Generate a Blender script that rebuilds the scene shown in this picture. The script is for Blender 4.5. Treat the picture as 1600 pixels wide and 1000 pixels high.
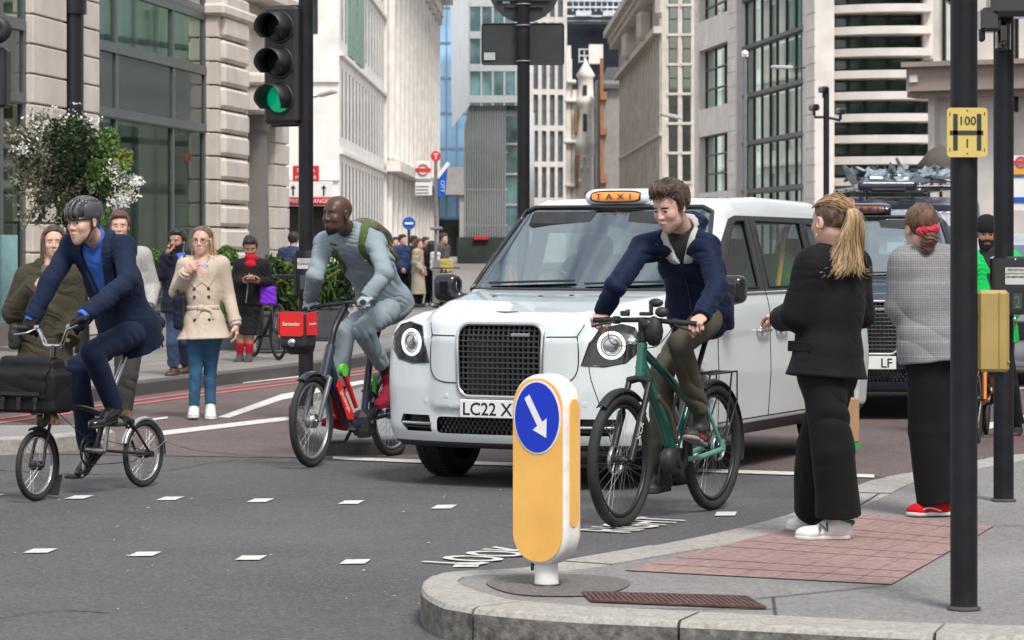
import bpy, math, random
import numpy as np
from mathutils import Matrix, Vector
random.seed(7)
rad = math.radians
SC = bpy.context.scene
for _o in list(bpy.data.objects): bpy.data.objects.remove(_o)

# ---------------------------------------------------------------- camera, light, exposure
FPX, HY, CH = 4444.0, 380.0, 1.54      # focal length in photo pixels, horizon row, camera height
cam = bpy.data.cameras.new('camera'); camo = bpy.data.objects.new('camera', cam)
SC.collection.objects.link(camo); SC.camera = camo
camo.location = (0, 0, CH); camo.rotation_euler = (rad(90), 0, 0)
cam.sensor_width = 36; cam.lens = 100; cam.shift_y = -0.075
cam.clip_start = 0.1; cam.clip_end = 4000
cam.dof.use_dof = True; cam.dof.focus_distance = 15.5; cam.dof.aperture_fstop = 9.0
SUN_EL, SUN_AZ = 54, 158               # azimuth clockwise from +Y (north): from behind the camera, right
wd = bpy.data.worlds.new('World'); SC.world = wd; wd.use_nodes = True
nt = wd.node_tree; nt.nodes.clear()
sky = nt.nodes.new('ShaderNodeTexSky'); sky.sky_type = 'NISHITA'; sky.sun_disc = False
sky.sun_elevation = rad(SUN_EL); sky.sun_rotation = rad(SUN_AZ); sky.dust_density = 3.0
hs = nt.nodes.new('ShaderNodeHueSaturation'); hs.inputs['Saturation'].default_value = 0.72
tc = nt.nodes.new('ShaderNodeTexCoord'); mp = nt.nodes.new('ShaderNodeMapping'); mp.inputs['Scale'].default_value = (1, 1, 2.5)
nz = nt.nodes.new('ShaderNodeTexNoise'); nz.inputs['Scale'].default_value = 5.0; nz.inputs['Detail'].default_value = 7
cr = nt.nodes.new('ShaderNodeValToRGB'); cr.color_ramp.elements[0].position = .40; cr.color_ramp.elements[1].position = .56
mx = nt.nodes.new('ShaderNodeMixRGB'); mx.inputs[2].default_value = (6.3, 6.3, 6.4, 1)
bg = nt.nodes.new('ShaderNodeBackground'); bg.inputs[1].default_value = 0.13
wo = nt.nodes.new('ShaderNodeOutputWorld')
nt.links.new(sky.outputs[0], hs.inputs['Color']); nt.links.new(hs.outputs[0], mx.inputs[1])
nt.links.new(tc.outputs['Generated'], mp.inputs[0]); nt.links.new(mp.outputs[0], nz.inputs['Vector'])
nt.links.new(nz.outputs[0], cr.inputs[0]); nt.links.new(cr.outputs[0], mx.inputs[0])
nt.links.new(mx.outputs[0], bg.inputs[0]); nt.links.new(bg.outputs[0], wo.inputs[0])
sl = bpy.data.lights.new('sun', 'SUN'); sl.energy = 2.1; sl.angle = rad(14); sl.color = (1, .955, .89)
so = bpy.data.objects.new('sun', sl); SC.collection.objects.link(so)
_d = Vector((math.sin(rad(SUN_AZ)) * math.cos(rad(SUN_EL)), math.cos(rad(SUN_AZ)) * math.cos(rad(SUN_EL)), math.sin(rad(SUN_EL))))
so.rotation_euler = _d.to_track_quat('Z', 'Y').to_euler()
vs = SC.view_settings; vs.view_transform = 'Standard'; vs.look = 'None'; vs.gamma = 1; vs.exposure = 0.62
SC.render.engine = 'CYCLES'; SC.cycles.use_denoising = True
SC.cycles.max_bounces = 6; SC.cycles.transparent_max_bounces = 8; SC.cycles.caustics_reflective = False; SC.cycles.caustics_refractive = False

# ---------------------------------------------------------------- photo measurement helpers
A = lambda *v: np.array(v, float)
def W(px, py, Y): return A((px - 800) / FPX * Y, Y, CH - (py - HY) / FPX * Y)      # a point at distance Y
def GR(px, py, z=0.0):                                                            # a point on level z
    return W(px, py, FPX * (CH - z) / (py - HY))
def unit(v):
    v = np.asarray(v, float); return v / (np.linalg.norm(v) + 1e-12)

# ---------------------------------------------------------------- scene objects
COL = SC.collection
MATW = {}
def thing(name, label, cat, loc=(0, 0, 0), rz=0.0, group=None, M=None):
    o = bpy.data.objects.new(name, None); COL.objects.link(o); o.empty_display_size = .1
    m = M if M is not None else Matrix.Translation(Vector(loc)) @ Matrix.Rotation(rz, 4, 'Z')
    o.matrix_world = m; MATW[o.name] = m.copy(); tag(o, label, cat, group); return o
def tag(o, label=None, cat=None, group=None, kind=None):
    for k, v in (('label', label), ('category', cat), ('group', group), ('kind', kind)):
        if v: o[k] = v
    return o
def link(name, v, f, mats, parent=None, mi=None, smooth=None, world=False, loc=None):
    """one mesh object; world=True: v are world coordinates, moved into the parent's (or loc's) own frame"""
    v = np.asarray(v, float).reshape(-1, 3)
    if world and parent is not None:
        im = np.array(MATW[parent.name].inverted()); v = v @ im[:3, :3].T + im[:3, 3]
    if loc is not None and parent is None: v = v - np.asarray(loc, float)
    me = bpy.data.meshes.new(name); me.from_pydata(v.tolist(), [], [list(map(int, q)) for q in f])
    mats = mats if isinstance(mats, (list, tuple)) else [mats]
    for m in mats: me.materials.append(m)
    if mi is not None and len(me.polygons) == len(mi): me.polygons.foreach_set('material_index', np.asarray(mi, 'i'))
    if smooth is None: smooth = False
    if np.isscalar(smooth): me.polygons.foreach_set('use_smooth', [bool(smooth)] * len(me.polygons))
    elif len(me.polygons) == len(smooth): me.polygons.foreach_set('use_smooth', list(map(bool, smooth)))
    me.update()
    o = bpy.data.objects.new(name, me); COL.objects.link(o)
    if parent is not None: o.parent = parent
    elif loc is not None: o.location = Vector(loc)
    MATW[o.name] = MATW[parent.name] if parent is not None else Matrix.Translation(Vector(loc if loc is not None else (0, 0, 0)))
    return o
def copy_tree(o, parent=None, label=None, loc=None, rz=None, group=None):
    c = o.copy(); COL.objects.link(c); c.parent = parent
    if label: c['label'] = label
    if group: c['group'] = group
    if loc is not None: c.location = Vector(loc)
    if rz is not None: c.rotation_euler = (0, 0, rz)
    for ch in list(o.children): copy_tree(ch, c)
    return c

class G:                                                                           # a mesh being collected
    def __init__(s): s.v = []; s.f = []; s.mi = []; s.sm = []; s.n = 0
    def add(s, v, f, mi=0, sm=False):
        v = np.asarray(v, float).reshape(-1, 3); s.v.append(v)
        n = s.n
        for q in f: s.f.append([int(i) + n for i in q])
        s.mi += [mi] * len(f); s.sm += [sm] * len(f); s.n += len(v); return s
    def box(s, c, d, R=None, mi=0, bev=0.0):
        d = np.asarray(d, float) / 2; c = np.asarray(c, float)
        if bev <= 0:
            v = np.array([[x, y, z] for x in (-1, 1) for y in (-1, 1) for z in (-1, 1)]) * d
            f = [(0, 1, 3, 2), (4, 6, 7, 5), (0, 4, 5, 1), (2, 3, 7, 6), (0, 2, 6, 4), (1, 5, 7, 3)]
        else:
            b = min(bev, d.min() * .9); v = []; idx = {}
            for x in (-1, 1):
                for y in (-1, 1):
                    for z in (-1, 1):
                        sg = A(x, y, z)
                        for a in range(3):
                            p = sg * (d - b); p[a] = sg[a] * d[a]; idx[(x, y, z, a)] = len(v); v.append(p)
            f = []; I = lambda sgn, a: idx[tuple(sgn) + (a,)]
            for a in range(3):
                b1, b2 = (a + 1) % 3, (a + 2) % 3
                for sg in (-1, 1):
                    q = []
                    for u, w in ((-1, -1), (1, -1), (1, 1), (-1, 1)):
                        t = [0, 0, 0]; t[a] = sg; t[b1] = u; t[b2] = w; q.append(I(t, a))
                    f.append(q if sg > 0 else q[::-1])
                for u in (-1, 1):
                    for w in (-1, 1):
                        t0 = [0, 0, 0]; t0[b1] = u; t0[b2] = w; t1 = list(t0); t0[a] = -1; t1[a] = 1
                        q = [I(t0, b1), I(t1, b1), I(t1, b2), I(t0, b2)]; f.append(q if u * w > 0 else q[::-1])
            for x in (-1, 1):
                for y in (-1, 1):
                    for z in (-1, 1):
                        q = [I((x, y, z), a) for a in range(3)]; f.append(q if x * y * z > 0 else q[::-1])
            v = np.array(v)
        if R is not None: v = v @ np.asarray(R, float)[:3, :3].T
        return s.add(v + c, f, mi)
    def tube(s, pts, r, n=10, mi=0, closed=False, cap=True, flat=1.0, up=None):
        P = np.asarray(pts, float); k = len(P); r = np.broadcast_to(np.asarray(r, float), (k,))
        T = np.gradient(P, axis=0) if not closed else np.roll(P, -1, 0) - np.roll(P, 1, 0)
        T /= np.linalg.norm(T, axis=1)[:, None] + 1e-12
        u = unit(np.cross(T[0], A(0, 0, 1) if abs(T[0][2]) < .9 else A(1, 0, 0))) if up is None else None
        vs_ = []; a = np.arange(n) * 2 * math.pi / n
        for i in range(k):
            if up is not None: u = unit(np.cross(T[i], np.asarray(up, float)))
            else: u = unit(u - T[i] * np.dot(u, T[i]))
            w = np.cross(T[i], u)
            vs_.append(P[i] + r[i] * (np.cos(a)[:, None] * u * flat + np.sin(a)[:, None] * w))
        v = np.concatenate(vs_); f = []
        for i in range(k if closed else k - 1):
            j = (i + 1) % k
            for q in range(n): f.append((i * n + q, i * n + (q + 1) % n, j * n + (q + 1) % n, j * n + q))
        s.add(v, f, mi, True)
        if cap and not closed:
            s.add(vs_[0], [list(range(n))[::-1]], mi); s.add(vs_[-1], [list(range(n))], mi)
        return s
    def cyl(s, a, b, r, r2=None, n=16, mi=0):
        return s.tube([a, b], [r, r if r2 is None else r2], n, mi)
    def torus(s, c, ax, R, r, n=48, m=10, mi=0, flat=1.0):
        ax = unit(ax); u = unit(np.cross(ax, A(.3, .2, 1) if abs(ax[2]) < .8 else A(1, .1, 0))); w = np.cross(ax, u)
        t = np.arange(n) * 2 * math.pi / n
        P = np.asarray(c, float) + R * (np.cos(t)[:, None] * u + np.sin(t)[:, None] * w)
        return s.tube(P, r, m, mi, closed=True, up=ax, flat=flat)
    def disc(s, c, ax, r, th, n=32, mi=0): c = np.asarray(c, float); ax = unit(ax); return s.cyl(c - ax * th / 2, c + ax * th / 2, r, None, n, mi)
    def ball(s, c, r, n=12, mi=0, R=None):
        r = np.broadcast_to(np.asarray(r, float), (3,)); v = [A(0, 0, 1)]; m = n // 2
        for i in range(1, m):
            for j in range(n):
                t, p = math.pi * i / m, 2 * math.pi * j / n; v.append(A(math.sin(t) * math.cos(p), math.sin(t) * math.sin(p), math.cos(t)))
        v.append(A(0, 0, -1)); v = np.array(v) * r
        if R is not None: v = v @ np.asarray(R)[:3, :3].T
        f = [(0, 1 + j, 1 + (j + 1) % n) for j in range(n)]
        for i in range(m - 2):
            for j in range(n): a, b = 1 + i * n + j, 1 + i * n + (j + 1) % n; f.append((a, a + n, b + n, b))
        L = len(v) - 1; f += [(L, L - n + (j + 1) % n, L - n + j) for j in range(n)]
        return s.add(v + np.asarray(c, float), f, mi, True)
    def prism(s, poly, o, ax, ay, d0, d1, mi=0):
        """2-D polygon in the plane o + x*ax + y*ay, extruded along ax x ay from d0 to d1"""
        o, ax, ay = (np.asarray(q, float) for q in (o, ax, ay)); nn = np.cross(ax, ay); nn = unit(nn); k = len(poly)
        base = np.array([o + p[0] * ax + p[1] * ay for p in poly])
        ar = sum(poly[i][0] * poly[(i + 1) % k][1] - poly[(i + 1) % k][0] * poly[i][1] for i in range(k))
        if ar < 0: base = base[::-1]
        v = np.concatenate([base + nn * d0, base + nn * d1])
        f = [list(range(k))[::-1], list(range(k, 2 * k))] + [(i, (i + 1) % k, k + (i + 1) % k, k + i) for i in range(k)]
        return s.add(v, f, mi)
    def quad(s, *p, mi=0): return s.add(p, [list(range(len(p)))], mi)
    def lathe(s, c, prof, n=24, mi=0, ax=None):
        v = []; c = np.asarray(c, float); t = np.arange(n) * 2 * math.pi / n
        ax = A(0, 0, 1) if ax is None else unit(ax); u = unit(np.cross(ax, A(1, .02, .03) if abs(ax[0]) < .9 else A(0, 1, 0))); w = np.cross(ax, u)
        for r, z in prof: v.append(c + ax * z + r * (np.cos(t)[:, None] * u + np.sin(t)[:, None] * w))
        f = []
        for i in range(len(prof) - 1):
            for q in range(n): f.append((i * n + q, i * n + (q + 1) % n, (i + 1) * n + (q + 1) % n, (i + 1) * n + q))
        return s.add(np.concatenate(v), f, mi, True)
    def text(s, txt, o, ax, ay, size, mi=0, depth=.002, align='CENTER', bold=0.0, spacing=1.0):
        cu = bpy.data.curves.new('t', 'FONT'); cu.body = txt; cu.size = 1; cu.align_x = align; cu.resolution_u = 3; cu.offset = bold; cu.space_character = spacing
        ob = bpy.data.objects.new('t', cu); COL.objects.link(ob); dg = bpy.context.evaluated_depsgraph_get()
        me = bpy.data.meshes.new_from_object(ob.evaluated_get(dg)); v = np.array([q.co[:] for q in me.vertices]); f = [list(p.vertices) for p in me.polygons]
        bpy.data.objects.remove(ob); bpy.data.curves.remove(cu); bpy.data.meshes.remove(me)
        if not len(v): return s
        ax, ay = np.asarray(ax, float), np.asarray(ay, float); nn = unit(np.cross(ax, ay))
        if np.isscalar(size): size = (size, size)
        p = np.asarray(o, float) + v[:, :1] * size[0] * ax + v[:, 1:2] * size[1] * ay + nn * depth
        return s.add(p, f, mi)
    def obj(s, name, mats, parent=None, world=False, loc=None, smooth=None):
        v = np.concatenate(s.v) if s.v else np.zeros((0, 3))
        return link(name, v, s.f, mats, parent, s.mi, s.sm if smooth is None else smooth, world, loc)
def rotz(a): c, s_ = math.cos(a), math.sin(a); return np.array([[c, -s_, 0], [s_, c, 0], [0, 0, 1.]])
def basis(x, y, z): return np.stack([np.asarray(x, float), np.asarray(y, float), np.asarray(z, float)], 1)
def rrect(w, h, r, n=6, cx=0, cy=0):
    o = []
    for k, (sx, sy) in enumerate(((1, 1), (-1, 1), (-1, -1), (1, -1))):
        for i in range(n + 1):
            t = (k + i / n) * math.pi / 2; o.append((cx + sx * (w / 2 - r) + r * math.cos(t), cy + sy * (h / 2 - r) + r * math.sin(t)))
    return o
def ellipse(w, h, n=32, cx=0, cy=0): return [(cx + w * math.cos(2 * math.pi * i / n), cy + h * math.sin(2 * math.pi * i / n)) for i in range(n)]
def spline(pts, n=8):
    P = np.asarray(pts, float); P = np.vstack([2 * P[0] - P[1], P, 2 * P[-1] - P[-2]]); o = []
    for i in range(1, len(P) - 2):
        for k in range(n):
            t = k / n; a, b, c, d = P[i - 1:i + 3]
            o.append(.5 * (2 * b + (c - a) * t + (2 * a - 5 * b + 4 * c - d) * t * t + (3 * b - a - 3 * c + d) * t ** 3))
    o.append(P[-2]); return np.array(o)

# ---------------------------------------------------------------- materials
MC = {}
def M(name, col, rough=.6, metal=0.0, var=.12, vs_=6.0, bump=0.0, bs=150.0, coat=0.0, spec=.5, dirt=0.0, dcol=(.05, .045, .04), stretch=None, emit=0.0, sheen=0.0, trans=0.0, ior=1.45):
    if name in MC: return MC[name]
    m = bpy.data.materials.new(name); m.use_nodes = True; t = m.node_tree; N = t.nodes; L = t.links; b = N['Principled BSDF']
    tc = N.new('ShaderNodeTexCoord'); src = tc.outputs['Object']
    if stretch:
        mp = N.new('ShaderNodeMapping'); mp.inputs['Scale'].default_value = stretch; L.new(src, mp.inputs[0]); src = mp.outputs[0]
    n1 = N.new('ShaderNodeTexNoise'); n1.inputs['Scale'].default_value = vs_; n1.inputs['Detail'].default_value = 6; L.new(src, n1.inputs['Vector'])
    r = N.new('ShaderNodeMapRange'); r.inputs[1].default_value = .3; r.inputs[2].default_value = .7; r.inputs[3].default_value = 1 - var; r.inputs[4].default_value = 1 + var
    L.new(n1.outputs[0], r.inputs[0])
    mu = N.new('ShaderNodeVectorMath'); mu.operation = 'SCALE'; mu.inputs[0].default_value = col[:3]; L.new(r.outputs[0], mu.inputs['Scale'])
    out = mu.outputs[0]
    if dirt > 0:
        n2 = N.new('ShaderNodeTexNoise'); n2.inputs['Scale'].default_value = vs_ * .35; n2.inputs['Detail'].default_value = 9; n2.inputs['Roughness'].default_value = .65; L.new(src, n2.inputs['Vector'])
        r2 = N.new('ShaderNodeMapRange'); r2.inputs[1].default_value = .48; r2.inputs[2].default_value = .72; r2.inputs[4].default_value = dirt; L.new(n2.outputs[0], r2.inputs[0])
        mx = N.new('ShaderNodeMixRGB'); mx.inputs[2].default_value = (*dcol, 1); L.new(r2.outputs[0], mx.inputs[0]); L.new(out, mx.inputs[1]); out = mx.outputs[0]
    L.new(out, b.inputs['Base Color'])
    b.inputs['Roughness'].default_value = rough; b.inputs['Metallic'].default_value = metal; b.inputs['Coat Weight'].default_value = coat; b.inputs['Specular IOR Level'].default_value = spec
    b.inputs['Coat Roughness'].default_value = .04; b.inputs['Transmission Weight'].default_value = trans; b.inputs['IOR'].default_value = ior; b.inputs['Sheen Weight'].default_value = sheen
    if emit: b.inputs['Emission Color'].default_value = (*col[:3], 1); b.inputs['Emission Strength'].default_value = emit
    if bump > 0:
        n3 = N.new('ShaderNodeTexNoise'); n3.inputs['Scale'].default_value = bs; n3.inputs['Detail'].default_value = 3; L.new(src, n3.inputs['Vector'])
        bp = N.new('ShaderNodeBump'); bp.inputs['Strength'].default_value = min(1, bump); bp.inputs['Distance'].default_value = .6 / bs; L.new(n3.outputs[0], bp.inputs['Height']); L.new(bp.outputs[0], b.inputs['Normal'])
    MC[name] = m; return m
def glass(name, tint=(.75, .85, .83), refl=.5, gcol=(.95, .97, .97)):
    """a thin pane: mirror reflection mixed with a tinted see-through"""
    if name in MC: return MC[name]
    m = bpy.data.materials.new(name); m.use_nodes = True; t = m.node_tree; N = t.nodes; L = t.links; N.clear()
    o = N.new('ShaderNodeOutputMaterial'); tr = N.new('ShaderNodeBsdfTransparent'); tr.inputs[0].default_value = (*tint, 1)
    gl = N.new('ShaderNodeBsdfGlossy'); gl.inputs['Roughness'].default_value = .03; gl.inputs[0].default_value = (*gcol, 1)
    fr0 = N.new('ShaderNodeLayerWeight'); fr0.inputs[0].default_value = .5; fr = N.new('ShaderNodeMath'); fr.operation = 'POWER'; fr.inputs[1].default_value = 5; L.new(fr0.outputs['Facing'], fr.inputs[0])
    ma = N.new('ShaderNodeMath'); ma.operation = 'MULTIPLY_ADD'; ma.inputs[1].default_value = .9; ma.inputs[2].default_value = refl; ma.use_clamp = True; L.new(fr.outputs[0], ma.inputs[0])
    mx = N.new('ShaderNodeMixShader'); L.new(ma.outputs[0], mx.inputs[0]); L.new(tr.outputs[0], mx.inputs[1]); L.new(gl.outputs[0], mx.inputs[2]); L.new(mx.outputs[0], o.inputs[0])
    MC[name] = m; return m
BLACK = M('black_rubber', (.018, .018, .02), .6, var=.2, bump=.2); DARK = M('dark_metal', (.022, .024, .028), .38, .3, var=.15)
CHROME = M('bright_metal', (.62, .63, .64), .18, 1.0, var=.06); STEEL = M('brushed_metal', (.38, .39, .4), .35, 1.0, var=.1)
POLEM = M('black_pole_paint', (.012, .0125, .016), .45, var=.35, vs_=9, bump=.08, bs=120, dirt=.3, dcol=(.035, .035, .037), spec=.3)
WHITEP = M('white_paint', (.74, .74, .72), .5, var=.06, dirt=.2, dcol=(.35, .33, .3))

# ---------------------------------------------------------------- distance-field modelling (bodies, cloth, car shells)
def hash3(i): 
    n = (i[..., 0] * 374761393 + i[..., 1] * 668265263 + i[..., 2] * 1274126177) & 0xffffffff
    n = ((n ^ (n >> 13)) * 1274126177) & 0xffffffff
    return ((n ^ (n >> 16)) & 0xffff) / 32767.5 - 1.0
def vnoise(P):
    P = P + 1000.0; i = np.floor(P).astype(np.int64); f = P - i; f = f * f * (3 - 2 * f); o = 0
    for dx in (0, 1):
        wx = f[:, 0] if dx else 1 - f[:, 0]
        for dy in (0, 1):
            wy = f[:, 1] if dy else 1 - f[:, 1]
            for dz in (0, 1):
                wz = f[:, 2] if dz else 1 - f[:, 2]; o = o + wx * wy * wz * hash3(i + np.array([dx, dy, dz]))
    return o
def cap(a, b, r1, r2=None):
    a = np.asarray(a, float); b = np.asarray(b, float); r2 = r1 if r2 is None else r2; d = b - a; dd = max(d @ d, 1e-9)
    def f(P):
        q = P - a; t = np.clip(q @ d / dd, 0, 1); return np.sqrt(((q - t[:, None] * d) ** 2).sum(1)) - (r1 + (r2 - r1) * t)
    return f
def ecap(a, b, u, ra, rb):
    """tapered bar of elliptic section: ra=(along u, across) at a, rb at b"""
    a = np.asarray(a, float); b = np.asarray(b, float); d = b - a; L = np.linalg.norm(d) + 1e-9; d = d / L; u = unit(u - d * np.dot(u, d)); w = np.cross(d, u)
    def f(P):
        q = P - a; z = q @ d; t = np.clip(z / L, 0, 1); ru = ra[0] + (rb[0] - ra[0]) * t; rw = ra[1] + (rb[1] - ra[1]) * t; m = np.minimum(ru, rw)
        x = q @ u / ru; y = q @ w / rw; e = (z - t * L) / m
        return (np.sqrt(x * x + y * y + e * e) - 1) * m
    return f
def ell(c, R, rx):
    c = np.asarray(c, float); R = np.asarray(R, float); rx = np.asarray(rx, float); m = rx.min()
    def f(P):
        q = (P - c) @ R / rx; k0 = np.sqrt((q * q).sum(1)); k1 = np.sqrt(((q / rx) ** 2).sum(1)) + 1e-9; return k0 * (k0 - 1) / k1
    return f
def rbox(c, R, h, r):
    c = np.asarray(c, float); R = np.asarray(R, float); h = np.asarray(h, float)
    def f(P):
        q = np.abs((P - c) @ R) - (h - r); return np.sqrt((np.maximum(q, 0) ** 2).sum(1)) + np.minimum(q.max(1), 0) - r
    return f
def half(p, n):
    p = np.asarray(p, float); n = unit(n); return lambda P: (P - p) @ n
def U(k, *fs):
    def f(P):
        d = fs[0](P)
        for g in fs[1:]:
            e = g(P)
            if k > 0: h = np.maximum(k - np.abs(d - e), 0) / k; d = np.minimum(d, e) - h * h * k * .25
            else: d = np.minimum(d, e)
        return d
    return f
def I_(k, *fs):
    g = U(k, *[(lambda P, q=q: -q(P)) for q in fs]); return lambda P: -g(P)
def SUB(a, b, k=0.0): return I_(k, a, lambda P: -b(P))
def shell_off(f, o): return lambda P: f(P) - o
def wrinkle(f, amp, sc, seed=0, ridge=True, fd=(.40, .28, .87)):
    """cloth folds: soft swells plus patches of parallel creases lying across direction fd"""
    fd = np.asarray(fd, float) / np.linalg.norm(fd)
    def g(P):
        d = f(P); m = np.abs(d) < amp * 4 + .03
        if m.any():
            Q = P[m] / sc + seed * 7.3; n = .55 * vnoise(Q * .9)
            ph = (Q @ fd) * 3.4 + 3.0 * vnoise(Q * .45 + 31) + 1.0 * vnoise(Q * 1.1 + 11); mk = np.clip(vnoise(Q * .5 + 40) * 1.7 + .45, 0, 1)
            n = n + .75 * mk * (2 * np.abs(np.sin(ph)) ** .8 - 1.1); d = d.copy(); d[m] -= amp * n
        return d
    return g
def poly2(pts, ax, ay, o=(0, 0, 0)):
    """signed distance of an endless prism over a 2-D polygon"""
    V = np.asarray(pts, float); ax = np.asarray(ax, float); ay = np.asarray(ay, float); o = np.asarray(o, float)
    def f(P):
        q = P - o; X = q @ ax; Y = q @ ay; d = np.full(len(P), 1e9); s = np.ones(len(P)); n = len(V)
        for i in range(n):
            a = V[i]; b = V[i - 1]; ex, ey = b[0] - a[0], b[1] - a[1]; wx, wy = X - a[0], Y - a[1]
            t = np.clip((wx * ex + wy * ey) / (ex * ex + ey * ey + 1e-12), 0, 1); d = np.minimum(d, (wx - ex * t) ** 2 + (wy - ey * t) ** 2)
            c1 = Y >= a[1]; c2 = Y < b[1]; c3 = ex * wy > ey * wx
            s = np.where((c1 & c2 & c3) | (~c1 & ~c2 & ~c3), -s, s)
        return s * np.sqrt(d)
    return f
def sdf_mesh(f, lo, hi, h, newton=2, B=4):
    lo = np.asarray(lo, float); hi = np.asarray(hi, float); n = np.maximum(2, np.ceil((hi - lo) / (h * B)).astype(int) + 1)
    ax = [lo[i] + (np.arange(n[i]) * B + (B - 1) / 2) * h for i in range(3)]
    C = np.stack(np.meshgrid(*ax, indexing='ij'), -1).reshape(-1, 3)
    dc = np.concatenate([f(C[i:i + 200000]) for i in range(0, len(C), 200000)])
    act = np.nonzero(np.abs(dc) < h * B * 1.45)[0]
    F = np.repeat(np.repeat(np.repeat(np.where(dc < 0, -1., 1.).reshape(n), B, 0), B, 1), B, 2)
    ijk = np.stack(np.unravel_index(act, n), 1); o = np.stack(np.meshgrid(*[np.arange(B)] * 3, indexing='ij'), -1).reshape(-1, 3)
    for i in range(0, len(ijk), 4000):
        id_ = (ijk[i:i + 4000, None] * B + o).reshape(-1, 3); F[id_[:, 0], id_[:, 1], id_[:, 2]] = f(lo + id_ * h)
    S = F < 0; N = np.array(F.shape); cells = []; pos = []; quads = []
    lin = lambda q: (q[:, 0] * N[1] + q[:, 1]) * N[2] + q[:, 2]
    for a in range(3):
        b, c = (a + 1) % 3, (a + 2) % 3; s0 = [slice(None)] * 3; s1 = [slice(None)] * 3; s0[a] = slice(0, -1); s1[a] = slice(1, None)
        e = np.stack(np.nonzero(S[tuple(s0)] != S[tuple(s1)]), 1)
        e = e[(e[:, b] > 0) & (e[:, c] > 0) & (e[:, b] < N[b] - 1) & (e[:, c] < N[c] - 1)]
        if not len(e): continue
        e2 = e.copy(); e2[:, a] += 1; v0 = F[e[:, 0], e[:, 1], e[:, 2]]; v1 = F[e2[:, 0], e2[:, 1], e2[:, 2]]
        p = e.astype(float); p[:, a] += v0 / (v0 - v1); q4 = []
        for db, dc_ in ((0, 0), (-1, 0), (-1, -1), (0, -1)):
            k = e.copy(); k[:, b] += db; k[:, c] += dc_; l = lin(k); cells.append(l); pos.append(p); q4.append(l)
        q4 = np.stack(q4, 1); fl = v0 < 0; q4[~fl] = q4[~fl][:, ::-1]; quads.append(q4)
    if not cells: return np.zeros((0, 3)), []
    cells = np.concatenate(cells); pos = np.concatenate(pos); ids, inv = np.unique(cells, return_inverse=True)
    cnt = np.bincount(inv); V = np.stack([np.bincount(inv, pos[:, i]) / cnt for i in range(3)], 1) * h + lo
    Q = np.searchsorted(ids, np.concatenate(quads)); E = h * .25; T = np.array([[1, -1, -1], [-1, -1, 1], [-1, 1, -1], [1, 1, 1.]])
    for _ in range(newton):
        g = sum(T[i] * f(V + T[i] * E)[:, None] for i in range(4)); g /= np.linalg.norm(g, axis=1)[:, None] + 1e-9
        V = V - g * np.clip(f(V), -h * .7, h * .7)[:, None]
    return V, Q
def sdf_obj(name, f, lo, hi, h, mats, parent=None, region=None, world=True, newton=2, keep=None):
    V, Q = sdf_mesh(f, lo, hi, h, newton)
    mi = None
    if len(Q) and (region or keep):
        Cn = V[Q].mean(1)
        if keep is not None: k = keep(Cn); Q = Q[k]; Cn = Cn[k]
        if region: mi = region(Cn)
    return link(name, V, Q, mats, parent, mi, True, world)

# ================================================================ ground
def road_mat(name, c1, c2, speck, rough=.85, patch=.25):
    m = bpy.data.materials.new(name); m.use_nodes = True; t = m.node_tree; N = t.nodes; L = t.links; b = N['Principled BSDF']
    tc = N.new('ShaderNodeTexCoord')
    def noise(s, d=5, r=.55):
        n = N.new('ShaderNodeTexNoise'); n.inputs['Scale'].default_value = s; n.inputs['Detail'].default_value = d; n.inputs['Roughness'].default_value = r; L.new(tc.outputs['Object'], n.inputs['Vector']); return n
    def ramp(src, a, b_, c0, c1_):
        r = N.new('ShaderNodeMapRange'); r.inputs[1].default_value = a; r.inputs[2].default_value = b_; r.inputs[3].default_value = c0; r.inputs[4].default_value = c1_; L.new(src, r.inputs[0]); return r.outputs[0]
    def mix(f, a, c, mode='MIX'):
        x = N.new('ShaderNodeMixRGB'); x.blend_type = mode
        L.new(f, x.inputs[0]) if not isinstance(f, float) else setattr(x.inputs[0], 'default_value', f)
        L.new(a, x.inputs[1]) if hasattr(a, 'links') else setattr(x.inputs[1], 'default_value', (*a, 1))
        L.new(c, x.inputs[2]) if hasattr(c, 'links') else setattr(x.inputs[2], 'default_value', (*c, 1)); return x.outputs[0]
    col = mix(ramp(noise(.45, 8, .62).outputs[0], .35, .65, 0, 1), c1, c2)
    v = N.new('ShaderNodeTexVoronoi'); v.inputs['Scale'].default_value = 75; L.new(tc.outputs['Object'], v.inputs['Vector'])
    chip = N.new('ShaderNodeSeparateColor'); L.new(v.outputs['Color'], chip.inputs[0])
    col = mix(ramp(chip.outputs[0], .55, .95, 0, .5), col, speck)
    col = mix(ramp(chip.outputs[1], .6, 1, 0, .42), col, tuple(x * .4 for x in c1))
    mp = N.new('ShaderNodeMapping'); mp.inputs['Scale'].default_value = (.25, 1.3, 1); mp.inputs['Rotation'].default_value = (0, 0, .5); L.new(tc.outputs['Object'], mp.inputs[0])
    st = noise(1.1, 9, .7); L.new(mp.outputs[0], st.inputs['Vector']); col = mix(ramp(st.outputs[0], .5, .75, 0, patch), col, tuple(x * .5 for x in c1))
    lt = noise(2.3, 6, .7); col = mix(ramp(lt.outputs[0], .58, .8, 0, .3), col, tuple(min(1, x * 1.7) for x in c2))
    L.new(col, b.inputs['Base Color']); b.inputs['Roughness'].default_value = rough; b.inputs['Specular IOR Level'].default_value = .35
    bp = N.new('ShaderNodeBump'); bp.inputs['Strength'].default_value = .55; bp.inputs['Distance'].default_value = .006
    n2 = noise(130, 3); L.new(n2.outputs[0], bp.inputs['Height']); L.new(bp.outputs[0], b.inputs['Normal'])
    MC[name] = m; return m
ASPH = road_mat('asphalt', (.072, .070, .074), (.102, .099, .103), (.17, .165, .17))
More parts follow.
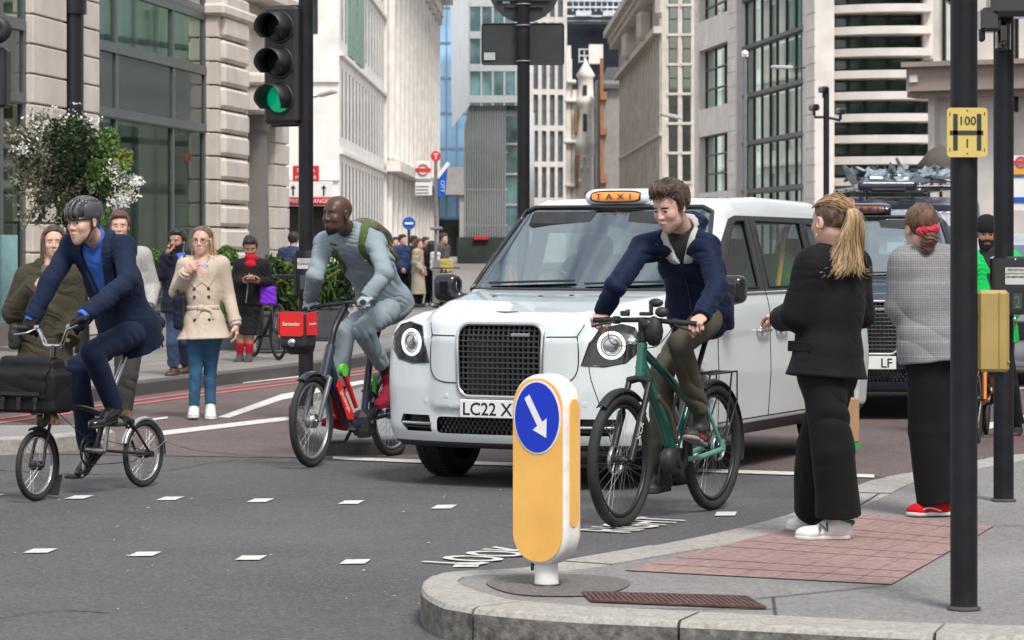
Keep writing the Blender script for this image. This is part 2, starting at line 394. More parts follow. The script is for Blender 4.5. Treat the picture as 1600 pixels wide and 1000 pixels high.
ASPHR = road_mat('red_chip_asphalt', (.10, .074, .071), (.135, .108, .103), (.22, .17, .165))
PAVE = road_mat('pavement_asphalt', (.19, .185, .185), (.235, .23, .228), (.33, .325, .32), patch=.3)
PATCHM = road_mat('dark_patch_asphalt', (.115, .105, .102), (.155, .145, .14), (.24, .225, .22))
FARP = road_mat('far_pavement_slabs', (.20, .185, .175), (.26, .245, .235), (.3, .29, .28), patch=.35)
def granite(name, a, dirt):
    return M(name, a, .75, var=.22, vs_=55, bump=.35, bs=90, dirt=dirt, dcol=(.09, .082, .07))
GRAN = granite('granite_kerb', (.34, .325, .30), .45)
GRAND = granite('dark_kerb', (.085, .082, .082), .3)
PAINTL = M('road_paint', (.62, .61, .58), .7, var=.12, vs_=42, dirt=.6, dcol=(.2, .19, .18), bump=.2, bs=130)
PAINTR = M('red_road_paint', (.52, .13, .12), .7, var=.15, vs_=10, dirt=.4, dcol=(.2, .12, .12))
def sheet(name, pts, z, mat, kind='structure'):
    P = [(p[0], p[1], z) for p in pts]
    return tag(link(name, P, [list(range(len(P)))], mat), kind=kind)
def gp(px, py, z=0.0): return GR(px, py, z)[:2]

sheet('road', [(-400, -60), (400, -60), (400, 1500), (-400, 1500)], 0, ASPH)
sheet('carriageway', [gp(-300, 704), gp(525, 717), gp(1365, 746), (9, 20), (60, 40), (60, 420), (-30, 420), (-60, 21)], .004, ASPHR)
# crossing studs and lines
g = G()
def mark(pts, z=.008):
    p = [gp(*q) for q in pts]; g.add([(x, y, z) for x, y in p], [list(range(len(p)))])
for k, (px, py) in enumerate([(-20, 776), (120, 778), (262, 780), (403, 783), (545, 786), (690, 793), (834, 798), (1130, 804)]):
    c = gp(px, py); s = .058; g.add([(c[0] - s, c[1] - .12, .006), (c[0] + s, c[1] - .11, .006), (c[0] + s + .03, c[1] + .12, .006), (c[0] - s + .03, c[1] + .11, .006)], [(0, 1, 2, 3)])
for k, (px, py) in enumerate([(-104, 857), (60, 862), (223, 867), (389, 873), (552, 879), (727, 884)]):
    c = gp(px, py); s = .060; g.add([(c[0] - s, c[1] - .10, .006), (c[0] + s, c[1] - .09, .006), (c[0] + s + .02, c[1] + .10, .006), (c[0] - s + .02, c[1] + .09, .006)], [(0, 1, 2, 3)])
for px, py in ((165, 742), (150, 742)): pass
mark([(520, 715), (640, 719), (640, 724), (520, 719)]); mark([(640, 719), (1366, 743), (1366, 748), (640, 724)])
mark([(250, 675), (440, 653), (560, 640), (560, 645), (440, 659), (250, 682)])
mark([(340, 653), (440, 617), (560, 596), (640, 587), (640, 591), (560, 602), (440, 626), (358, 654)])
mark([(1540, 663), (1640, 640), (1640, 648), (1540, 673)]); mark([(1540, 606), (1640, 600), (1640, 606), (1540, 612)])
mark([(230, 656), (262, 652), (262, 655), (230, 659)]); mark([(380, 598), (470, 588), (470, 590), (380, 600)])
rnd = random.Random(3)
for k in range(45):                                                  # flecks of paint and gum
    px, py = rnd.uniform(0, 1000), rnd.uniform(760, 990); c = gp(px, py); s = rnd.uniform(.003, .012)
    n = rnd.randint(4, 6); g.add([(c[0] + s * rnd.uniform(.6, 1) * math.cos(6.283 * i / n), c[1] + 1.6 * s * rnd.uniform(.6, 1) * math.sin(6.283 * i / n), .008) for i in range(n)], [list(range(n))])
tag(g.obj('road_marking', PAINTL), kind='structure')
g = G()                                                              # LOOK RIGHT painted along the kerb, read from the pavement
a0, a1 = gp(742, 886), gp(1128, 803); d = unit(A(*(a1 - a0), 0)); nrm = A(-d[1], d[0], 0); Lt = np.linalg.norm(a1 - a0)
g.text('LOOK', A(*a0, .009), d, nrm, (.29, .44), align='LEFT', bold=.012, depth=0)
g.text('RIGHT', A(*(a0 + d[:2] * Lt * .57), .009), d, nrm, (.29, .44), align='LEFT', bold=.012, depth=0)
tag(g.obj('road_lettering', PAINTL), kind='structure')

rs_ = random.Random(11); g = G()
def crack(pts, w):
    q = spline([(*gp(*a_), .0055) for a_ in pts], 10); v = []
    for i, c_ in enumerate(q):
        ww = w * rs_.uniform(.5, 1.5); o_ = rs_.uniform(-.012, .012); v += [(c_[0] + o_, c_[1] - ww, c_[2]), (c_[0] + o_, c_[1] + ww, c_[2])]
    g.add(v, [(2 * i, 2 * i + 1, 2 * i + 3, 2 * i + 2) for i in range(len(q) - 1)])
crack([(255, 690), (300, 703), (380, 712), (470, 716)], .02); crack([(0, 735), (120, 741), (240, 738), (340, 722), (440, 716)], .015); crack([(0, 966), (90, 955), (170, 958)], .007)
tag(g.obj('road_seam', M('tar_seam', (.052, .05, .052), .7, var=.3)), kind='structure')
# near pavement: outer kerb edge traced on the level of its top (z = KZ)
KZ = .14
edge = [(9, 22.0), (5.4, 20.3)] + [tuple(gp(*q, KZ)) for q in ((1600, 708), (1528, 717), (1438, 734), (1359, 749), (1247, 795), (1100, 834), (913, 868), (807, 886), (740, 889), (690, 893), (664, 904), (657, 917), (672, 932), (715, 947), (869, 962), (1056, 971), (1200, 978), (1460, 991))] + [(2.3, 10.02), (4, 9.75), (9, 9.2)]
E = spline([(x, y, 0) for x, y in edge], 6)[:, :2]
T = np.gradient(E, axis=0); T /= np.linalg.norm(T, axis=1)[:, None]; Nn = np.stack([-T[:, 1], T[:, 0]], 1)      # to the left of travel = inside
cen = A(4.5, 14.5); 
KW = .29 - .15 * np.exp(-((E - A(-.32, 11.85)) ** 2).sum(1) / .30)
IN = E + Nn * KW[:, None]
for i in range(1, len(IN)):                                          # keep the inner line from folding at the nose
    if np.dot(IN[i] - IN[i - 1], T[i]) < 0: IN[i] = IN[i - 1] + T[i] * 1e-3
inner = [tuple(p) for p in E + Nn * .06]
sheet('pavement', inner + [(30, 9.0), (30, 23)], KZ - .004, PAVE)
s_ = np.concatenate([[0], np.cumsum(np.linalg.norm(np.diff(E, axis=0), axis=1))])
g = G(); step = .9; rk = random.Random(5)
def at_s(arr, s): return np.array([np.interp(s, s_, arr[:, 0]), np.interp(s, s_, arr[:, 1])])
s0 = .2
while s0 < s_[-1] - .1:
    s1 = min(s0 + step * rk.uniform(.85, 1.25), s_[-1]); n = 7; gp_ = .006; jz = rk.uniform(-.003, .003)
    ss = np.linspace(s0 + gp_, s1 - gp_, n); prof = [(0, 0), (0, KZ - .022), (.012, KZ - .006 + jz), (.03, KZ + jz), (.29, KZ + jz), (.29, 0)]
    v = []
    for s in ss:
        e, i_ = at_s(E, s), at_s(IN, s)
        for w, z in prof: q = e + (i_ - e) * w / .29; v.append((q[0], q[1], z))
    k = len(prof); f = [(i * k + j, i * k + j + 1, (i + 1) * k + j + 1, (i + 1) * k + j) for i in range(n - 1) for j in range(k - 1)] + [list(range(k)), [(n - 1) * k + j for j in range(k)][::-1]]
    g.add(v, f); g.mi[-len(f):] = [1 if (i < (n - 1) * (k - 1) and i % (k - 1) == 0) or i >= (n - 1) * (k - 1) else 0 for i in range(len(f))]; s0 = s1
tag(g.obj('kerb', [GRAN, M('grimy_granite', (.17, .16, .145), .85, var=.45, vs_=28, bump=.5, bs=70, dirt=.8, dcol=(.035, .032, .027))]), kind='structure')
# red paving slabs, dark patch round the bollard
RED = M('red_paving', (.295, .195, .18), .85, var=.25, vs_=30, bump=.7, bs=45, dirt=.6, dcol=(.2, .15, .14))
c4 = [gp(*q, KZ) for q in ((975, 891), (1236, 822), (1340, 804), (1553, 822), (1393, 913))]
g = G(); A0, A1, B0, B1 = gp(975, 891, KZ), gp(1338, 800, KZ), gp(1393, 913, KZ), gp(1553, 822, KZ)
nu, nv = 11, 7
for i in range(nu):
    for j in range(nv):
        def q(u, v): return (A0 * (1 - u) + A1 * u) * (1 - v) + (B0 * (1 - u) + B1 * u) * v
        e = .0014; u0, u1, v0, v1 = i / nu + e, (i + 1) / nu - e, j / nv + e, (j + 1) / nv - e; z = KZ + .001 + .0008 * ((i * 7 + j * 3) % 3)
        g.add([(*q(u0, v0), z), (*q(u1, v0), z), (*q(u1, v1), z), (*q(u0, v1), z)], [(0, 1, 2, 3)])
tag(g.obj('paving', RED), kind='structure')
DKJ = M('joint_grime', (.06, .055, .05), .9)
sheet('paving_bed', [tuple(q) for q in (A0, A1, B1, B0)], KZ - .001, M('paving_joint', (.15, .105, .098), .9))
g = G()
for a, b in (((1308, 811), (1396, 757)), ((1553, 821), (1640, 822)), ((925, 951), (1215, 951)), ((1208, 932), (1212, 962)), ((1390, 914), (1180, 935))):
    a, b = gp(*a, KZ), gp(*b, KZ); d = unit(b - a); n = A(-d[1], d[0]) * .006
    g.add([(*(a - n), KZ + .0005), (*(b - n), KZ + .0005), (*(b + n), KZ + .0005), (*(a + n), KZ + .0005)], [(0, 1, 2, 3)])
tag(g.obj('pavement_joint', DKJ), kind='structure')
cx = gp(850, 914, KZ); a = np.arange(40) * 2 * math.pi / 40
pp = [(cx[0] + .06 + .29 * math.cos(t) * (1 + .08 * math.sin(3 * t)), cx[1] + .40 * math.sin(t) * (1 + .06 * math.cos(2 * t))) for t in a]
sheet('pavement_patch', pp, KZ + .0015, PATCHM)
# islands in the road and the far pavement
def slab(name, poly, h, top, side, kw=.22):
    g = G(); P = np.array(poly, float); c = P.mean(0); k = len(P); inn = P + (c - P) / np.linalg.norm(c - P, axis=1)[:, None] * kw
    v = [(*p, 0) for p in P] + [(*p, h - .015) for p in P] + [(*(p + (c - p) / np.linalg.norm(c - p) * .015), h) for p in P] + [(*p, h) for p in inn]
    f = [(r * k + i, r * k + (i + 1) % k, (r + 1) * k + (i + 1) % k, (r + 1) * k + i) for r in range(3) for i in range(k)]
    g.add(v, f, 1); g.add([(*p, h) for p in inn], [list(range(k))], 0)
    return tag(g.obj(name, [top, side]), kind='structure')
slab('traffic_island', [(-7.5, 20.0), (-4.4, 20.2), (-3.35, 20.9), (-3.0, 21.5), (-3.25, 22.1), (-7.5, 22.0)], .125, PAVE, GRAN, .18)
slab('crossing_island', [(-1.36, 20.55), (-.45, 20.75), (-.2, 27), (-1.0, 30), (-1.5, 28.5), (-1.98, 25.2), (-1.55, 21.4)], .11, PAVE, GRAND, .16)
fk = [(-9.5, 8.0), (-3.95, 28.0), (-2.57, 32.6), (-1.62, 37.0), (-.9, 45), (-.65, 60), (-.6, 90), (-.4, 140), (-1.5, 300)]
FE = spline([(x, y, 0) for x, y in fk], 5)[:, :2]
sheet('far_pavement', [tuple(p) for p in FE] + [(-60, 300), (-60, 8)], .125, FARP)
g = G(); n = len(FE); T2 = np.gradient(FE, axis=0); T2 /= np.linalg.norm(T2, axis=1)[:, None]; N2 = np.stack([-T2[:, 1], T2[:, 0]], 1)
v = []
for p, q in zip(FE, N2):
    for w, z in ((-.004, 0), (-.004, .125), (.015, .14), (.16, .14), (.16, .12)): v.append((*(p + q * w), z))
g.add(v, [(i * 5 + j, (i + 1) * 5 + j, (i + 1) * 5 + j + 1, i * 5 + j + 1) for i in range(n - 1) for j in range(4)])
tag(g.obj('far_kerb', GRAND), kind='structure')
g = G(); NI = np.where((N2 @ A(-1, 0))[:, None] > 0, N2, -N2)
for off in (1.0, 2.0, 3.1, 4.3):
    v = []
    for p, q in zip(FE[4:24], NI[4:24]): v += [(*(p + q * off), .1265), (*(p + q * (off + .022)), .1265)]
    g.add(v, [(2 * i, 2 * i + 1, 2 * i + 3, 2 * i + 2) for i in range(19)])
for y in np.arange(21, 44, 1.15):
    x = np.interp(y, FE[:, 1], FE[:, 0]); d = A(-.96, .28); a_ = A(x, y) + d * .18; b_ = a_ + d * 6.0; g.add([(*a_, .1266), (*b_, .1266), (*(b_ + A(0, .02)), .1266), (*(a_ + A(0, .02)), .1266)], [(0, 1, 2, 3)])
tag(g.obj('far_pavement_joint', M('joint_grey', (.13, .12, .115), .9)), kind='structure')
g = G()
for off, w in ((.30, .09), (.55, .09)):
    v = []
    for p, q in zip(FE, N2): v += [(*(p - q * off), .009), (*(p - q * (off + w)), .009)]
    g.add(v, [(2 * i, 2 * i + 1, 2 * i + 3, 2 * i + 2) for i in range(n - 1)])
tag(g.obj('red_route_line', PAINTR), kind='structure')
sheet('right_pavement', [(7.2, 36), (7.2, 300), (60, 300), (60, 36)], .12, FARP)
# the street grating by the bollard
g = G(); q0, q1, q2, q3 = [A(*gp(*q, KZ), KZ) for q in ((912, 927), (1165, 934), (1195, 951), (925, 940))]
tg = thing('drain_grating', 'narrow rusty red slotted drain grating in the pavement behind the bollard kerb', 'grating', (q0 + q2) / 2)
RUST = M('rusty_iron', (.10, .055, .048), .75, .2, var=.4, vs_=25, bump=.3, bs=90); HOLE = M('dark_hole', (.012, .01, .01), .9)
G().quad(q0 + A(0, 0, .002), q3 + A(0, 0, .002), q2 + A(0, 0, .002), q1 + A(0, 0, .002)).obj('pit', HOLE, tg, True)
nb = 30
for i in range(nb + 1):
    t = i / nb; a, b = q0 * (1 - t) + q1 * t, q3 * (1 - t) + q2 * t; w = unit(q1 - q0) * .0075
    g.box((a + b) / 2 + A(0, 0, .004), (.015, np.linalg.norm(a - b), .008), basis(unit(q1 - q0), unit(np.cross(A(0, 0, 1), unit(q1 - q0))), A(0, 0, 1)) if False else basis(unit(np.cross(unit(b - a), A(0, 0, 1))), unit(b - a), A(0, 0, 1)))
for a, b in ((q0, q1), (q3, q2)):
    g.box((a + b) / 2 + A(0, 0, .005), (np.linalg.norm(a - b), .02, .008), basis(unit(b - a), np.cross(A(0, 0, 1), unit(b - a)), A(0, 0, 1)))
g.obj('bars', RUST, tg, True)

# ================================================================ buildings
class Fac:
    """a facade line from (x, y) along unit direction d; n = outward (street) side. u along, z up, w outward"""
    def __init__(s, x, y, dx, dy, flip=False):
        s.o = A(x, y); s.d = unit(A(dx, dy)); s.n = A(s.d[1], -s.d[0]) * (-1 if flip else 1)
        s.R = basis(A(*s.d, 0), A(*s.n, 0), A(0, 0, 1))
    def u(s, px):
        a = (px - 800) / FPX; return (a * s.o[1] - s.o[0]) / (s.d[0] - a * s.d[1])
    def z(s, py, u): return CH - (py - HY) / FPX * (s.o[1] + u * s.d[1])
    def zp(s, px, py): return s.z(py, s.u(px))
    def P(s, u, z, w=0.0): p = s.o + u * s.d + w * s.n; return A(p[0], p[1], z)
    def box(s, g, u0, u1, z0, z1, w0, w1, mi=0, bev=0.0):
        g.box(s.P((u0 + u1) / 2, (z0 + z1) / 2, (w0 + w1) / 2), (abs(u1 - u0), abs(w1 - w0), abs(z1 - z0)), s.R, mi, bev); return g
    def wall(s, g, u0, u1, z0, z1, wd, holes, mi=0, w=0.0):
        """a wall slab with rectangular openings (u0,u1,z0,z1), cut as a grid of boxes with real depth"""
        us = sorted({u0, u1, *[h[0] for h in holes], *[h[1] for h in holes]}); zs = sorted({z0, z1, *[h[2] for h in holes], *[h[3] for h in holes]})
        us = [q for q in us if u0 <= q <= u1]; zs = [q for q in zs if z0 <= q <= z1]
        for i in range(len(us) - 1):
            run = None
            for j in range(len(zs) - 1):
                cu, cz = (us[i] + us[i + 1]) / 2, (zs[j] + zs[j + 1]) / 2
                open_ = any(h[0] < cu < h[1] and h[2] < cz < h[3] for h in holes)
                if open_:
                    if run is not None: s.box(g, us[i], us[i + 1], run, zs[j], w - wd, w, mi); run = None
                elif run is None: run = zs[j]
            if run is not None: s.box(g, us[i], us[i + 1], run, zs[-1], w - wd, w, mi)
        return g
def stone(name, c, dirt=.35, dcol=(.16, .14, .12), var=.12, vs_=1.6, rough=.85):
    return M(name, c, rough, var=var, vs_=vs_, bump=.25, bs=40, dirt=dirt, dcol=dcol)
PORT = stone('portland_stone', (.60, .545, .49), .45, (.36, .32, .28)); WHST = stone('white_stone', (.76, .73, .69), .25, (.52, .49, .45))
BEIG = stone('beige_stone', (.60, .555, .50), .45, (.34, .30, .26)); PALE = stone('pale_cladding', (.70, .665, .625), .25, (.52, .47, .43))
GREYS = stone('grey_render', (.30, .285, .27), .3); COLM = stone('dark_granite_column', (.16, .145, .135), .4, rough=.45)
FRM = M('grey_window_frame', (.105, .125, .125), .4, .3, var=.1); FRMD = M('dark_window_frame', (.045, .05, .052), .4, .3, var=.1)
GLD = glass('street_glass', (.44, .52, .48), .16, (.40, .46, .43)); GLB = glass('blue_glass', (.35, .5, .6), .5); GLG = glass('green_glass', (.58, .74, .67), .30, (.78, .88, .83))
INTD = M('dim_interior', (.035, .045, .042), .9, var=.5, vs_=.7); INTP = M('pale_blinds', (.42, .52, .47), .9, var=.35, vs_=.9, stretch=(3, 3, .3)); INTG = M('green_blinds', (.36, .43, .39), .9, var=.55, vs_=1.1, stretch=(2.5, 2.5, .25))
SPAN = M('spandrel_glass', (.045, .055, .056), .12, var=.3, vs_=.8)
def window(F, b, u0, u1, z0, z1, w=-.12, nu=1, nz=1, fr=.06, glm=None, frm=None, back=None, bd=.5, us=None, zs=None, parts=True):
    """window > frame, pane (a child each), and the blind or dim room just behind it"""
    glm = glm or GLD; frm = frm or FRM; back = back or INTD
    us = us or [u0 + (u1 - u0) * i / nu for i in range(nu + 1)]; zs = zs or [z0 + (z1 - z0) * i / nz for i in range(nz + 1)]
    g = G()
    for i, q in enumerate(us): h = fr if 0 < i < len(us) - 1 else fr * 1.2; F.box(g, q - h / 2, q + h / 2, z0, z1, w - .05, w + .04)
    for q in zs: F.box(g, u0 - fr * .4, u1 + fr * .4, q - fr / 2, q + fr / 2, w - .06, w + .045)
    wo = g.obj('window', frm, b, True)
    G().quad(F.P(u0, z0, w), F.P(u1, z0, w), F.P(u1, z1, w), F.P(u0, z1, w)).obj('pane', glm, wo, True)
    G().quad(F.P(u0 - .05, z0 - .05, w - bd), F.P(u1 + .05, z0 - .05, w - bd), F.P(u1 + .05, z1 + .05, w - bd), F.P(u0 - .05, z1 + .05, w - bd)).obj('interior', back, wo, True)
    return wo

# ---- left corner building: rusticated piers, bowed glass bays, entrance column
F1 = Fac(-7 - .135 * 9, 30, .135, 1)
b1 = thing('stone_building', 'pale rusticated stone corner building with tall dark framed glass bays and drainpipe', 'building', F1.P(F1.u(250), 0))
u = F1.u; zt = 12.0; T1, T2, T0, TS = 4.62, 3.60, 5.60, .45
piers = [(52, 104), (121, 155), (331, 379), (431, 452)]
rp = random.Random(2)
for k, (p0, p1) in enumerate(piers):
    g = G(); z = .125; ch = .425; F1.box(g, u(p0) + .02, u(p1) - .02, 0, zt, -.8, -.06)
    while z < zt:
        bw = .10 if k == 2 else .0
        F1.box(g, u(p0), u(p1), z + .014, min(zt, z + ch - .014), -.7, .0 + rp.uniform(0, .008) + bw, 0, .012)
        if k == 2: F1.box(g, u(p0) + .25, u(p1) - .25, z + .02, min(zt, z + ch - .02), -.2, .2, 0, .06)
        z += ch
    g.obj('stone_pier', PORT, b1, True)
g = G(); F1.box(g, u(104), u(121), 0, zt, -.8, -.25); g.obj('pier_recess', PORT, b1, True)
g = G(); c = (u(113)); g.cyl(F1.P(c, 0, .0), F1.P(c, zt, .0), .17, None, 14)
for zz in (4.95, 2.0, 8.0): g.cyl(F1.P(c, zz, 0), F1.P(c, zz + .22, 0), .215, None, 14)
g.obj('drainpipe', DARK, b1, True)
g = G(); F1.box(g, u(-140), u(52), .0, TS, -.5, .02); F1.box(g, u(155), u(331), 0, TS, -.5, .02); g.obj('plinth', COLM, b1, True)
for (p0, p1, mul) in ((-140, 50, [-140, -60, 15, 50]), (156, 330, [156, 193, 281, 330])):
    us_ = [u(q) for q in mul]
    window(F1, b1, us_[0], us_[-1], TS, T2 - .03, -.15, us=us_, zs=[TS, T2 - .03], glm=GLD, back=INTD, bd=1.2, fr=.13)
    window(F1, b1, us_[0], us_[-1], T1 + .03, T0, -.15, us=us_, zs=[T1 + .03, T0], back=INTG, bd=.35, fr=.13, glm=GLG)
    window(F1, b1, us_[0], us_[-1], T0 + .12, 8.4, -.15, us=us_, zs=[T0 + .12, 6.6, 8.4], back=INTP, bd=.35, fr=.13, glm=GLG)
    window(F1, b1, us_[0], us_[-1], 8.5, zt, -.15, us=us_, zs=[8.5, 10, zt], back=INTG, bd=.35, fr=.13, glm=GLG)
    g = G()
    for i in range(len(us_) - 1): F1.box(g, us_[i] + .06, us_[i + 1] - .06, T2 + .03, T1 - .03, -.3, -.13)
    g.obj('spandrel', SPAN, b1, True)
    g = G()
    for q in us_: F1.box(g, q - .08, q + .08, T2, T1, -.2, -.1)
    for q in (T2, T1): F1.box(g, us_[0], us_[-1], q - .07, q + .07, -.25, -.08)
    g.obj('transom', FRM, b1, True)
# entrance recess with column
uc = u(407); g = G(); F1.box(g, u(379), u(432), 0, zt, -2.2, -1.6); F1.box(g, u(380), u(431), 4.0, 4.5, -.9, .28, 0, .05); F1.box(g, u(378), u(433), 4.5, 4.75, -.95, .42, 0, .06); F1.box(g, u(381), u(430), 4.75, zt, -.9, .02)
F1.box(g, u(379), u(433), 6.1, 6.35, -.9, .45, 0, .05)
g.obj('entablature', PORT, b1, True)
g = G(); cc = F1.P(uc, 0, -.25); g.lathe(cc, [(.50, 0), (.50, .35), (.43, .42), (.42, 1.5), (.37, 3.62), (.37, 3.66), (.44, 3.7), (.4, 3.76), (.52, 3.95), (.56, 4.0)], 24)
g.obj('entrance_column', COLM, b1, True)
for k, (zz, th) in enumerate(((5.62, .22), (9.0, .3))):
    g = G(); F1.box(g, u(331) - .1, u(455), zz, zz + th, -.3, .25, 0, .05); g.obj('cornice', PORT, b1, True)
g = G(); F1.box(g, u(452) - .4, u(452), 0, zt, -9, -.1); F1.box(g, u(-140) - 1, u(452), zt, zt + .4, -9, .1); F1.box(g, u(-140) - .5, u(-140), 0, zt, -9, .0); g.obj('wall', PORT, b1, True)

# ---- second left building: white stone with slit windows, and the classical bank beyond it
F2 = Fac(-6.5, 107, 0.012, 1)
b2 = thing('office_building', 'white stone office building with narrow vertical slit windows above the red awning', 'building', F2.P(10, 0))
H2 = 34; uA, uB = 0.0, F2.u(601); holes = []
for zz, hh in ((1.7, 2.9), (5.6, 2.6), (9.3, 2.7), (13, 2.7), (16.7, 2.7), (20.4, 2.7), (24.1, 2.7)):
    q = 1.2
    while q < uB - 1: holes.append((q, q + .55, zz, zz + hh)); q += 2.05
g = G(); F2.wall(g, uA, uB, 0, H2, .5, holes); g.obj('wall', WHST, b2, True)
gw = 0
for h in holes[:95]:
    gg = G(); F2.box(gg, h[0], h[1], h[2], h[3], -.2, .015); gg.obj('window', SPAN, b2, True)
g = G(); F2.box(g, F2.u(543), F2.u(552), 8.9, 12.6, -.1, .12); F2.box(g, F2.u(555), F2.u(565), 8.9, 12.6, -.1, .12); g.obj('green_bay_window', M('green_panels', (.14, .27, .2), .35, var=.2), b2, True)
g = G()
for zz in (4.9, 8.6, 12.3): F2.box(g, uA, uB, zz, zz + .16, 0, .14)
g.obj('string_course', WHST, b2, True)
Fe = Fac(F2.o[0] - 6, 107, 1, 0)
eh = []
for zz in (9.4, 12.6, 15.8): eh += [(.4, .7, zz, zz + 1.6), (2.9, 3.2, zz, zz + 1.6), (4.9, 5.2, zz, zz + 1.6)]
g = G(); Fe.wall(g, 0, 6, 0, H2, .5, eh)
for zz in (3.9, 7.6): Fe.box(g, 0, 6, zz, zz + .2, 0, .12)
g.obj('end_wall', WHST, b2, True); g = G(); [Fe.box(g, h[0], h[1], h[2], h[3], -.45, -.38) for h in eh]; g.obj('end_window', SPAN, b2, True)
g = G(); Fe.box(g, 0, 6, 0, 3.3, -.3, -.02) if False else None
AWR = M('red_awning', (.62, .02, .03), .5, var=.08); SIGNW = M('white_sign', (.78, .78, .76), .5, var=.05)
aw = thing('shop_awning', 'red shop awning band below the white direction sign at the side street', 'awning', W(490, 316, 66))
g = G(); c = W(487, 314, 66); g.box(c, (1.2, .8, .2), None, 0, .03); g.obj('fascia', AWR, aw, True)
g = G(); g.text('PRET A MANGER', c + A(0, -.41, -.05), A(1, 0, 0), A(0, 0, 1), .13); g.obj('lettering', SIGNW, aw, True)
g = G(); g.box(W(487, 350, 66.3), (1.15, .1, .85)); g.obj('shopfront', INTD, aw, True)
sg = thing('shop_sign', 'red hanging shop sign board seen behind the traffic light pole', 'sign', W(478, 271, 65))
g = G(); g.box(W(478, 271, 65), (.6, .08, .36), None, 0, .015); g.obj('board', AWR, sg, True)
g = G(); g.text('PRET A', W(478, 269, 64.95), A(1, 0, 0), A(0, 0, 1), .13); g.text('MANGER', W(478, 280, 64.95), A(1, 0, 0), A(0, 0, 1), .12); g.obj('lettering', SIGNW, sg, True)
g = G(); g.cyl(W(478, 271, 65.1), W(478, 420, 65.1), .035); g.obj('post', DARK, sg, True)
sg = thing('direction_sign', 'white direction sign with black arrows over the red awning', 'sign', W(484, 296, 65))
g = G(); g.box(W(484, 296, 65), (1.05, .06, .36), None, 0, .01); g.obj('board', SIGNW, sg, True)
g = G(); a_ = A(1, 0, 0); z_ = A(0, 0, 1)
for q in (458, 506):
    c = W(q, 297, 64.96); g.prism([(-.02, -.12), (.02, -.12), (.02, .04), (.06, .04), (0, .12), (-.06, .04), (-.02, .04)], c, a_, z_, 0, .004)
for k, t in enumerate(('City', 'Bank', 'Shops')): g.text(t, W(472, 290 + k * 7, 64.96), a_, z_, .1, align='LEFT')
g.obj('arrow_and_lettering', FRMD, sg, True)

F3 = Fac(F2.P(uB, 0)[0] + .1, 107 + uB, .016, 1)
b3 = thing('bank_building', 'sunlit classical white stone building with deep cornice far down the left side', 'building', F3.P(30, 0))
L3 = F3.u(680); H3 = 18.2; holes = []
q = 2.0
while q < L3 - 2:
    holes += [(q, q + 1.6, 6.4, 9.4), (q, q + 1.6, 10.6, 13.4), (q, q + 1.6, 14.4, 16.2), (q, q + 1.8, 1.0, 4.4)]; q += 4.4
g = G(); F3.wall(g, 0, L3, 0, H3, .6, holes); g.obj('wall', WHST, b3, True)
for h in holes: gg = G(); F3.box(gg, h[0], h[1], h[2], h[3], -.3, -.04); gg.obj('window', SPAN, b3, True)
g = G(); q = .5
while q < L3 - 1: F3.box(g, q, q + .9, 5.6, 16.6, 0, .35, 0, .1); F3.box(g, q - .15, q + 1.05, 16.2, 16.7, 0, .5); F3.box(g, q, q + .9, 0.3, 4.9, 0, .22, 0, .05); q += 4.4
g.obj('pilaster', WHST, b3, True)
g = G(); F3.box(g, -.3, L3 + .5, 16.7, 17.6, 0, .55); F3.box(g, -.6, L3 + .9, 18.0, 18.35, -.5, 1.5); F3.box(g, -.6, L3 + .9, 18.35, 18.7, -.5, 1.9); F3.box(g, -.4, L3 + .6, 5.0, 5.5, 0, .7)
q = 0
while q < L3: F3.box(g, q, q + .5, 17.55, 18.0, 0, 1.2); q += 1.1
g.obj('cornice', WHST, b3, True)
g = G(); F3.box(g, 1, L3, 18.7, 23, -4, -1.2); F3.box(g, L3 - .3, L3, 0, 18, -12, 0); g.obj('attic', WHST, b3, True)

# ---- far end of the street: sky blue tower, angled glass building, white grid block
bt = thing('glass_tower', 'tall sky blue mirror glass tower closing the far end of the street', 'tower', (-8, 300, 0))
Ft = Fac(-13.5, 300, 1, 0.0); g = G(); us_ = [i * 1.1 for i in range(13)]
for q in us_: Ft.box(g, q - .05, q + .05, 4, 60, 0, .12)
for k in range(15): Ft.box(g, 0, 13.2, 4 + k * 3.7, 4.25 + k * 3.7, 0, .1)
g.obj('mullion_grid', M('tower_frame', (.14, .2, .27), .4, .4), bt, True)
G().quad(Ft.P(0, 4, .02), Ft.P(13.2, 4, .02), Ft.P(13.2, 60, .02), Ft.P(0, 60, .02)).obj('glazing', M('tower_glass', (.28, .5, .72), .04, .55, var=.45, vs_=.16, spec=.8), bt, True)
g = G(); Ft.box(g, -.5, 13.7, 0, 60, -6, -.1); g.obj('core', INTD, bt, True)
g = G(); Ft.box(g, -1, 14, 6.6, 9.5, -1, 3.0); [Ft.box(g, q, q + .8, 0, 6.6, 0, 2.5) for q in (2, 5, 8, 11)]; g.obj('entrance_frame', GREYS, bt, True)
FINM = M('silver_fins', (.58, .61, .62), .3, .5, var=.1); TEAL = M('teal_glass', (.10, .19, .20), .05, .35, var=.9, vs_=.5, spec=.8); WHP = M('white_glass_panel', (.68, .72, .74), .25, .2, var=.08, vs_=.6)
ba = thing('angled_glass_building', 'angular teal glass and silver finned building behind the dark sign backs', 'building', W(770, 380, 200) * A(1, 1, 0))
Ya = 200; P_ = lambda px, py, Y=Ya: W(px, py, Y)
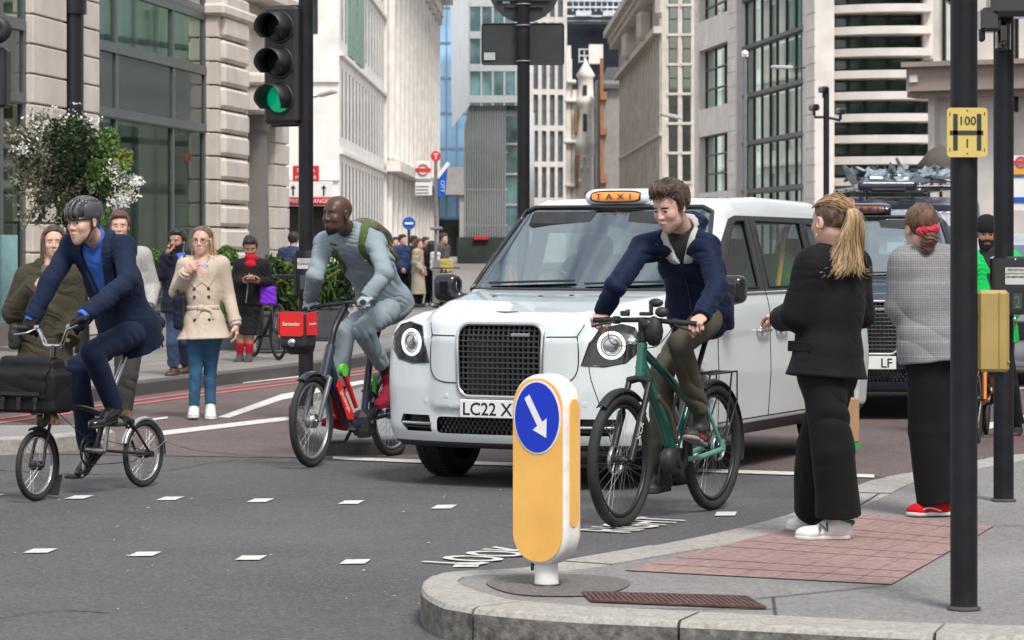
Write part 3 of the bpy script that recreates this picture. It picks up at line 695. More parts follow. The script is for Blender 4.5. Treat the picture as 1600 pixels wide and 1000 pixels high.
g = G(); g.add([P_(725, 430), P_(815, 430), P_(815, 165), P_(733, 165), P_(725, 200), P_(725, 430) + A(1, 12, 0), P_(815, 430) + A(1, 12, 0), P_(815, 165) + A(1, 12, 0), P_(733, 165) + A(1, 12, 0)], [(0, 1, 2, 3, 4), (0, 5, 8, 3), (1, 6, 7, 2)]); g.obj('lower_glazing', M('silver_glass', (.36, .4, .4), .12, .4, var=.5, vs_=.25, spec=.7), ba, True)
g = G()
for i in range(17):
    px = 727 + i * 3.9; y0 = 200 - min(8, px - 725) * 4.4 if px < 733 else 166; g.box((P_(px, 430) + P_(px, y0)) / 2 - A(0, .25, 0), (.05, .5, (430 - y0) / FPX * Ya))
for py in (238, 296, 352): g.box(P_(759, py) - A(0, .1, 0), (68 / FPX * Ya, .16, .12))
g.obj('fins', FINM, ba, True)
g = G(); g.box(P_(803, 300) - A(0, .06, 0), (25 / FPX * Ya, .1, 270 / FPX * Ya)); g.obj('stair_glazing', TEAL, ba, True)
g = G(); [g.box(P_(803, py) - A(0, .15, 0), (25 / FPX * Ya, .2, .14)) for py in (180, 225, 272, 320, 370)]; g.obj('floor_band', FINM, ba, True)
g = G(); Y2 = Ya - 4; g.add([W(733, 165, Y2), W(733, -60, Y2), W(818, -60, Y2), W(818, 165, Y2), W(733, 165, Ya + 8), W(818, 165, Ya + 8), W(818, -60, Ya + 8)], [(0, 3, 2, 1), (0, 4, 5, 3), (3, 5, 6, 2)]); g.obj('upper_glazing', TEAL, ba, True)
g = G(); g.add([W(733, 165, Y2), W(733, -60, Y2), W(703, -60, Ya + 14), W(706, 200, Ya + 14), W(708, 190, Ya + 15), W(733, 165, Ya + 15)], [(0, 1, 2, 3), (0, 3, 5)]); g.obj('white_flank', WHP, ba, True)
g = G()
for py in (155, 106, 55, 5): g.box(W(776, py, Y2) - A(0, .12, 0), (86 / FPX * Y2, .25, .5))
for px in (733, 752, 770, 788, 806): g.box(W(px, 60, Y2) - A(0, .1, 0), (.12, .2, 210 / FPX * Y2))
g.obj('floor_frame', FINM, ba, True)
sh = thing('corner_shop', 'dark shop front with red fascia below the silver fins', 'shop', W(755, 375, 196) * A(1, 1, 0))
g = G(); g.box(W(755, 400, 196), (3.6, .5, 2.6)); g.obj('glazing', INTD, sh, True); g = G(); g.box(W(752, 372, 195.6), (1.0, .3, .2)); g.obj('fascia', AWR, sh, True)

bw = thing('grid_office_block', 'white gridded office block with tall dark windows beside the ornate turret', 'building', W(857, 380, 230) * A(1, 1, 0))
Fw = Fac(W(822, 0, 230)[0], 230, 1, .25); uw = Fw.u; hl = []
cols = [(833.5, 841), (846.5, 854), (859, 867), (871.5, 880)]
for r in range(10):
    for c in cols:
        z0 = Fw.z(309 - r * 56.5, uw(857)); hl.append((uw(c[0]), uw(c[1]), z0, z0 + 48 / FPX * 231))
g = G(); Fw.wall(g, 0, uw(886), 0, 36, .6, hl); g.obj('wall', stone('grid_frame', (.60, .56, .52), .2), bw, True)
for h in hl: gg = G(); Fw.box(gg, *h, -.4, -.32); Fw.box(gg, *h[:2], (h[2] + h[3]) / 2 - .05, (h[2] + h[3]) / 2 + .05, -.33, -.25); gg.obj('window', M('slate_glass', (.10, .13, .16), .08, .1, var=.3, vs_=.3), bw, True)
bc = thing('unfinished_tower', 'dark tower under construction with white railed platforms high above the street', 'tower', W(935, 380, 300) * A(1, 1, 0))
g = G(); g.box(W(935, 200, 302), (100 / FPX * 300, 3, 60)); g.obj('core', M('navy_netting', (.03, .04, .06), .8, var=.4, vs_=.5), bc, True)
g = G()
for py in (2, 12, 26, 34): g.box(W(938, py, 298), (7.2, 1.6, .16))
for px in range(895, 985, 9): g.box(W(px, 6, 297.3), (.09, .09, 1.6))
for px, w_ in ((912, 30), (960, 44)): g.box(W(px, 21, 297), (w_ / FPX * 297 * .8, .4, .55))
for py in (77, 87, 96): g.box(W(917, py, 297), (1.8, .2, .12))
for px in (905, 913, 921, 929): g.box(W(px, 87, 297), (.1, .2, 1.5))
g.obj('platform', M('scaffold_white', (.62, .66, .7), .5, var=.2, vs_=1), bc, True)
g = G(); g.box(W(937, 36, 296.8), (7, 1.2, .35)); g.obj('walkway', FRMD, bc, True)
# ornate turreted building and the grey gable beside it
bv = thing('ornate_building', 'ornate white and terracotta Victorian building with round corner turret and cone cap', 'building', W(908, 380, 210) * A(1, 1, 0))
Yv = 210; k_ = Yv / FPX; VST = stone('cream_stucco', (.82, .77, .70), .2, (.45, .39, .32), vs_=1.2); TERR = stone('terracotta', (.34, .16, .08), .3)
g = G(); c = W(915, 380, Yv); zz = lambda py: CH - (py - HY) * k_
prof = [(.62, 0), (.62, zz(330)), (.75, zz(322)), (.62, zz(315)), (.6, zz(240)), (.78, zz(232)), (.82, zz(222)), (.64, zz(216)), (.6, zz(168)), (.78, zz(163)), (.8, zz(156)), (.58, zz(150)), (.55, zz(122)), (.72, zz(118)), (.3, zz(104)), (.1, zz(97)), (.0, zz(88))]
g.lathe(A(c[0], c[1], 0), prof, 20); g.obj('turret', VST, bv, True)
for py0, py1 in ((205, 178), (148, 133)): 
    gg = G(); gg.box(W(914, (py0 + py1) / 2, Yv - .62), (.3, .1, (py0 - py1) * k_)); gg.obj('turret_window', SPAN, bv, True)
g = G()
for px, w_, top in ((889, 8, 92), (898, 10, 140)): g.box(W(px, (430 + top) / 2, Yv + .6), (w_ * k_ * 1.15, 1, (430 - top) * k_))
for py, w_ in ((315, 30), (290, 26), (222, 30), (158, 26), (128, 18)): g.box(W(893, py, Yv + .3), (w_ * k_ * .8, 1.2, 6 * k_), None, 0, .08)
g.box(W(889, 84, Yv + .6), (.3, .4, 1.2)); g.box(W(931, 85, Yv + 1), (22 * k_, 1, 30 * k_)); g.obj('stucco_front', VST, bv, True)
g = G()
for px, py, w_, h_ in ((900, 190, 4, 34), (901, 268, 5, 50), (914, 252, 17, 36), (940, 220, 5, 160)): g.box(W(px, py, Yv - .08 if px < 930 else Yv + 1.2), (w_ * k_, .6, h_ * k_))
g.obj('brick_panel', TERR, bv, True)
g = G()
for px, py in ((909, 262), (918, 262), (913, 246), (906, 283)): g.ball(W(px, py, Yv - .75), (.13, .1, .2), 8)
g.obj('carved_relief', VST, bv, True)
bg_ = thing('gabled_building', 'plain grey rendered building with slate roof between turret and long stone terrace', 'building', W(950, 380, 205) * A(1, 1, 0))
g = G(); g.box(W(952, 280, 207), (44 * k_, 4, 300 * k_)); g.obj('wall', GREYS, bg_, True)
g = G(); g.add([W(936, 138, 204.5), W(972, 138, 204.5), W(972, 105, 207), W(948, 105, 207)], [(0, 1, 2, 3)]); g.obj('roof', M('slate', (.06, .062, .068), .6, var=.3), bg_, True)
g = G(); [g.box(W(943, py, 204.6), (10 * k_, .9, 12 * k_)) for py in (150, 205, 280)]; g.box(W(940, 240, 204.8), (5 * k_, .8, 290 * k_)); g.obj('corbel', TERR, bg_, True)
g = G(); g.box(W(920, 306, 180), (.5, .4, .5), None, 0, .05); tag(g.obj('red_bus', AWR, None, False, None), 'tiny red bus roof just showing over the taxi sign', 'bus')

# ---- right side: long stone terrace, its end block, modern stone and glass block, louvred block
F5 = Fac(7.3, 190, .012, -1)
b5 = thing('stone_terrace', 'long grey beige stone terrace with cornices running down the right side', 'building', F5.P(20, 0))
L5 = F5.u(1036); hl = []; q = 1.5; F5z = 15.2
while q < L5 - 2:
    for z0, h_ in ((1.2, 2.2), (4.6, 2.0), (7.6, 2.0), (10.6, 1.8), (13.0, 1.2)): hl.append((q, q + 1.1, z0, z0 + h_))
    q += 2.6
g = G(); F5.wall(g, 0, L5, 0, 16.5, .5, hl); g.obj('wall', BEIG, b5, True)
for h in hl[:100]: gg = G(); F5.box(gg, *h, -.3, -.05); gg.obj('window', SPAN, b5, True)
g = G()
for z0, th, w_ in ((4.0, .3, .35), (7.1, .2, .2), (12.4, .35, .5), (14.9, .35, .9), (15.25, .4, 1.2)): F5.box(g, -.2, L5 + .2, z0, z0 + th, 0, w_)
q = 0
while q < L5: F5.box(g, q, q + .4, 14.5, 14.9, 0, .8); q += .9
g.obj('cornice', BEIG, b5, True)
g = G(); q = .3
while q < L5: F5.box(g, q, q + .7, 4.3, 14.5, 0, .16); q += 2.6
g.obj('pilaster', BEIG, b5, True)
g = G()
for k, q in enumerate((18, 34, 50)): F5.box(g, q, q + 1.2, 12.6, 14.2, 0, .9, 0, .2); F5.box(g, q + .2, q + 1, 16.5, 17.8, -.6, .2, 0, .1)
F5.box(g, 0, L5, 16.5, 21, -6, -2); g.obj('roof_storey', BEIG, b5, True)
Y6 = 128; F6 = Fac(W(1034, 0, Y6)[0], Y6, 1, -.12)
b6 = thing('stone_end_block', 'plain grey stone block with paired sash windows next to the modern office', 'building', F6.P(1, 0))
u6 = F6.u; hl = []
for r in range(9):
    for c in ((1044.5, 1059), (1066, 1079.5)): z0 = F6.z(237 - (r - 1) * 46.2, 1); hl.append((u6(c[0]), u6(c[1]), z0, z0 + 48 / FPX * Y6 * .95))
hl = [h for h in hl if h[2] > .5]
F6_ = G(); F6.wall(F6_, 0, u6(1096), 0, 24, .35, hl); F6_.obj('wall', BEIG, b6, True)
g = G()
for h in hl: F6.box(g, h[0] - .05, h[1] + .05, h[2] - .12, h[2], -.05, .08)
F6.box(g, -.1, u6(1096), 3.6, 3.85, 0, .25); g.obj('sill', BEIG, b6, True)
for h in hl: window(F6, b6, h[0], h[1], h[2], h[3], -.22, nz=2, fr=.05, frm=FRMD, back=INTD, glm=GLG)
F7 = Fac(7.76 + .1125 * 0, 75, -.1125, 1, True)
F7.n = -F7.n if F7.n[1] > 0 else F7.n; F7.R = basis(A(*F7.d, 0), A(*F7.n, 0), A(0, 0, 1))
b7 = thing('modern_stone_office', 'modern pale stone office with full height green glass wall', 'building', F7.P(8, 0))
u7 = lambda px: F7.u(px); z7 = lambda px, py: F7.z(py, F7.u(px)); Z7 = 14
gl = (u7(1258), u7(1151), .2, Z7); sm = [(u7(1137), u7(1092), z7(1115, b_), z7(1115, a_)) for a_, b_ in ((-40, 26), (72, 167), (210, 300))]
g = G(); F7.wall(g, u7(1274), u7(1086), 0, Z7, .5, [gl] + sm); g.obj('wall', PALE, b7, True)
us_ = [u7(q) for q in (1258, 1247, 1237, 1227.5, 1213, 1198.5, 1188, 1175, 1163, 1151)]
zz_ = [.2] + [z7(1258, q) for q in (290, 206, 123, 38, -46)] + [Z7]; zz_ = sorted(zz_)
for i in range(len(zz_) - 1): window(F7, b7, us_[0], us_[-1], zz_[i] + .07, zz_[i + 1] - .07, -.3, us=us_, zs=[zz_[i] + .07, zz_[i + 1] - .07], fr=.032, back=INTG, bd=.5, frm=FRMD, glm=GLG)
g = G()
for z in zz_: F7.box(g, us_[0], us_[-1], z - .055, z + .055, -.38, -.16)
g.obj('floor_band', FRMD, b7, True)
for h in sm: window(F7, b7, *h, -.25, nu=3, nz=3, fr=.05, frm=FRMD, back=INTP, glm=GLG)
for a_, b_ in ((1274, 1259), (1150, 1138), (1091, 1086)):
    g = G(); z = .5
    while z < Z7: F7.box(g, u7(a_), u7(b_), z + .012, z + .42, 0, .025); z += .44
    g.obj('stone_courses', PALE, b7, True)
# curved louvre block
b8 = thing('louvred_office', 'office with curved pale stone louvre bands over dark green glass', 'building', W(1370, 380, 76) * A(1, 1, 0))
Y8 = 75.0; F8 = Fac(W(1272, 0, Y8)[0], Y8, 1, -.06); u8 = F8.u; B8 = [17, 51, 85, 119, 152, 186, 219, 252, 285]
z8 = lambda py: CH - (py - HY) / FPX * Y8
g = G()
for py in [-50, -17] + B8:
    z = z8(py); n = 14; pts = []
    for i in range(n + 1):
        q = u8(1272) + (u8(1452) - u8(1272)) * i / n; t = i / n
        pts.append((q, .12 + 1.05 * (1 - (1 - min(1, t * 1.15)) ** 2) - .25 * t * t))
    poly = pts + [(u8(1452), -.5), (u8(1272), -.5)]
    o = F8.P(0, z, 0); g.prism([(a_, b_) for a_, b_ in poly], o, A(*F8.d, 0), A(*F8.n, 0), -.10, .10)
g.obj('louvre_band', PALE, b8, True)
g = G()
for i, (a_, b_) in enumerate(((1305, 1325), (1328, 1350), (1355, 1386), (1391, 1432), (1436, 1452))): 
    F8.box(g, u8(a_), u8(b_), 0, 12, -.45, -.42)
g.obj('glazing', M('dark_green_glass', (.085, .145, .118), .06, .1, var=.8, vs_=.9, spec=.8), b8, True)
g = G()
for q in (1303, 1326.5, 1352, 1389, 1434, 1452): F8.box(g, u8(q) - .05, u8(q) + .05, 0, 12, -.5, -.3)
for py in [-50, -17] + B8: F8.box(g, u8(1303), u8(1452), z8(py) + .06, z8(py) + .2, -.45, -.32)
g.obj('mullion', FRMD, b8, True)
g = G(); F8.box(g, u8(1258), u8(1305), 0, 12, -1.2, -.35)
z = .3
while z < 12: F8.box(g, u8(1262), u8(1304), z, z + .49, -.4, -.28, 0, .012); z += .52
F8.box(g, u8(1440), u8(1462), z8(95), 12, -.4, .35, 0, .03); F8.box(g, u8(1258), u8(1470), 12, 13, -2, .2); F8.box(g, u8(1258), u8(1470), 0, 12, -2.5, -1.4); g.obj('wall', PALE, b8, True)
# building on the right edge: stone bands, canopy, tall windows
Y9 = 58; F9 = Fac(W(1438, 0, Y9)[0], Y9 + 2, 1, -.55); u9 = F9.u; zz9 = lambda px, py: F9.z(py, F9.u(px))
b9 = thing('corner_stone_building', 'pale stone corner building with projecting brown canopy behind the black poles', 'building', F9.P(2, 0))
g = G(); hl = [(u9(1466), u9(1482), zz9(1474, 95), 12), (u9(1545), u9(1562), zz9(1550, 240), zz9(1550, 130)), (u9(1580), u9(1592), zz9(1585, 175), zz9(1585, 20)), (u9(1610), u9(1640), zz9(1585, 175), zz9(1585, 20))]
F9.wall(g, u9(1458), u9(1700), 0, 12, .5, hl); g.obj('wall', PALE, b9, True)
for h in hl: window(F9, b9, *h, -.3, nz=2, frm=FRMD, fr=.05, back=INTD, glm=GLG)
g = G(); za, zb = zz9(1470, 145), zz9(1470, 108); F9.box(g, u9(1440), u9(1720), za, zb, 0, .9); F9.box(g, u9(1436), u9(1720), zb, zb + .1, 0, 1.05); F9.box(g, u9(1436), u9(1720), za - .12, za, 0, .7); g.obj('canopy', stone('brown_stone', (.33, .27, .24), .4), b9, True)
g = G(); F9.box(g, u9(1458), u9(1468), 0, za, 0, .3); F9.box(g, u9(1530), u9(1556), 0, za, 0, .15); g.obj('column', PALE, b9, True)
g = G(); F9.box(g, u9(1446), u9(1458), zz9(1450, 132), zz9(1450, 121), .9, .94); g.obj('nameplate', SIGNW, b9, True)
g = G(); F9.box(g, u9(1458), u9(1700), 0, 12, -4, -2.5); g.obj('interior', INTD, b9, True)
g = G(); gw_ = []
for k in range(14):
    for z0 in (1.0, 4.6, 8.0): gw_.append((k * 3.6 + 1.0, k * 3.6 + 2.8, z0, z0 + 2.2))
FW = Fac(13.5, 48, 0, -1); FW.wall(g, 0, 52, 0, 14, .5, gw_); FW.box(g, 0, 52, 0, 14, -6, -1.5); FW.box(g, -.2, 52.2, 13.6, 14.3, -1, .6); g.obj('unseen_wing', PALE, b9, True)  # wing out of view, added to give the taxi glass darker reflections
g = G(); [FW.box(g, *h, -.4, -.3) for h in gw_]; g.obj('unseen_wing_glazing', SPAN, b9, True)  # window panes of the added, unseen wing

# ================================================================ taxis
import bmesh
ex, ey, ez = A(1, 0, 0), A(0, 1, 0), A(0, 0, 1)
TH = rad(25.0); TP = A(-.075, 17.72, 0.004)
tf = A(-math.sin(TH), -math.cos(TH), 0); tl = A(-tf[1], tf[0], 0)
TM = Matrix(((tf[0], tl[0], 0, TP[0]), (tf[1], tl[1], 0, TP[1]), (0, 0, 1, TP[2]), (0, 0, 0, 1)))
def warp(P):
    Q = P.copy(); s = np.clip((P[:, 0] + 2.6) / 1.4, -1, 1); y2 = np.minimum(P[:, 1] ** 2, 1.2); Q[:, 0] += (.17 * y2 + .10 * y2 * y2) * s; return Q
def body_sdf():
    mir = lambda h: h + [(-y, z) for y, z in h[::-1]]
    sl = poly2([(-.10, .215), (-.03, .26), (.0, .36), (.0, .62), (-.02, .93), (-.10, 1.04), (-.40, 1.09), (-1.1, 1.15), (-1.7, 1.20), (-4.5, 1.20), (-4.80, 1.05), (-4.86, .75), (-4.84, .32), (-4.74, .215)], ex, ez)
    sec = poly2(mir([(-.84, .2), (-.915, .34), (-.937, .66), (-.93, .95), (-.90, 1.19), (-.775, 1.70), (-.72, 1.95)]), ey, ez)
    sb = poly2([(.02, .50), (.02, .93), (-.01, 1.03), (-.08, 1.10), (-.5, 1.165), (-1.15, 1.225), (-1.6, 1.24), (-1.6, .5)], ex, ez)
    pb = poly2([(.1, -.46), (-.12, -.60), (-.5, -.70), (-1.2, -.80), (-1.7, -.8), (-1.7, .8), (-1.2, .8), (-.5, .70), (-.12, .60), (.1, .46)], ex, ey)
    sg_ = poly2([(-.9, .9), (-1.12, 1.205), (-1.86, 1.785), (-2.1, 1.845), (-2.8, 1.868), (-4.0, 1.845), (-4.45, 1.78), (-4.63, 1.62), (-4.82, 1.0)], ex, ez)
    lower = I_(.14, sl, sec); bon = I_(.09, sb, pb); gh = I_(.15, sg_, sec)
    def f(P):
        Q = warp(P); d = U(.05, lower, gh)(Q); d2 = bon(Q); h = np.maximum(.03 - np.abs(d - d2), 0) / .03; d = np.minimum(d, d2) - h * h * .0075
        for x in (-.90, -3.885):
            r = np.sqrt((P[:, 0] - x) ** 2 + (P[:, 2] - .35) ** 2); w = np.maximum(r - .405, .60 - np.abs(P[:, 1])); d = np.maximum(d, -w)
            lip = np.abs(r - .43) - .028; d = d - .012 * np.clip(1 - np.abs(lip) / .05, 0, 1) * (np.abs(P[:, 1]) > .7)
        return d
    return f
CARF = body_sdf()
WHITEC = M('white_car_paint', (.63, .685, .70), .3, var=.03, vs_=2, coat=1.0, dirt=.12, dcol=(.42, .42, .40)); NAVYC = M('navy_car_paint', (.012, .018, .042), .25, var=.1, coat=1.0)
TRIM = M('grey_plastic_trim', (.045, .047, .05), .5, var=.1); GLOSSB = M('gloss_black', (.012, .012, .014), .12, var=.1, coat=.6); CLOTHD = M('dark_seat_cloth', (.03, .032, .036), .85, var=.3)
CGL = glass('car_glass', (.62, .72, .73), .30, (.72, .86, .93)); CGS = glass('car_side_glass', (.72, .80, .79), .07); LENS = glass('lamp_lens', (.93, .95, .95), .05)
LINING = M('cabin_lining', (.05, .052, .055), .9, var=.2)
def march(o, d, f=CARF, tmax=60.0):
    t = 0.0
    for _ in range(300):
        v = float(f((o + d * t)[None])[0])
        if v < 6e-4: return o + d * t
        t += min(v * .75, .25)
        if t > 14: return None
TI = np.array(TM.inverted()); TR = np.array(TM)
def on_car(px, py):                                                                # where the sight line of a photo point meets the car
    o = TI[:3, :3] @ A(0, 0, CH) + TI[:3, 3]; d = unit(TI[:3, :3] @ (W(px, py, 10.0) - A(0, 0, CH))); return march(o + d * 14, d)
def grad(p):
    return unit([(CARF((p + q)[None]) - CARF((p - q)[None]))[0] for q in (A(.004, 0, 0), A(0, .004, 0), A(0, 0, .004))])
def front(y, z): return march(A(.6, y, z), A(-1, 0, 0))
def side(x, z, s=1): return march(A(x, s * 1.5, z), A(0, -s, 0))
CUTS = []
bm = bmesh.new(); V, Q = sdf_mesh(CARF, (-4.98, -1.06, .14), (.12, 1.06, 1.98), .021, 2)
bv_ = [bm.verts.new(p) for p in V]
for q in Q:
    try: bm.faces.new([bv_[i] for i in q])
    except ValueError: pass
LAY = bm.faces.layers.int.new('reg'); bm.faces.index_update()
def cut(poly, ax, ay, o, filt, rid, over=None):
    ax, ay, o = np.asarray(ax, float), np.asarray(ay, float), np.asarray(o, float); P = np.array(poly, float)
    ar = sum(P[i - 1][0] * P[i][1] - P[i][0] * P[i - 1][1] for i in range(len(P)))
    if ar < 0: P = P[::-1]
    lo, hi = P.min(0) - .05, P.max(0) + .05; sel = []
    for fc in bm.faces:
        c = fc.calc_center_median(); c = A(*c); q = c - o; a, b = q @ ax, q @ ay
        if lo[0] < a < hi[0] and lo[1] < b < hi[1] and filt(c): sel.append(fc)
    for i in range(len(P)):
        p, r = P[i - 1], P[i]; e = r - p; n = A(e[1], -e[0]); pl = o + p[0] * ax + p[1] * ay; no = n[0] * ax + n[1] * ay
        es = {e_ for fc in sel for e_ in fc.edges}; vs_ = {v for fc in sel for v in fc.verts}
        ret = bmesh.ops.bisect_plane(bm, geom=list(vs_) + list(es) + sel, dist=1e-5, plane_co=Vector(pl), plane_no=Vector(no))
        sel = [q for q in ret['geom'] if isinstance(q, bmesh.types.BMFace)]
    for fc in sel:
        c = A(*fc.calc_center_median()) - o; a, b = c @ ax, c @ ay
        if all((P[i][0] - P[i - 1][0]) * (b - P[i - 1][1]) - (P[i][1] - P[i - 1][1]) * (a - P[i - 1][0]) > 0 for i in range(len(P))):
            if over is None or fc[LAY] in over: fc[LAY] = rid
FR = lambda c: c[0] > -.75; O0 = (0, 0, 0)
GRL = [(y, z) for y, z in rrect(.59, .455, .08, 5, 0, .805)]; GRL = [(y * (1 - .10 * (1.03 - z)), z) for y, z in GRL]
cut(GRL, ey, ez, O0, FR, 1)                                                        # 1 grille
LGR = rrect(.92, .105, .03, 3, 0, .392); cut(LGR, ey, ez, O0, FR, 2)               # 2 lower grille
FOG = [(.50, .345), (.70, .345), (.76, .40), (.74, .45), (.52, .45)]
for s in (1, -1): cut([(s * y, z) for y, z in FOG], ey, ez, O0, FR, 2)
HL = [on_car(*q) for q in ((908, 571), (921, 536), (940, 513), (972, 507), (992, 512), (1001, 528), (998, 550), (978, 567), (945, 573))]
HL = [q for q in HL if q is not None]; hc = np.mean(HL, 0); hn = unit(grad(hc) + A(.3, .3, 0)); hn = unit(A(hn[0], hn[1], 0))
for s in (1, -1):
    m = A(1, s, 1); n = hn * m; ax = np.cross(ez, n); o = hc * m
    cut([((q * m - o) @ ax, (q * m - o) @ ez) for q in HL], ax, ez, o, lambda c, o=o: np.linalg.norm(c - o) < .42, 3)   # 3 headlamp
WS = [(-.845, 1.225), (.845, 1.225), (.82, 1.33), (.69, 1.75), (.62, 1.783), (-.62, 1.783), (-.69, 1.75), (-.82, 1.33)]
cut(WS, ey, ez, O0, lambda c: -2.1 < c[0] < -.9 and c[2] > 1.2, 4)                 # 4 windscreen
RS = [(-.68, 1.25), (.68, 1.25), (.60, 1.70), (-.60, 1.70)]; cut(RS, ey, ez, O0, lambda c: c[0] < -4.3 and c[2] > 1.2, 9)
SD = lambda s: (lambda c: s * c[1] > .5 and -4.6 < c[0] < -1.1)
DF = [(-1.30, 1.205), (-4.36, 1.215), (-4.42, 1.32), (-4.25, 1.66), (-4.15, 1.715), (-2.1, 1.725), (-1.97, 1.70)]
GF = [(-1.50, 1.235), (-2.25, 1.235), (-2.25, 1.69), (-2.10, 1.69), (-2.03, 1.67)]; GRr = [(-2.45, 1.235), (-3.38, 1.235), (-3.38, 1.68), (-2.45, 1.69)]; GQ = [(-3.5, 1.24), (-4.27, 1.25), (-4.30, 1.33), (-4.16, 1.64), (-3.5, 1.675)]
for s in (1, -1):
    cut(DF, ex, ez, O0, SD(s), 5)                                                  # 5 side window frame
    for p in (GF, GRr, GQ): cut(p, ex, ez, O0, SD(s), 6)                           # 6 side glass
    cut([(-1.32, .2), (-3.45, .2), (-3.45, .33), (-1.32, .33)], ex, ez, O0, lambda c, s=s: s * c[1] > .5, 7)   # 7 sill
    cut([(-4.35, .2), (-5, .2), (-5, .33), (-4.35, .33)], ex, ez, O0, lambda c, s=s: s * c[1] > 0, 7)
cut([(-1, .1), (1, .1), (1, .285), (-1, .285)], ey, ez, O0, lambda c: c[0] > -.62, 7)
bm.normal_update()
for fc in bm.faces:
    c = fc.calc_center_median()
    if fc[LAY] == 0:
        for x in (-.90, -3.885):
            if math.hypot(c.x - x, c.z - .35) < .408 and abs(c.y) < .905: fc[LAY] = 8
        if c.z < .235 and fc.normal.z < -.3: fc[LAY] = 8
def extract(ids, off=0.0, flip=False, test=None):
    idx = {}; v = []; f = []
    for fc in bm.faces:
        if fc[LAY] in ids and (test is None or test(fc)):
            q = []
            for w in fc.verts:
                if w.index not in idx: idx[w.index] = len(v); v.append(A(*w.co) + off * A(*w.normal))
                q.append(idx[w.index])
            f.append(q[::-1] if flip else q)
    return np.array(v).reshape(-1, 3), f
bm.verts.index_update()
taxi = thing('taxi', 'white electric taxi cab with lit orange roof sign, nose towards us', 'taxi', M=TM)
PAINTED = []
bo = link('body', *extract([0]), [WHITEC], taxi, None, True); PAINTED.append(bo)
link('underbody', *extract([8]), [BLACK], taxi, None, True)
link('bumper_skirt', *extract([7]), [TRIM], taxi, None, True)
fw = link('window_frame', *extract([5]), [TRIM], taxi, None, True)
link('windscreen', *extract([4], -.004), [CGL], taxi, None, True); link('rear_window', *extract([9], -.004), [CGL], taxi, None, True)
for s in (1, -1):
    for x0, x1 in ((-2.35, -1), (-3.45, -2.4), (-5, -3.46)):
        link('side_window', *extract([6], -.006, test=lambda fc: s * fc.calc_center_median().y > 0 and x0 < fc.calc_center_median().x < x1), [CGS], taxi, None, True)
link('cabin', *extract([0, 5], -.03, True, lambda fc: fc.calc_center_median().z > 1.0 and fc.calc_center_median().x < -1.05), [LINING], taxi, None, True)
g = G(); g.box((-2.9, 0, .93), (3.5, 1.72, .02)); g.box((-1.42, 0, 1.06), (.62, 1.56, .22), None, 0, .07); g.obj('dashboard', CLOTHD, taxi)
g = G(); g.box((-2.45, -.40, 1.15), (.16, .52, .62), None, 0, .07); g.box((-2.43, -.40, 1.50), (.11, .27, .2), None, 0, .05); g.obj('front_seat', CLOTHD, taxi)
g = G(); g.box((-4.1, 0, 1.15), (.2, 1.5, .55), None, 0, .07); [g.box((-4.1, y, 1.48), (.12, .28, .18), None, 0, .05) for y in (-.5, 0, .5)]; g.obj('rear_seat', CLOTHD, taxi)
g = G(); g.torus((-1.72, -.40, 1.20), A(-.9, 0, .45), .18, .016, 28, 8); g.cyl((-1.72, -.4, 1.2), (-1.5, -.4, 1.08), .03); g.box((-1.72, -.4, 1.2), (.03, .3, .05)); g.obj('steering_wheel', GLOSSB, taxi)
g = G(); g.tube(spline([(-3.42, .60, 1.15), (-3.46, .62, 1.42), (-3.52, .62, 1.60), (-3.6, .62, 1.64)]), .02, 10); g.obj('grab_handle', M('yellow_handle', (.75, .42, .02), .4), taxi)
g = G(); g.box((-1.88, 0, 1.70), (.04, .24, .07), None, 0, .02); g.cyl((-1.88, 0, 1.72), (-1.85, 0, 1.8), .012); g.obj('rear_mirror', GLOSSB, taxi)
g = G(); g.box((-2.32, 0, 1.32), (.012, 1.5, .75)); g.obj('partition', glass('partition_glass', (.8, .87, .85), .05), taxi)
bag = thing('bag', 'bright green bag on the taxi back seat seen through the window', 'bag', TR[:3, :3] @ A(-3.78, .42, 1.10) + TR[:3, 3])
sdf_obj('sack', wrinkle(U(.06, ell((0, 0, .16), np.eye(3), (.2, .17, .2)), ell((.1, .1, .26), np.eye(3), (.1, .1, .12))), .012, .08), (-.3, -.3, -.1), (.35, .35, .45), .02, M('green_cloth', (.02, .42, .09), .75, var=.2), bag, None, False)
g = G(); [g.box((-1.80, y, 1.68), (.10, .50, .16), np.array(Matrix.Rotation(rad(-40), 3, 'Y')), 0, .03) for y in (-.36, .36)]; g.obj('sun_visor', CLOTHD, taxi)
g = G(); g.box((-1.30, .30, 1.19), (.16, .24, .004)); g.box((-1.66, .28, 1.50), (.01, .16, .09)); g.obj('dashboard_papers', PLTW if False else WHITEP, taxi)
# windscreen black border, wipers
def outl(poly, fn, n=6):
    o = []; k = len(poly)
    for i in range(k):
        for t in range(n): 
            a, b = poly[i], poly[(i + 1) % k]; p = fn(a[0] + (b[0] - a[0]) * t / n, a[1] + (b[1] - a[1]) * t / n)
            if p is not None: o.append(p)
    return o
g = G(); g.tube(outl(WS, front, 8), .016, 8, closed=True); g.obj('windscreen_seal', GLOSSB, taxi)
for s in (1, -1):
    g = G()
    for p in (GF, GRr, GQ): g.tube(outl(p, lambda x, z: side(x, z, s), 7), .009, 6, closed=True)
    g.obj('window_seal', BLACK, taxi)
    g = G(); g.tube([side(x, 1.195, s) + A(0, s * .002, 0) for x in np.linspace(-1.32, -4.4, 24)], .009, 6); g.obj('belt_strip', CHROME, taxi)
g = G()
for y0, y1 in ((-.68, -.02), (.06, .70)):
    pts = [front(y0 + (y1 - y0) * t, 1.262 + .02 * t) for t in np.linspace(0, 1, 9)]; g.tube([p + A(.012, 0, .008) for p in pts if p is not None], .009, 6)
g.obj('wiper', GLOSSB, taxi)
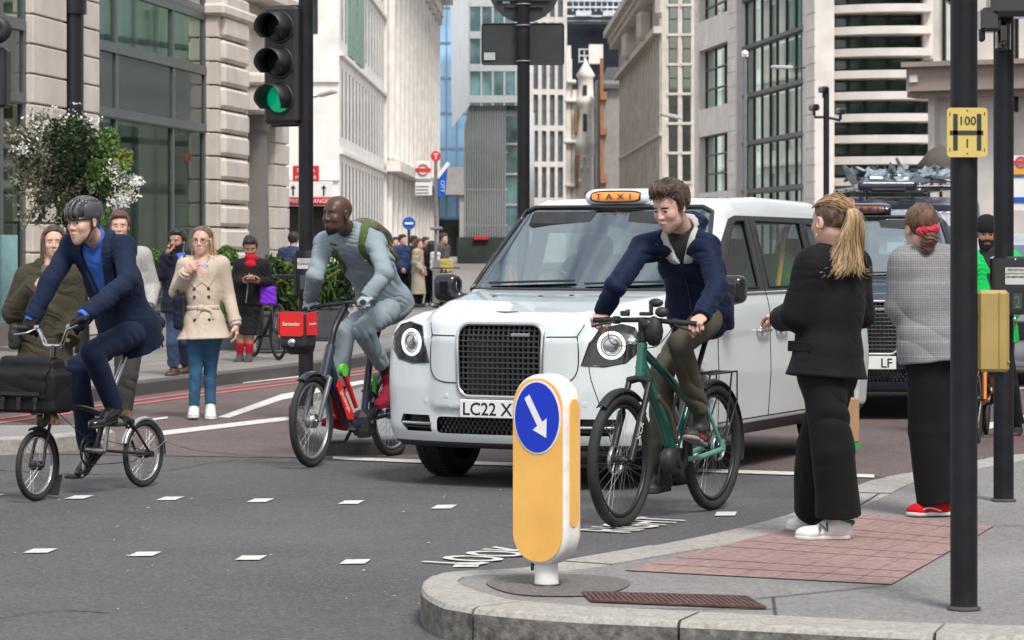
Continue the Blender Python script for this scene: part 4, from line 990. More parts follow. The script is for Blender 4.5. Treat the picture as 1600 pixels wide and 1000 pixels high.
# grille
v, f = extract([1], 0.0); v[:, 0] -= .05; gr = link('grille', v, f, [GLOSSB], taxi, None, True)
g = G()
for i in range(1, 17):
    y = -.295 + .59 * i / 17; zs_ = [z for z in np.linspace(.59, 1.02, 9)]; g.tube([front(y, z) - A(.022, 0, 0) for z in zs_], .0085, 6)
for j in range(1, 13): g.tube([front(y, .585 + .44 * j / 13) - A(.02, 0, 0) for y in np.linspace(-.285, .285, 11)], .008, 6)
g.obj('mesh_bars', M('grille_bars', (.05, .052, .056), .3, .5), gr)
g = G(); g.tube([p + A(.002, 0, 0) for p in outl(GRL, front, 3)], .014, 8, closed=True); g.obj('surround', CHROME, gr)
g = G(); p = front(.14, .965); g.box(p + A(-.004, 0, 0), (.012, .13, .022), None, 0, .004); g.obj('badge_bar', CHROME, gr)
for s in (1, -1):
    v, f = extract([2], 0.0, test=lambda fc: s * fc.calc_center_median().y > .475); v[:, 0] -= .045; link('fog_intake', v, f, [GLOSSB], taxi, None, True)
v, f = extract([2], 0.0, test=lambda fc: abs(fc.calc_center_median().y) < .475); v[:, 0] -= .045; lg = link('lower_grille', v, f, [GLOSSB], taxi, None, True)
g = G()
for i in range(26):
    for j in range(4):
        y, z = -.44 + .88 * (i + .5 * (j % 2)) / 26, .352 + .026 * j; p = front(y, z)
        g.box(p - A(.03, 0, 0), (.012, .013, .02), None, 0, .003)
g.obj('mesh_bars', TRIM, lg)
for s in (1, -1):
    g = G(); g.tube([front(s * y, .395 + .004 * (y - .5)) + A(-.004, 0, 0) for y in np.linspace(.50, .74, 8)], .012, 8); g.obj('fog_lamp_bar', CHROME, lg)
    g = G(); g.tube([front(s * y, .372) - A(.015, 0, 0) for y in np.linspace(.51, .72, 6)], .006, 6); g.obj('fog_lamp_slat', TRIM, lg)
# number plate
PLT = M('number_plate_white', (.74, .75, .74), .35, var=.03); pc = front(0, .503) + A(.012, 0, 0)
g = G(); g.box(pc, (.012, .52, .112), None, 0, .004); plate = g.obj('number_plate', PLT, taxi)
g = G(); g.text('LC22 XB', pc + A(.0075, -.243, -.039), A(0, 1, 0), A(0, 0, 1), (.108, .112), align='LEFT', bold=.012, depth=0, spacing=1.0); PLT_TXT = g.obj('plate_lettering', GLOSSB, plate)
p = on_car(792, 488); nn = grad(p); g = G(); t_ = unit(np.cross(ez, nn)); g.prism([(-.075, .006), (-.03, .014), (0, .022), (.03, .014), (.075, .006), (.03, -.008), (0, -.016), (-.03, -.008)], p, t_, np.cross(nn, t_), -.002, .006); g.obj('bonnet_badge', STEEL, taxi)
g = G()
for px, py in ((773, 463), (845, 463), (893, 462)):
    p = on_car(px, py)
    if p is not None: g.ball(p, (.014, .02, .009), 8)
g.obj('washer_jet', GLOSSB, taxi)
# headlamps
LAMP = M('lamp_glow', (1, .97, .9), .3, emit=.7); LBOWL = M('lamp_bowl', (.05, .052, .055), .25, .7)
for s in (1, -1):
    m = A(1, s, 1); v, f = extract([3], -.045, test=lambda fc: s * fc.calc_center_median().y > 0)
    hl = link('headlight', v, f, [LBOWL], taxi, None, True)
    link('lens', *extract([3], .0, test=lambda fc: s * fc.calc_center_median().y > 0), [LENS], hl, None, True)
    c = on_car(955, 540) * m; n = unit(hn * m + A(.5, 0, 0)); g = G()
    g.torus(c - n * .022, n, .078, .010, 40, 8); g.obj('light_ring', LAMP, hl)
    g = G(); g.lathe(c - n * .05, [(.0, .0), (.06, .006), (.062, .028), (.05, .036), (.0, .034)], 28, 0, n); g.torus(c - n * .015, n, .05, .006, 32, 6); g.obj('projector', CHROME, hl)
    g = G(); ax = np.cross(ez, n) ; g.tube([(q * m) for q in HL], .005, 6, closed=True); g.obj('lamp_seal', GLOSSB, hl)
# shut lines
g = G()
def seam(pts, fn, r=.0042):
    o = [fn(*p) for p in pts]; o = [q for q in o if q is not None]
    if len(o) > 1: g.tube(spline(o, 4), r, 6)
lin = lambda a, b, n=8: [(a[0] + (b[0] - a[0]) * i / n, a[1] + (b[1] - a[1]) * i / n) for i in range(n + 1)]
for s in (1, -1):
    seam([(s * y, z) for y, z in lin((.315, .955), (.50, .957))], front); seam([(s * y, z) for y, z in [(.50, .957), (.51, .85), (.505, .75), (.47, .69), (.40, .665), (.30, .66)]], front)
    sd = lambda x, z, s=s: side(x, z, s)
    seam(lin((-1.35, 1.19), (-1.37, .36)), sd); seam(lin((-2.36, 1.70), (-2.36, .36), 14), sd); seam(lin((-3.47, 1.7), (-3.42, .75), 12), sd); seam(lin((-1.37, .36), (-3.3, .36), 14), sd); seam(lin((-3.42, .75), (-3.3, .36)), sd)
    seam([(x, z) for x, z in lin((-.42, .62), (-.62, .60))], sd)
    seam([(s * y, z) for y, z in ((.53, 1.03), (.50, .96))], front)
g.obj('shut_line', BLACK, taxi)
for px, py in ((665, 626), (697, 618)):
    p = on_car(px, py)
    if p is not None:
        for s in (1, -1): q = p * A(1, s, 1); n = grad(q); gg = G(); gg.disc(q, n, .013, .004, 16); gg.torus(q, n, .014, .002, 16, 6); PAINTED.append(gg.obj('parking_sensor', WHITEC, taxi))
# door handles, mirrors, aerial, roof sign
for s in (1, -1):
    for x in (-2.58, -3.22 + .98 if False else -2.20 + .0):
        p = side(x, .945, s); g = G(); g.tube(spline([p + A(.10, -s * .005, 0), p + A(.09, s * .03, 0), p + A(-.09, s * .03, 0), p + A(-.10, -s * .005, 0)], 6), .013, 8); g.disc(p + A(.0, 0, 0), A(0, 1, 0), .035, .006, 16); g.obj('door_handle', CHROME, taxi)
    mc = A(-1.36, s * 1.035, 1.235); fm = U(.04, rbox(mc, np.eye(3), (.07, .090, .095), .055), cap(mc + A(0, -s * .02, -.06), A(-1.36, s * .88, 1.16), .04, .035))
    mo = sdf_obj('wing_mirror', fm, mc - A(.2, .25, .25), mc + A(.2, .25, .25), .013, GLOSSB, taxi, None, False)
    g = G(); g.prism(rrect(.145, .15, .04, 4), mc + A(-.0715, 0, 0), A(0, -1, 0), A(0, 0, 1), 0, .002); g.obj('mirror_glass', CHROME, mo)
rz_ = march(A(-2.0, 0, 3), A(0, 0, -1))[2]; fs = I_(.01, rbox((-2.04, 0, rz_ + .030), np.eye(3), (.20, .240, .060), .058), ell((-2.04, 0, rz_ + .02), np.eye(3), (.21, .5, .09)), half((0, 0, rz_ - .02), (0, 0, -1)))
sgn = sdf_obj('roof_sign', fs, (-2.3, -.35, rz_ - .05), (-1.75, .35, rz_ + .15), .012, [WHITEC], taxi, None, False); SGBOX = sgn
fo = WHITEC
ORG = M('lit_orange_sign', (.80, .27, .05), .35, emit=.12, var=.1)
def sgs(y, z): return march(A(-1.2, y, z), A(-1, 0, 0), fs)
g = G(); rows = []; ys = np.linspace(-.180, .180, 25)
for t in np.linspace(-1, 1, 7):
    rows.append([sgs(y, rz_ + .034 + .036 * t * math.sqrt(max(.02, 1 - abs(y / .195) ** 4.5))) for y in ys])
v = [(p + A(.004, 0, 0)) for r in rows for p in r]; n = len(ys)
g.add(v, [(i * n + j, i * n + j + 1, (i + 1) * n + j + 1, (i + 1) * n + j) for i in range(6) for j in range(n - 1)], 0, True); SGF = g.obj('sign_face', ORG, sgn)
g = G()
for ch, y in (('T', -.118), ('A', -.040), ('X', .044), ('I', .114)):
    p = sgs(y, rz_ + .030); ax = unit(sgs(y + .03, rz_ + .03) - sgs(y - .03, rz_ + .03)); g.text(ch, p + np.cross(ax, ez) * .010 - ez * .016, ax, ez, (.074, .058), bold=.012, depth=.001)
g.obj('sign_lettering', M('sign_blue_letters', (.02, .02, .12), .4), sgn)
g = G(); g.tube([r + A(.003, 0, 0) for r in rows[0] + [rows[i][-1] for i in range(1, 6)] + rows[-1][::-1] + [rows[i][0] for i in range(5, 0, -1)]], .007, 6, closed=True); g.obj('sign_border', GLOSSB, sgn)
# wheels
def car_wheel(parent, c, s):
    g = G(); pr = [(.245, -.10), (.30, -.112), (.335, -.10), (.352, -.075), (.355, -.03), (.355, .03), (.352, .075), (.335, .10), (.30, .112), (.245, .10)]
    g.lathe(c, pr, 48, 0, ey)
    for k in range(40):
        a = k * math.pi / 20
        for w in (-.05, .05): g.box(c + A(.353 * math.cos(a), w, .353 * math.sin(a)), (.012, .055, .03), basis(A(math.cos(a), 0, math.sin(a)), ey, A(-math.sin(a), 0, math.cos(a))))
    wh = g.obj('wheel', BLACK, parent); g = G()
    g.lathe(c, [(.248, -.1), (.235, .0), (.235, .06), (.248, .10), (.255, .105)] if s > 0 else [(.248, .1), (.235, .0), (.235, -.06), (.248, -.10), (.255, -.105)], 40, 0, ey)
    for k in range(10):
        a = k * math.pi / 5; d = A(math.cos(a), 0, math.sin(a)); g.tube([c + d * .05 + A(0, s * .06, 0), c + d * .24 + A(0, s * .085, 0)], [.03, .022], 8)
    g.disc(c + A(0, s * .06, 0), ey, .07, .05, 24); g.obj('rim', STEEL, wh); g = G(); g.disc(c, ey, .24, .02, 32); g.obj('brake_disc', TRIM, wh); return wh
for x in (-.90, -3.885):
    for s in (1, -1): car_wheel(taxi, A(x, s * .795, .353), s)
bm.free()
# the dark taxi waiting behind: its own paint, plate and unlit sign
taxi2 = copy_tree(taxi, None, 'dark navy taxi cab waiting behind with unlit roof sign, plate ending LF')
taxi2.location = (3.06, 24.6, .004); taxi2.rotation_euler = (0, 0, math.atan2(-math.cos(rad(7)), -math.sin(rad(7))))
taxi['group'] = taxi2['group'] = 'taxi cabs'
SGOFF = M('unlit_sign', (.16, .05, .02), .3, var=.4, vs_=30)
def repaint(o):
    for ch in o.children:
        if ch.type == 'MESH':
            nm = [m.name for m in ch.data.materials]
            if 'white_car_paint' in nm or 'lit_orange_sign' in nm or 'lamp_glow' in nm or ch.name.startswith('plate_lettering') or ch.name.startswith('sign_lettering'):
                ch.data = ch.data.copy()
                for i, m in enumerate(nm):
                    if m == 'white_car_paint': ch.data.materials[i] = NAVYC
                    if m == 'lit_orange_sign': ch.data.materials[i] = SGOFF
                    if m == 'lamp_glow': ch.data.materials[i] = CHROME
            if ch.name.startswith('plate_lettering'):
                g = G(); g.text('LF', pc + A(.0075, .125, -.039), A(0, 1, 0), A(0, 0, 1), (.108, .112), align='LEFT', bold=.012, depth=0); t = g.obj('plate_lettering', GLOSSB); ch.data = t.data; bpy.data.objects.remove(t)
        repaint(ch)
repaint(taxi2)

# ================================================================ bicycles
class Plane:
    """the upright plane of a bicycle: c0/c1 photo points where front and rear tyre touch the road"""
    def __init__(s, c0, c1):
        s.f, s.r = GR(*c0), GR(*c1); s.d = unit(s.f - s.r); s.l = A(-s.d[1], s.d[0], 0); s.o = (s.f + s.r) / 2
        s.M = Matrix(((s.d[0], s.l[0], 0, s.o[0]), (s.d[1], s.l[1], 0, s.o[1]), (0, 0, 1, 0), (0, 0, 0, 1)))
        s.I = np.array(s.M.inverted())
    def w(s, px, py, off=0.0):                          # world point of a photo point, off metres to the rider's left
        a = (px - 800) / FPX; q = s.o + off * s.l; u = (a * q[1] - q[0]) / (s.d[0] - a * s.d[1]); p = q + u * s.d; p[2] = CH - (py - HY) / FPX * p[1]; return p
    def L(s, px, py, off=0.0):                          # the same, in the bicycle's own frame
        return s.I[:3, :3] @ s.w(px, py, off) + s.I[:3, 3]
TYRE = M('bicycle_tyre', (.022, .022, .023), .75, var=.25, bump=.3, bs=200); SPK = M('spoke_steel', (.55, .56, .57), .3, 1.0)
def bike_wheel(par, c, R, rt, rim_m=None, nsp=28, rim_h=.022, yaw=0.0, spoke_r=.0012, hub_r=.028, disc=None, hub_m=None):
    ax = rotz(yaw) @ ey; fw = rotz(yaw) @ ex
    g = G(); g.torus(c, ax, R - rt, rt, 64, 10); wh = g.obj('wheel', TYRE, par)
    g = G(); a = np.arange(65) * 2 * math.pi / 64; Ri = R - 2 * rt + .004
    g.torus(c, ax, Ri - rim_h / 2, rim_h / 2, 64, 8, 0, .8); g.obj('rim', rim_m or CHROME, wh)
    g = G()
    for k in range(nsp):
        t = 2 * math.pi * k / nsp; t2 = t + (.5 if k % 2 else -.5); s = 1 if k % 4 < 2 else -1
        d = lambda q: fw * math.cos(q) + ez * math.sin(q)
        g.tube([c + d(t2) * hub_r * .8 + ax * s * .028, c + d(t) * (Ri - rim_h)], spoke_r, 4, cap=False)
    g.obj('spokes', SPK if rim_m is None else STEEL, wh)
    g = G(); g.tube([c - ax * .05, c - ax * .032, c - ax * .03, c + ax * .03, c + ax * .032, c + ax * .05], [.012, .012, hub_r, hub_r, .012, .012], 14); g.obj('hub', hub_m or DARK, wh)
    if disc is not None:
        g = G(); g.torus(c + ax * disc, ax, .075, .012, 32, 6, 0, .12); [g.tube([c + ax * disc, c + ax * disc + (fw * math.cos(q) + ez * math.sin(q)) * .07], .004, 5) for q in np.arange(6) * 1.047]; g.obj('brake_disc', STEEL, wh)
    return wh
def fender(g, c, R, a0, a1, w=.026, n=18, mi=0, yaw=0.0):
    ax = rotz(yaw) @ ey; fw = rotz(yaw) @ ex; v = []
    for i in range(n + 1):
        t = a0 + (a1 - a0) * i / n
        for k, (o, r) in enumerate(((-1, -.012), (-.7, 0), (0, .006), (.7, 0), (1, -.012), (.95, -.016), (0, .001), (-.95, -.016))):
            v.append(c + (fw * math.cos(t) + ez * math.sin(t)) * (R + r) + ax * o * w)
    f = [(i * 8 + k, i * 8 + (k + 1) % 8, (i + 1) * 8 + (k + 1) % 8, (i + 1) * 8 + k) for i in range(n) for k in range(8)]
    g.add(v, f, mi, True)
def crankset(par, bb, ang, L=.17, ring=.085, off=.06, m=None, ped=True, ringm=None):
    g = G(); g.torus(bb - ey * .045, ey, ring, .006, 40, 6); g.torus(bb - ey * .045, ey, ring * .55, .005, 30, 6)
    for k in range(5): a = k * 1.2566; g.tube([bb - ey * .045, bb - ey * .045 + A(math.cos(a), 0, math.sin(a)) * ring], .007, 6)
    for k in range(36): a = k * math.pi / 18; g.box(bb - ey * .045 + A(math.cos(a), 0, math.sin(a)) * (ring + .006), (.008, .004, .006), basis(A(math.cos(a), 0, math.sin(a)), ey, A(-math.sin(a), 0, math.cos(a))))
    g.obj('chainring', ringm or DARK, par); g = G(); g.cyl(bb - ey * .07, bb + ey * .07, .02)
    P = []
    for s in (1, -1):
        a = ang if s > 0 else ang + math.pi; e = bb + A(math.cos(a), 0, math.sin(a)) * L + ey * s * .085
        g.tube([bb + ey * s * .07, e], [.015, .012], 8); P.append(e)
    g.obj('crank', m or DARK, par)
    for s, e in zip((1, -1), P): g = G(); g.box(e + ey * s * .06, (.095, .09, .022), None, 0, .006); g.cyl(e, e + ey * s * .1, .008); g.obj('pedal', BLACK, par)
    return P
def cable(g, a, b, sag, r=.003, n=10):
    m = (a + b) / 2 + np.asarray(sag, float); g.tube(spline([a, (a + m) / 2 + np.asarray(sag) * .3, m, (b + m) / 2, b], 4), r, 5)

# ---- green electric bicycle
BG = Plane((970, 825), (1113, 797)); q = BG.L
GREEN = M('teal_green_paint', (.012, .115, .082), .3, .2, var=.1, coat=.6); GREEN2 = M('pale_green_paint', (.10, .36, .27), .3, .2, var=.08, coat=.5); BRONZ = M('bronze_battery_cover', (.17, .12, .075), .4, .4, var=.2)
ebike = thing('bicycle', 'green electric bicycle with black mudguards and rear rack', 'bicycle', M=BG.M, group='bicycles being ridden')
BW = BG.L(970, 825)[0]; Rw = .365
fc, rc = A(BW, 0, Rw), A(-BW, 0, Rw)
bike_wheel(ebike, fc, Rw, .029, DARK, 32, .03, disc=-.035, hub_r=.025); bike_wheel(ebike, rc, Rw, .029, DARK, 32, .03, disc=.035, hub_r=.03)
ht, hb = q(1004, 536), q(1000, 594); bbp = q(1052, 716); st = q(1086, 590); sd = q(1106, 512)
for p in (ht, hb, bbp, st, sd): p[1] = 0
g = G(); g.tube([hb, ht], [.030, .027], 14); g.tube(spline([hb * .6 + ht * .4, q(1030, 640), bbp + A(.02, 0, .05)], 6), .045, 14, flat=.75); g.tube(spline([ht * .8 + hb * .2, q(1044, 590), st * .7 + bbp * .3], 6), .024, 12); g.tube([bbp, st], .02, 12); g.obj('frame', GREEN, ebike)
g = G(); a_, b_ = hb * .5 + q(1034, 650) * .5, bbp + A(.03, 0, .09); g.tube(spline([a_ + A(-.022, .026, .01), q(1037, 650) + A(-.01, .03, .01), b_ + A(-.015, .026, .0)], 5), .018, 8); g.tube(spline([a_ + A(-.022, -.026, .01), q(1037, 650) + A(-.01, -.03, .01), b_ + A(-.015, -.026, 0)], 5), .018, 8); g.obj('battery_cover', BRONZ, ebike)
g = G()
for s in (1, -1):
    g.tube(spline([bbp + A(-.04, s * .04, -.01), (bbp + rc) / 2 + A(0, s * .055, -.02), rc + A(.02, s * .065, -.01)], 5), .015, 10); g.tube([rc + A(.0, s * .065, 0), st + A(-.01, s * .02, -.06)], .011, 8)
    g.box(rc + A(0, s * .066, .01), (.06, .012, .07), None, 0, .005)
g.obj('rear_triangle', GREEN2, ebike)
MOT = M('motor_plastic', (.03, .03, .033), .5, var=.15)
g = G(); g.ball(bbp + A(.02, 0, -.005), (.10, .055, .085), 16); g.disc(bbp + A(0, .05, 0), ey, .06, .03, 24); g.obj('motor', MOT, ebike)
g = G()
for s in (1, -1):
    g.tube([hb + A(.005, s * .062, .0), (hb * .55 + fc * .45) + A(0, s * .062, 0)], .017, 10); g.tube([(hb * .6 + fc * .4) + A(0, s * .062, 0), fc + A(0, s * .06, 0)], [.024, .018], 10)
g.tube([hb + A(.005, -.07, -.005), hb + A(.01, 0, .012), hb + A(.005, .07, -.005)], .022, 10); g.tube([fc + A(-.05, -.07, .08), fc + A(-.055, 0, .43) * A(1, 1, .9), fc + A(-.05, .07, .08)], .012, 8, cap=True) if False else None
g.obj('fork', DARK, ebike)
fm_ = (hb * .35 + fc * .65); dn = unit(hb - fc)
for s in (1, -1): gg = G(); gg.text('XCR', fm_ + A(.0, s * .0, 0) + ey * s * .084, dn * (1 if s > 0 else -1), np.cross(ey * s, dn * (1 if s > 0 else -1)), .055, bold=.01); gg.obj('fork_lettering', SIGNW, ebike)
for s, c in ((1, fc), (-1, fc), (1, rc), (-1, rc)):
    gg = G(); word = 'SUPERO' if c is fc else 'ENDURO'
    for k, ch in enumerate(word):
        t = (-.7 - k * .085) if s > 0 else (-2.4 + k * .085); d = A(math.cos(t), 0, math.sin(t)); tt = A(-math.sin(t), 0, math.cos(t)) * (-1)
        if s < 0: tt = -tt
        gg.text(ch, c + d * (Rw - .04) + ey * s * .029, tt, d, .026, bold=.01)
    gg.obj('tyre_lettering', SIGNW, ebike)
g = G(); fender(g, fc, Rw + .022, rad(52), rad(128), .032); g.obj('front_mudguard', BLACK, ebike)
g = G(); fender(g, rc, Rw + .022, rad(65), rad(195), .034); g.obj('rear_mudguard', BLACK, ebike)
g = G(); rk_ = rc[2] + Rw + .06
for s in (1, -1): g.tube([rc + A(.18, s * .06, Rw + .06), rc + A(-.20, s * .065, Rw + .065)], .006, 8); g.tube([rc + A(-.02, s * .07, .02), rc + A(-.12, s * .068, Rw + .06)], .006, 8); g.tube([rc + A(-.02, s * .07, .02), rc + A(-.2, s * .066, Rw - .1), rc + A(-.2, s * .066, Rw + .06)], .005, 8)
for x in (.15, .03, -.09, -.20): g.tube([rc + A(x, -.065, Rw + .063), rc + A(x, .065, Rw + .063)], .005, 8)
g.obj('rear_rack', DARK, ebike)
ang = math.atan2(*(q(1086, 682, .13) - bbp)[[2, 0]]) ; crankset(ebike, bbp, ang, .165, .075)
hbc = q(1011, 500); hbc[1] = 0; gl_, gr_ = q(1086, 506, .33), q(932, 500, -.33)
g = G(); g.tube([ht, hbc + A(-.02, 0, -.02)], .02, 10); g.tube([ht + A(0, 0, .01), ht + A(0, 0, .06)], .026, 12); g.obj('stem', DARK, ebike)
g = G(); g.tube(spline([gr_, gr_ * .55 + hbc * .45 + A(.01, 0, 0), hbc + A(.0, -.05, 0), hbc + A(0, .05, 0), gl_ * .55 + hbc * .45 + A(.01, 0, 0), gl_], 6), .0145, 10); g.obj('handlebar', BLACK, ebike)
for e in (gl_, gr_):
    d = unit(e - hbc); gg = G(); gg.tube([e - d * .12, e + d * .015], .0165, 10); gg.obj('grip', BLACK, ebike)
    gg = G(); c_ = e - d * .13; gg.cyl(c_ - d * .02, c_ + d * .015, .022); gg.tube(spline([c_ + A(.02, 0, -.01), c_ + A(.06, 0, -.02) + d * .05, c_ + A(.055, 0, -.035) + d * .13], 5), .006, 8); gg.obj('brake_lever', DARK, ebike)
g = G(); c_ = hbc + A(.01, .0, .035); g.box(c_, (.05, .07, .02), None, 0, .006); g.ball(c_ + A(.01, .10, .01), (.035, .04, .03), 12); g.box(c_ + A(.0, -.13, .0), (.035, .05, .03), None, 0, .006); g.cyl(c_ + A(.0, .03, .01), c_ + A(.0, .03, .07), .012); g.ball(c_ + A(-.02, .05, .06), (.03, .045, .025), 12); g.obj('display_and_switches', MOT, ebike)
g = G(); g.box(c_ + A(.028, -.01, -.07), (.03, .05, .09), None, 0, .012); g.lathe(c_ + A(.06, .03, -.06), [(0, -.03), (.03, -.03), (.034, .0), (.03, .012), (0, .014)], 16, 0, ex); g.obj('front_light', DARK, ebike)
g = G(); g.box(c_ + A(-.005, -.115, .012), (.03, .012, .02)); g.obj('red_switch', M('red_plastic', (.5, .01, .03), .4), ebike)
g = G(); rb = hbc + A(.04, .06, -.06); g.ball(rb, (.05, .055, .085), 12); g.obj('handlebar_bag', BLACK, ebike)
g = G(); cable(g, hbc + A(.03, -.2, 0), ht + A(.03, -.02, -.03), (.09, -.03, -.05)); cable(g, hbc + A(.03, .2, 0), ht + A(.03, .02, -.03), (.09, .02, -.06)); cable(g, hbc + A(.03, -.24, 0), fc + A(0, -.06, .1), (.13, -.05, .05)); g.obj('cable', BLACK, ebike)
sdm = lambda c, par, s=1.0: sdf_obj('saddle', U(.03, ecap(c + A(.13, 0, 0) * s, c + A(-.03, 0, .005), ey, (.022, .022), (.04, .025)), ecap(c + A(-.03, 0, .005), c + A(-.11, 0, .012) * s, ey, (.04, .026), (.075, .03))), c - .2, c + .2, .01, BLACK, par, None, False, 1)
sdm(sd + A(0, 0, -.01), ebike); g = G(); g.tube([st, sd - A(0, 0, .03)], .0155, 10); g.obj('seat_post', DARK, ebike)

# ---- folding bicycle with front bag
BF = Plane((57, 783), (224, 761)); q = BF.L
fold = thing('bicycle', 'small wheeled black folding bicycle carrying a black messenger bag in front', 'bicycle', M=BF.M, group='bicycles being ridden')
BW = BF.L(57, 783)[0]; Rw = .212; fc, rc = A(BW, 0, Rw), A(-BW, 0, Rw); yw = rad(4)
bike_wheel(fold, fc, Rw, .018, None, 28, .02, yw, .0016); bike_wheel(fold, rc, Rw, .018, None, 28, .02, 0, .0016)
Z = lambda p: p * A(1, 0, 1)
BLKF = M('black_bike_paint', (.015, .015, .018), .3, coat=.5)
cr_ = Z(q(72, 660)); hg = Z(q(76, 630)); top = Z(q(84, 540)); bbp = Z(q(149, 704)); sb = Z(q(163, 650)); sd = Z(q(203, 534))
g = G(); g.tube([cr_, hg], .024, 12); g.tube(spline([hg * .7 + cr_ * .3, q(112, 636) * A(1, 0, 1), Z(q(140, 641)), sb], 6), .021, 12); g.tube([bbp, sb, sb + unit(sd - sb) * .08], .019, 12); g.obj('frame', BLKF, fold)
g = G(); g.tube([sb, sd], .0155, 10); g.obj('seat_post', CHROME, fold); sdm(sd + A(0, 0, .0), fold)
g = G()
for s in (1, -1):
    g.tube(spline([cr_ + A(0, s * .03, -.01), (cr_ + fc) / 2 + A(.01, s * .042, 0), fc + A(0, s * .05, 0)], 5), .011, 8); g.tube([bbp + A(-.04, s * .03, 0), rc + A(0, s * .055, 0)], .010, 8); g.tube([rc + A(0, s * .055, 0), Z(q(198, 655)) + A(0, s * .02, 0)], .009, 8)
g.obj('fork_and_stays', BLKF, fold)
g = G(); g.cyl(Z(q(196, 655)), Z(q(206, 660)), .024); g.ball(Z(q(190, 650)), .02, 8); g.cyl(rc + A(0, -.07, 0), rc + A(0, .07, 0), .02); g.obj('suspension_block', BLACK, fold)
g = G(); fender(g, fc, Rw + .018, rad(75), rad(205), .022, 18, 0, yw); v_ = fc + A(-.235, 0, -.09); g.prism([(-.03, 0), (.03, 0), (.045, -.13), (-.045, -.13)], v_ + A(.02, 0, .02), ey, unit(A(-.5, 0, 1)), -.003, .003); g.obj('front_mudguard', BLACK, fold)
g = G(); fender(g, rc, Rw + .018, rad(20), rad(185), .022); g.tube([rc + A(0, .06, 0), rc + A(-.22, .03, .08)], .003, 6); g.tube([rc + A(0, -.06, 0), rc + A(-.22, -.03, .08)], .003, 6); g.obj('rear_mudguard', CHROME, fold)
g = G(); g.tube([hg, top], .017, 12); g.obj('stem', BLKF, fold)
gl_, gr_ = q(121, 503, .26), q(43, 512, -.26)
g = G(); g.tube(spline([gr_, q(58, 513, -.20), q(68, 530, -.12), top + A(0, -.05, 0), top + A(0, .05, 0), q(98, 537, .12), q(107, 514, .19), gl_], 6), .0125, 10); g.obj('handlebar', CHROME, fold)
for e, d in ((gl_, unit(gl_ - q(107, 512, .19))), (gr_, unit(gr_ - q(58, 512, -.2)))):
    gg = G(); gg.tube([e - d * .05, e + d * .06], .0165, 10); gg.obj('grip', BLACK, fold); gg = G(); gg.tube(spline([e - d * .07, e - d * .03 + A(.06, 0, -.03), e + d * .05 + A(.055, 0, -.04)], 5), .006, 8); gg.cyl(e - d * .08, e - d * .05, .02); gg.obj('brake_lever', STEEL, fold)
g = G(); cable(g, top + A(.02, -.08, 0), cr_ + A(.02, 0, 0), (.06, -.06, .05)); cable(g, top + A(.02, .08, 0), cr_ + A(-.05, .02, -.02), (.08, .06, 0)); cable(g, hg, bbp + A(.05, .03, .05), (-.02, .05, -.06)); g.obj('cable', BLACK, fold)
g = G(); g.ball(cr_ + A(.055, .02, .0), (.03, .028, .028), 12); g.cyl(cr_ + A(.05, .02, 0), cr_ + A(.085, .02, 0), .026); g.obj('front_light', DARK, fold)
angF = math.atan2(*(q(172, 672, .1) - bbp)[[2, 0]]); crankset(fold, bbp, angF, .165, .09, m=STEEL, ringm=DARK)
g = G(); g.tube([bbp + A(0, -.045, .09), rc + A(0, -.045, .03)], .004, 5); g.tube([bbp + A(0, -.045, -.09), rc + A(.04, -.045, -.05), rc + A(0, -.045, -.03)], .004, 5); g.obj('chain', STEEL, fold)
# bag: flap and strap details
bagm = M('black_bag_canvas', (.010, .0105, .013), .6, var=.2, bump=.15, bs=220, spec=.25)
bc_ = Z(q(68, 603)) + A(.12, .0, .0); bgt = thing('bag', 'black canvas messenger bag with buckled flap on the front of the folding bicycle', 'bag', M=BF.M @ Matrix.Translation(Vector(bc_)))
bf = U(.03, rbox((0, 0, -.03), np.eye(3), (.10, .235, .12), .025), rbox((-.01, .0, .09), np.eye(3), (.07, .20, .08), .03))
sdf_obj('bag_body', wrinkle(bf, .004, .16, 3), (-.2, -.32, -.2), (.2, .32, .22), .009, bagm, bgt, None, False)
fl = I_(.01, lambda P: np.abs(bf(P) - .006) - .006, half((0, 0, -.065), (0, 0, -1)), half((-.03, 0, 0), (-1, 0, 0))); fl = I_(.01, fl, half((0, .185, 0), (0, 1, 0)), half((0, -.185, 0), (0, -1, 0)))
sdf_obj('flap', wrinkle(fl, .003, .15, 9), (-.2, -.32, -.2), (.2, .32, .25), .008, bagm, bgt, None, False)
g = G()
for y in (-.12, .0, .12): g.box((.122, y, -.075), (.012, .03, .035), None, 0, .004); g.box((.124, y, -.105), (.008, .022, .05))
g.box((.122, 0, -.035), (.006, .30, .02)); g.obj('buckle_strap', BLACK, bgt)

# ---- red and navy hire bicycle
BH = Plane((487, 730), (613, 713)); q = BH.L
hire = thing('bicycle', 'navy hire bicycle with red and black front carrier and red frame panels', 'bicycle', M=BH.M, group='bicycles being ridden')
BW = BH.L(487, 730)[0]; Rw = .318; fc, rc = A(BW, 0, Rw), A(-BW, 0, Rw); NAVB = M('navy_bike_paint', (.02, .028, .055), .35, coat=.4); REDP = M('red_panel', (.72, .02, .02), .4, var=.05); LIME = M('lime_panel', (.12, .62, .06), .4)
bike_wheel(hire, fc, Rw, .024, STEEL, 28, .03, rad(5), .0016, hub_r=.05, hub_m=STEEL); bike_wheel(hire, rc, Rw, .024, STEEL, 28, .03, 0, .0016, hub_r=.05)
hb, ht = Z(q(506, 590)), Z(q(517, 540)); bbp = Z(q(567, 662)); st = Z(q(578, 560)); sd = Z(q(602, 482)); top = Z(q(541, 476))
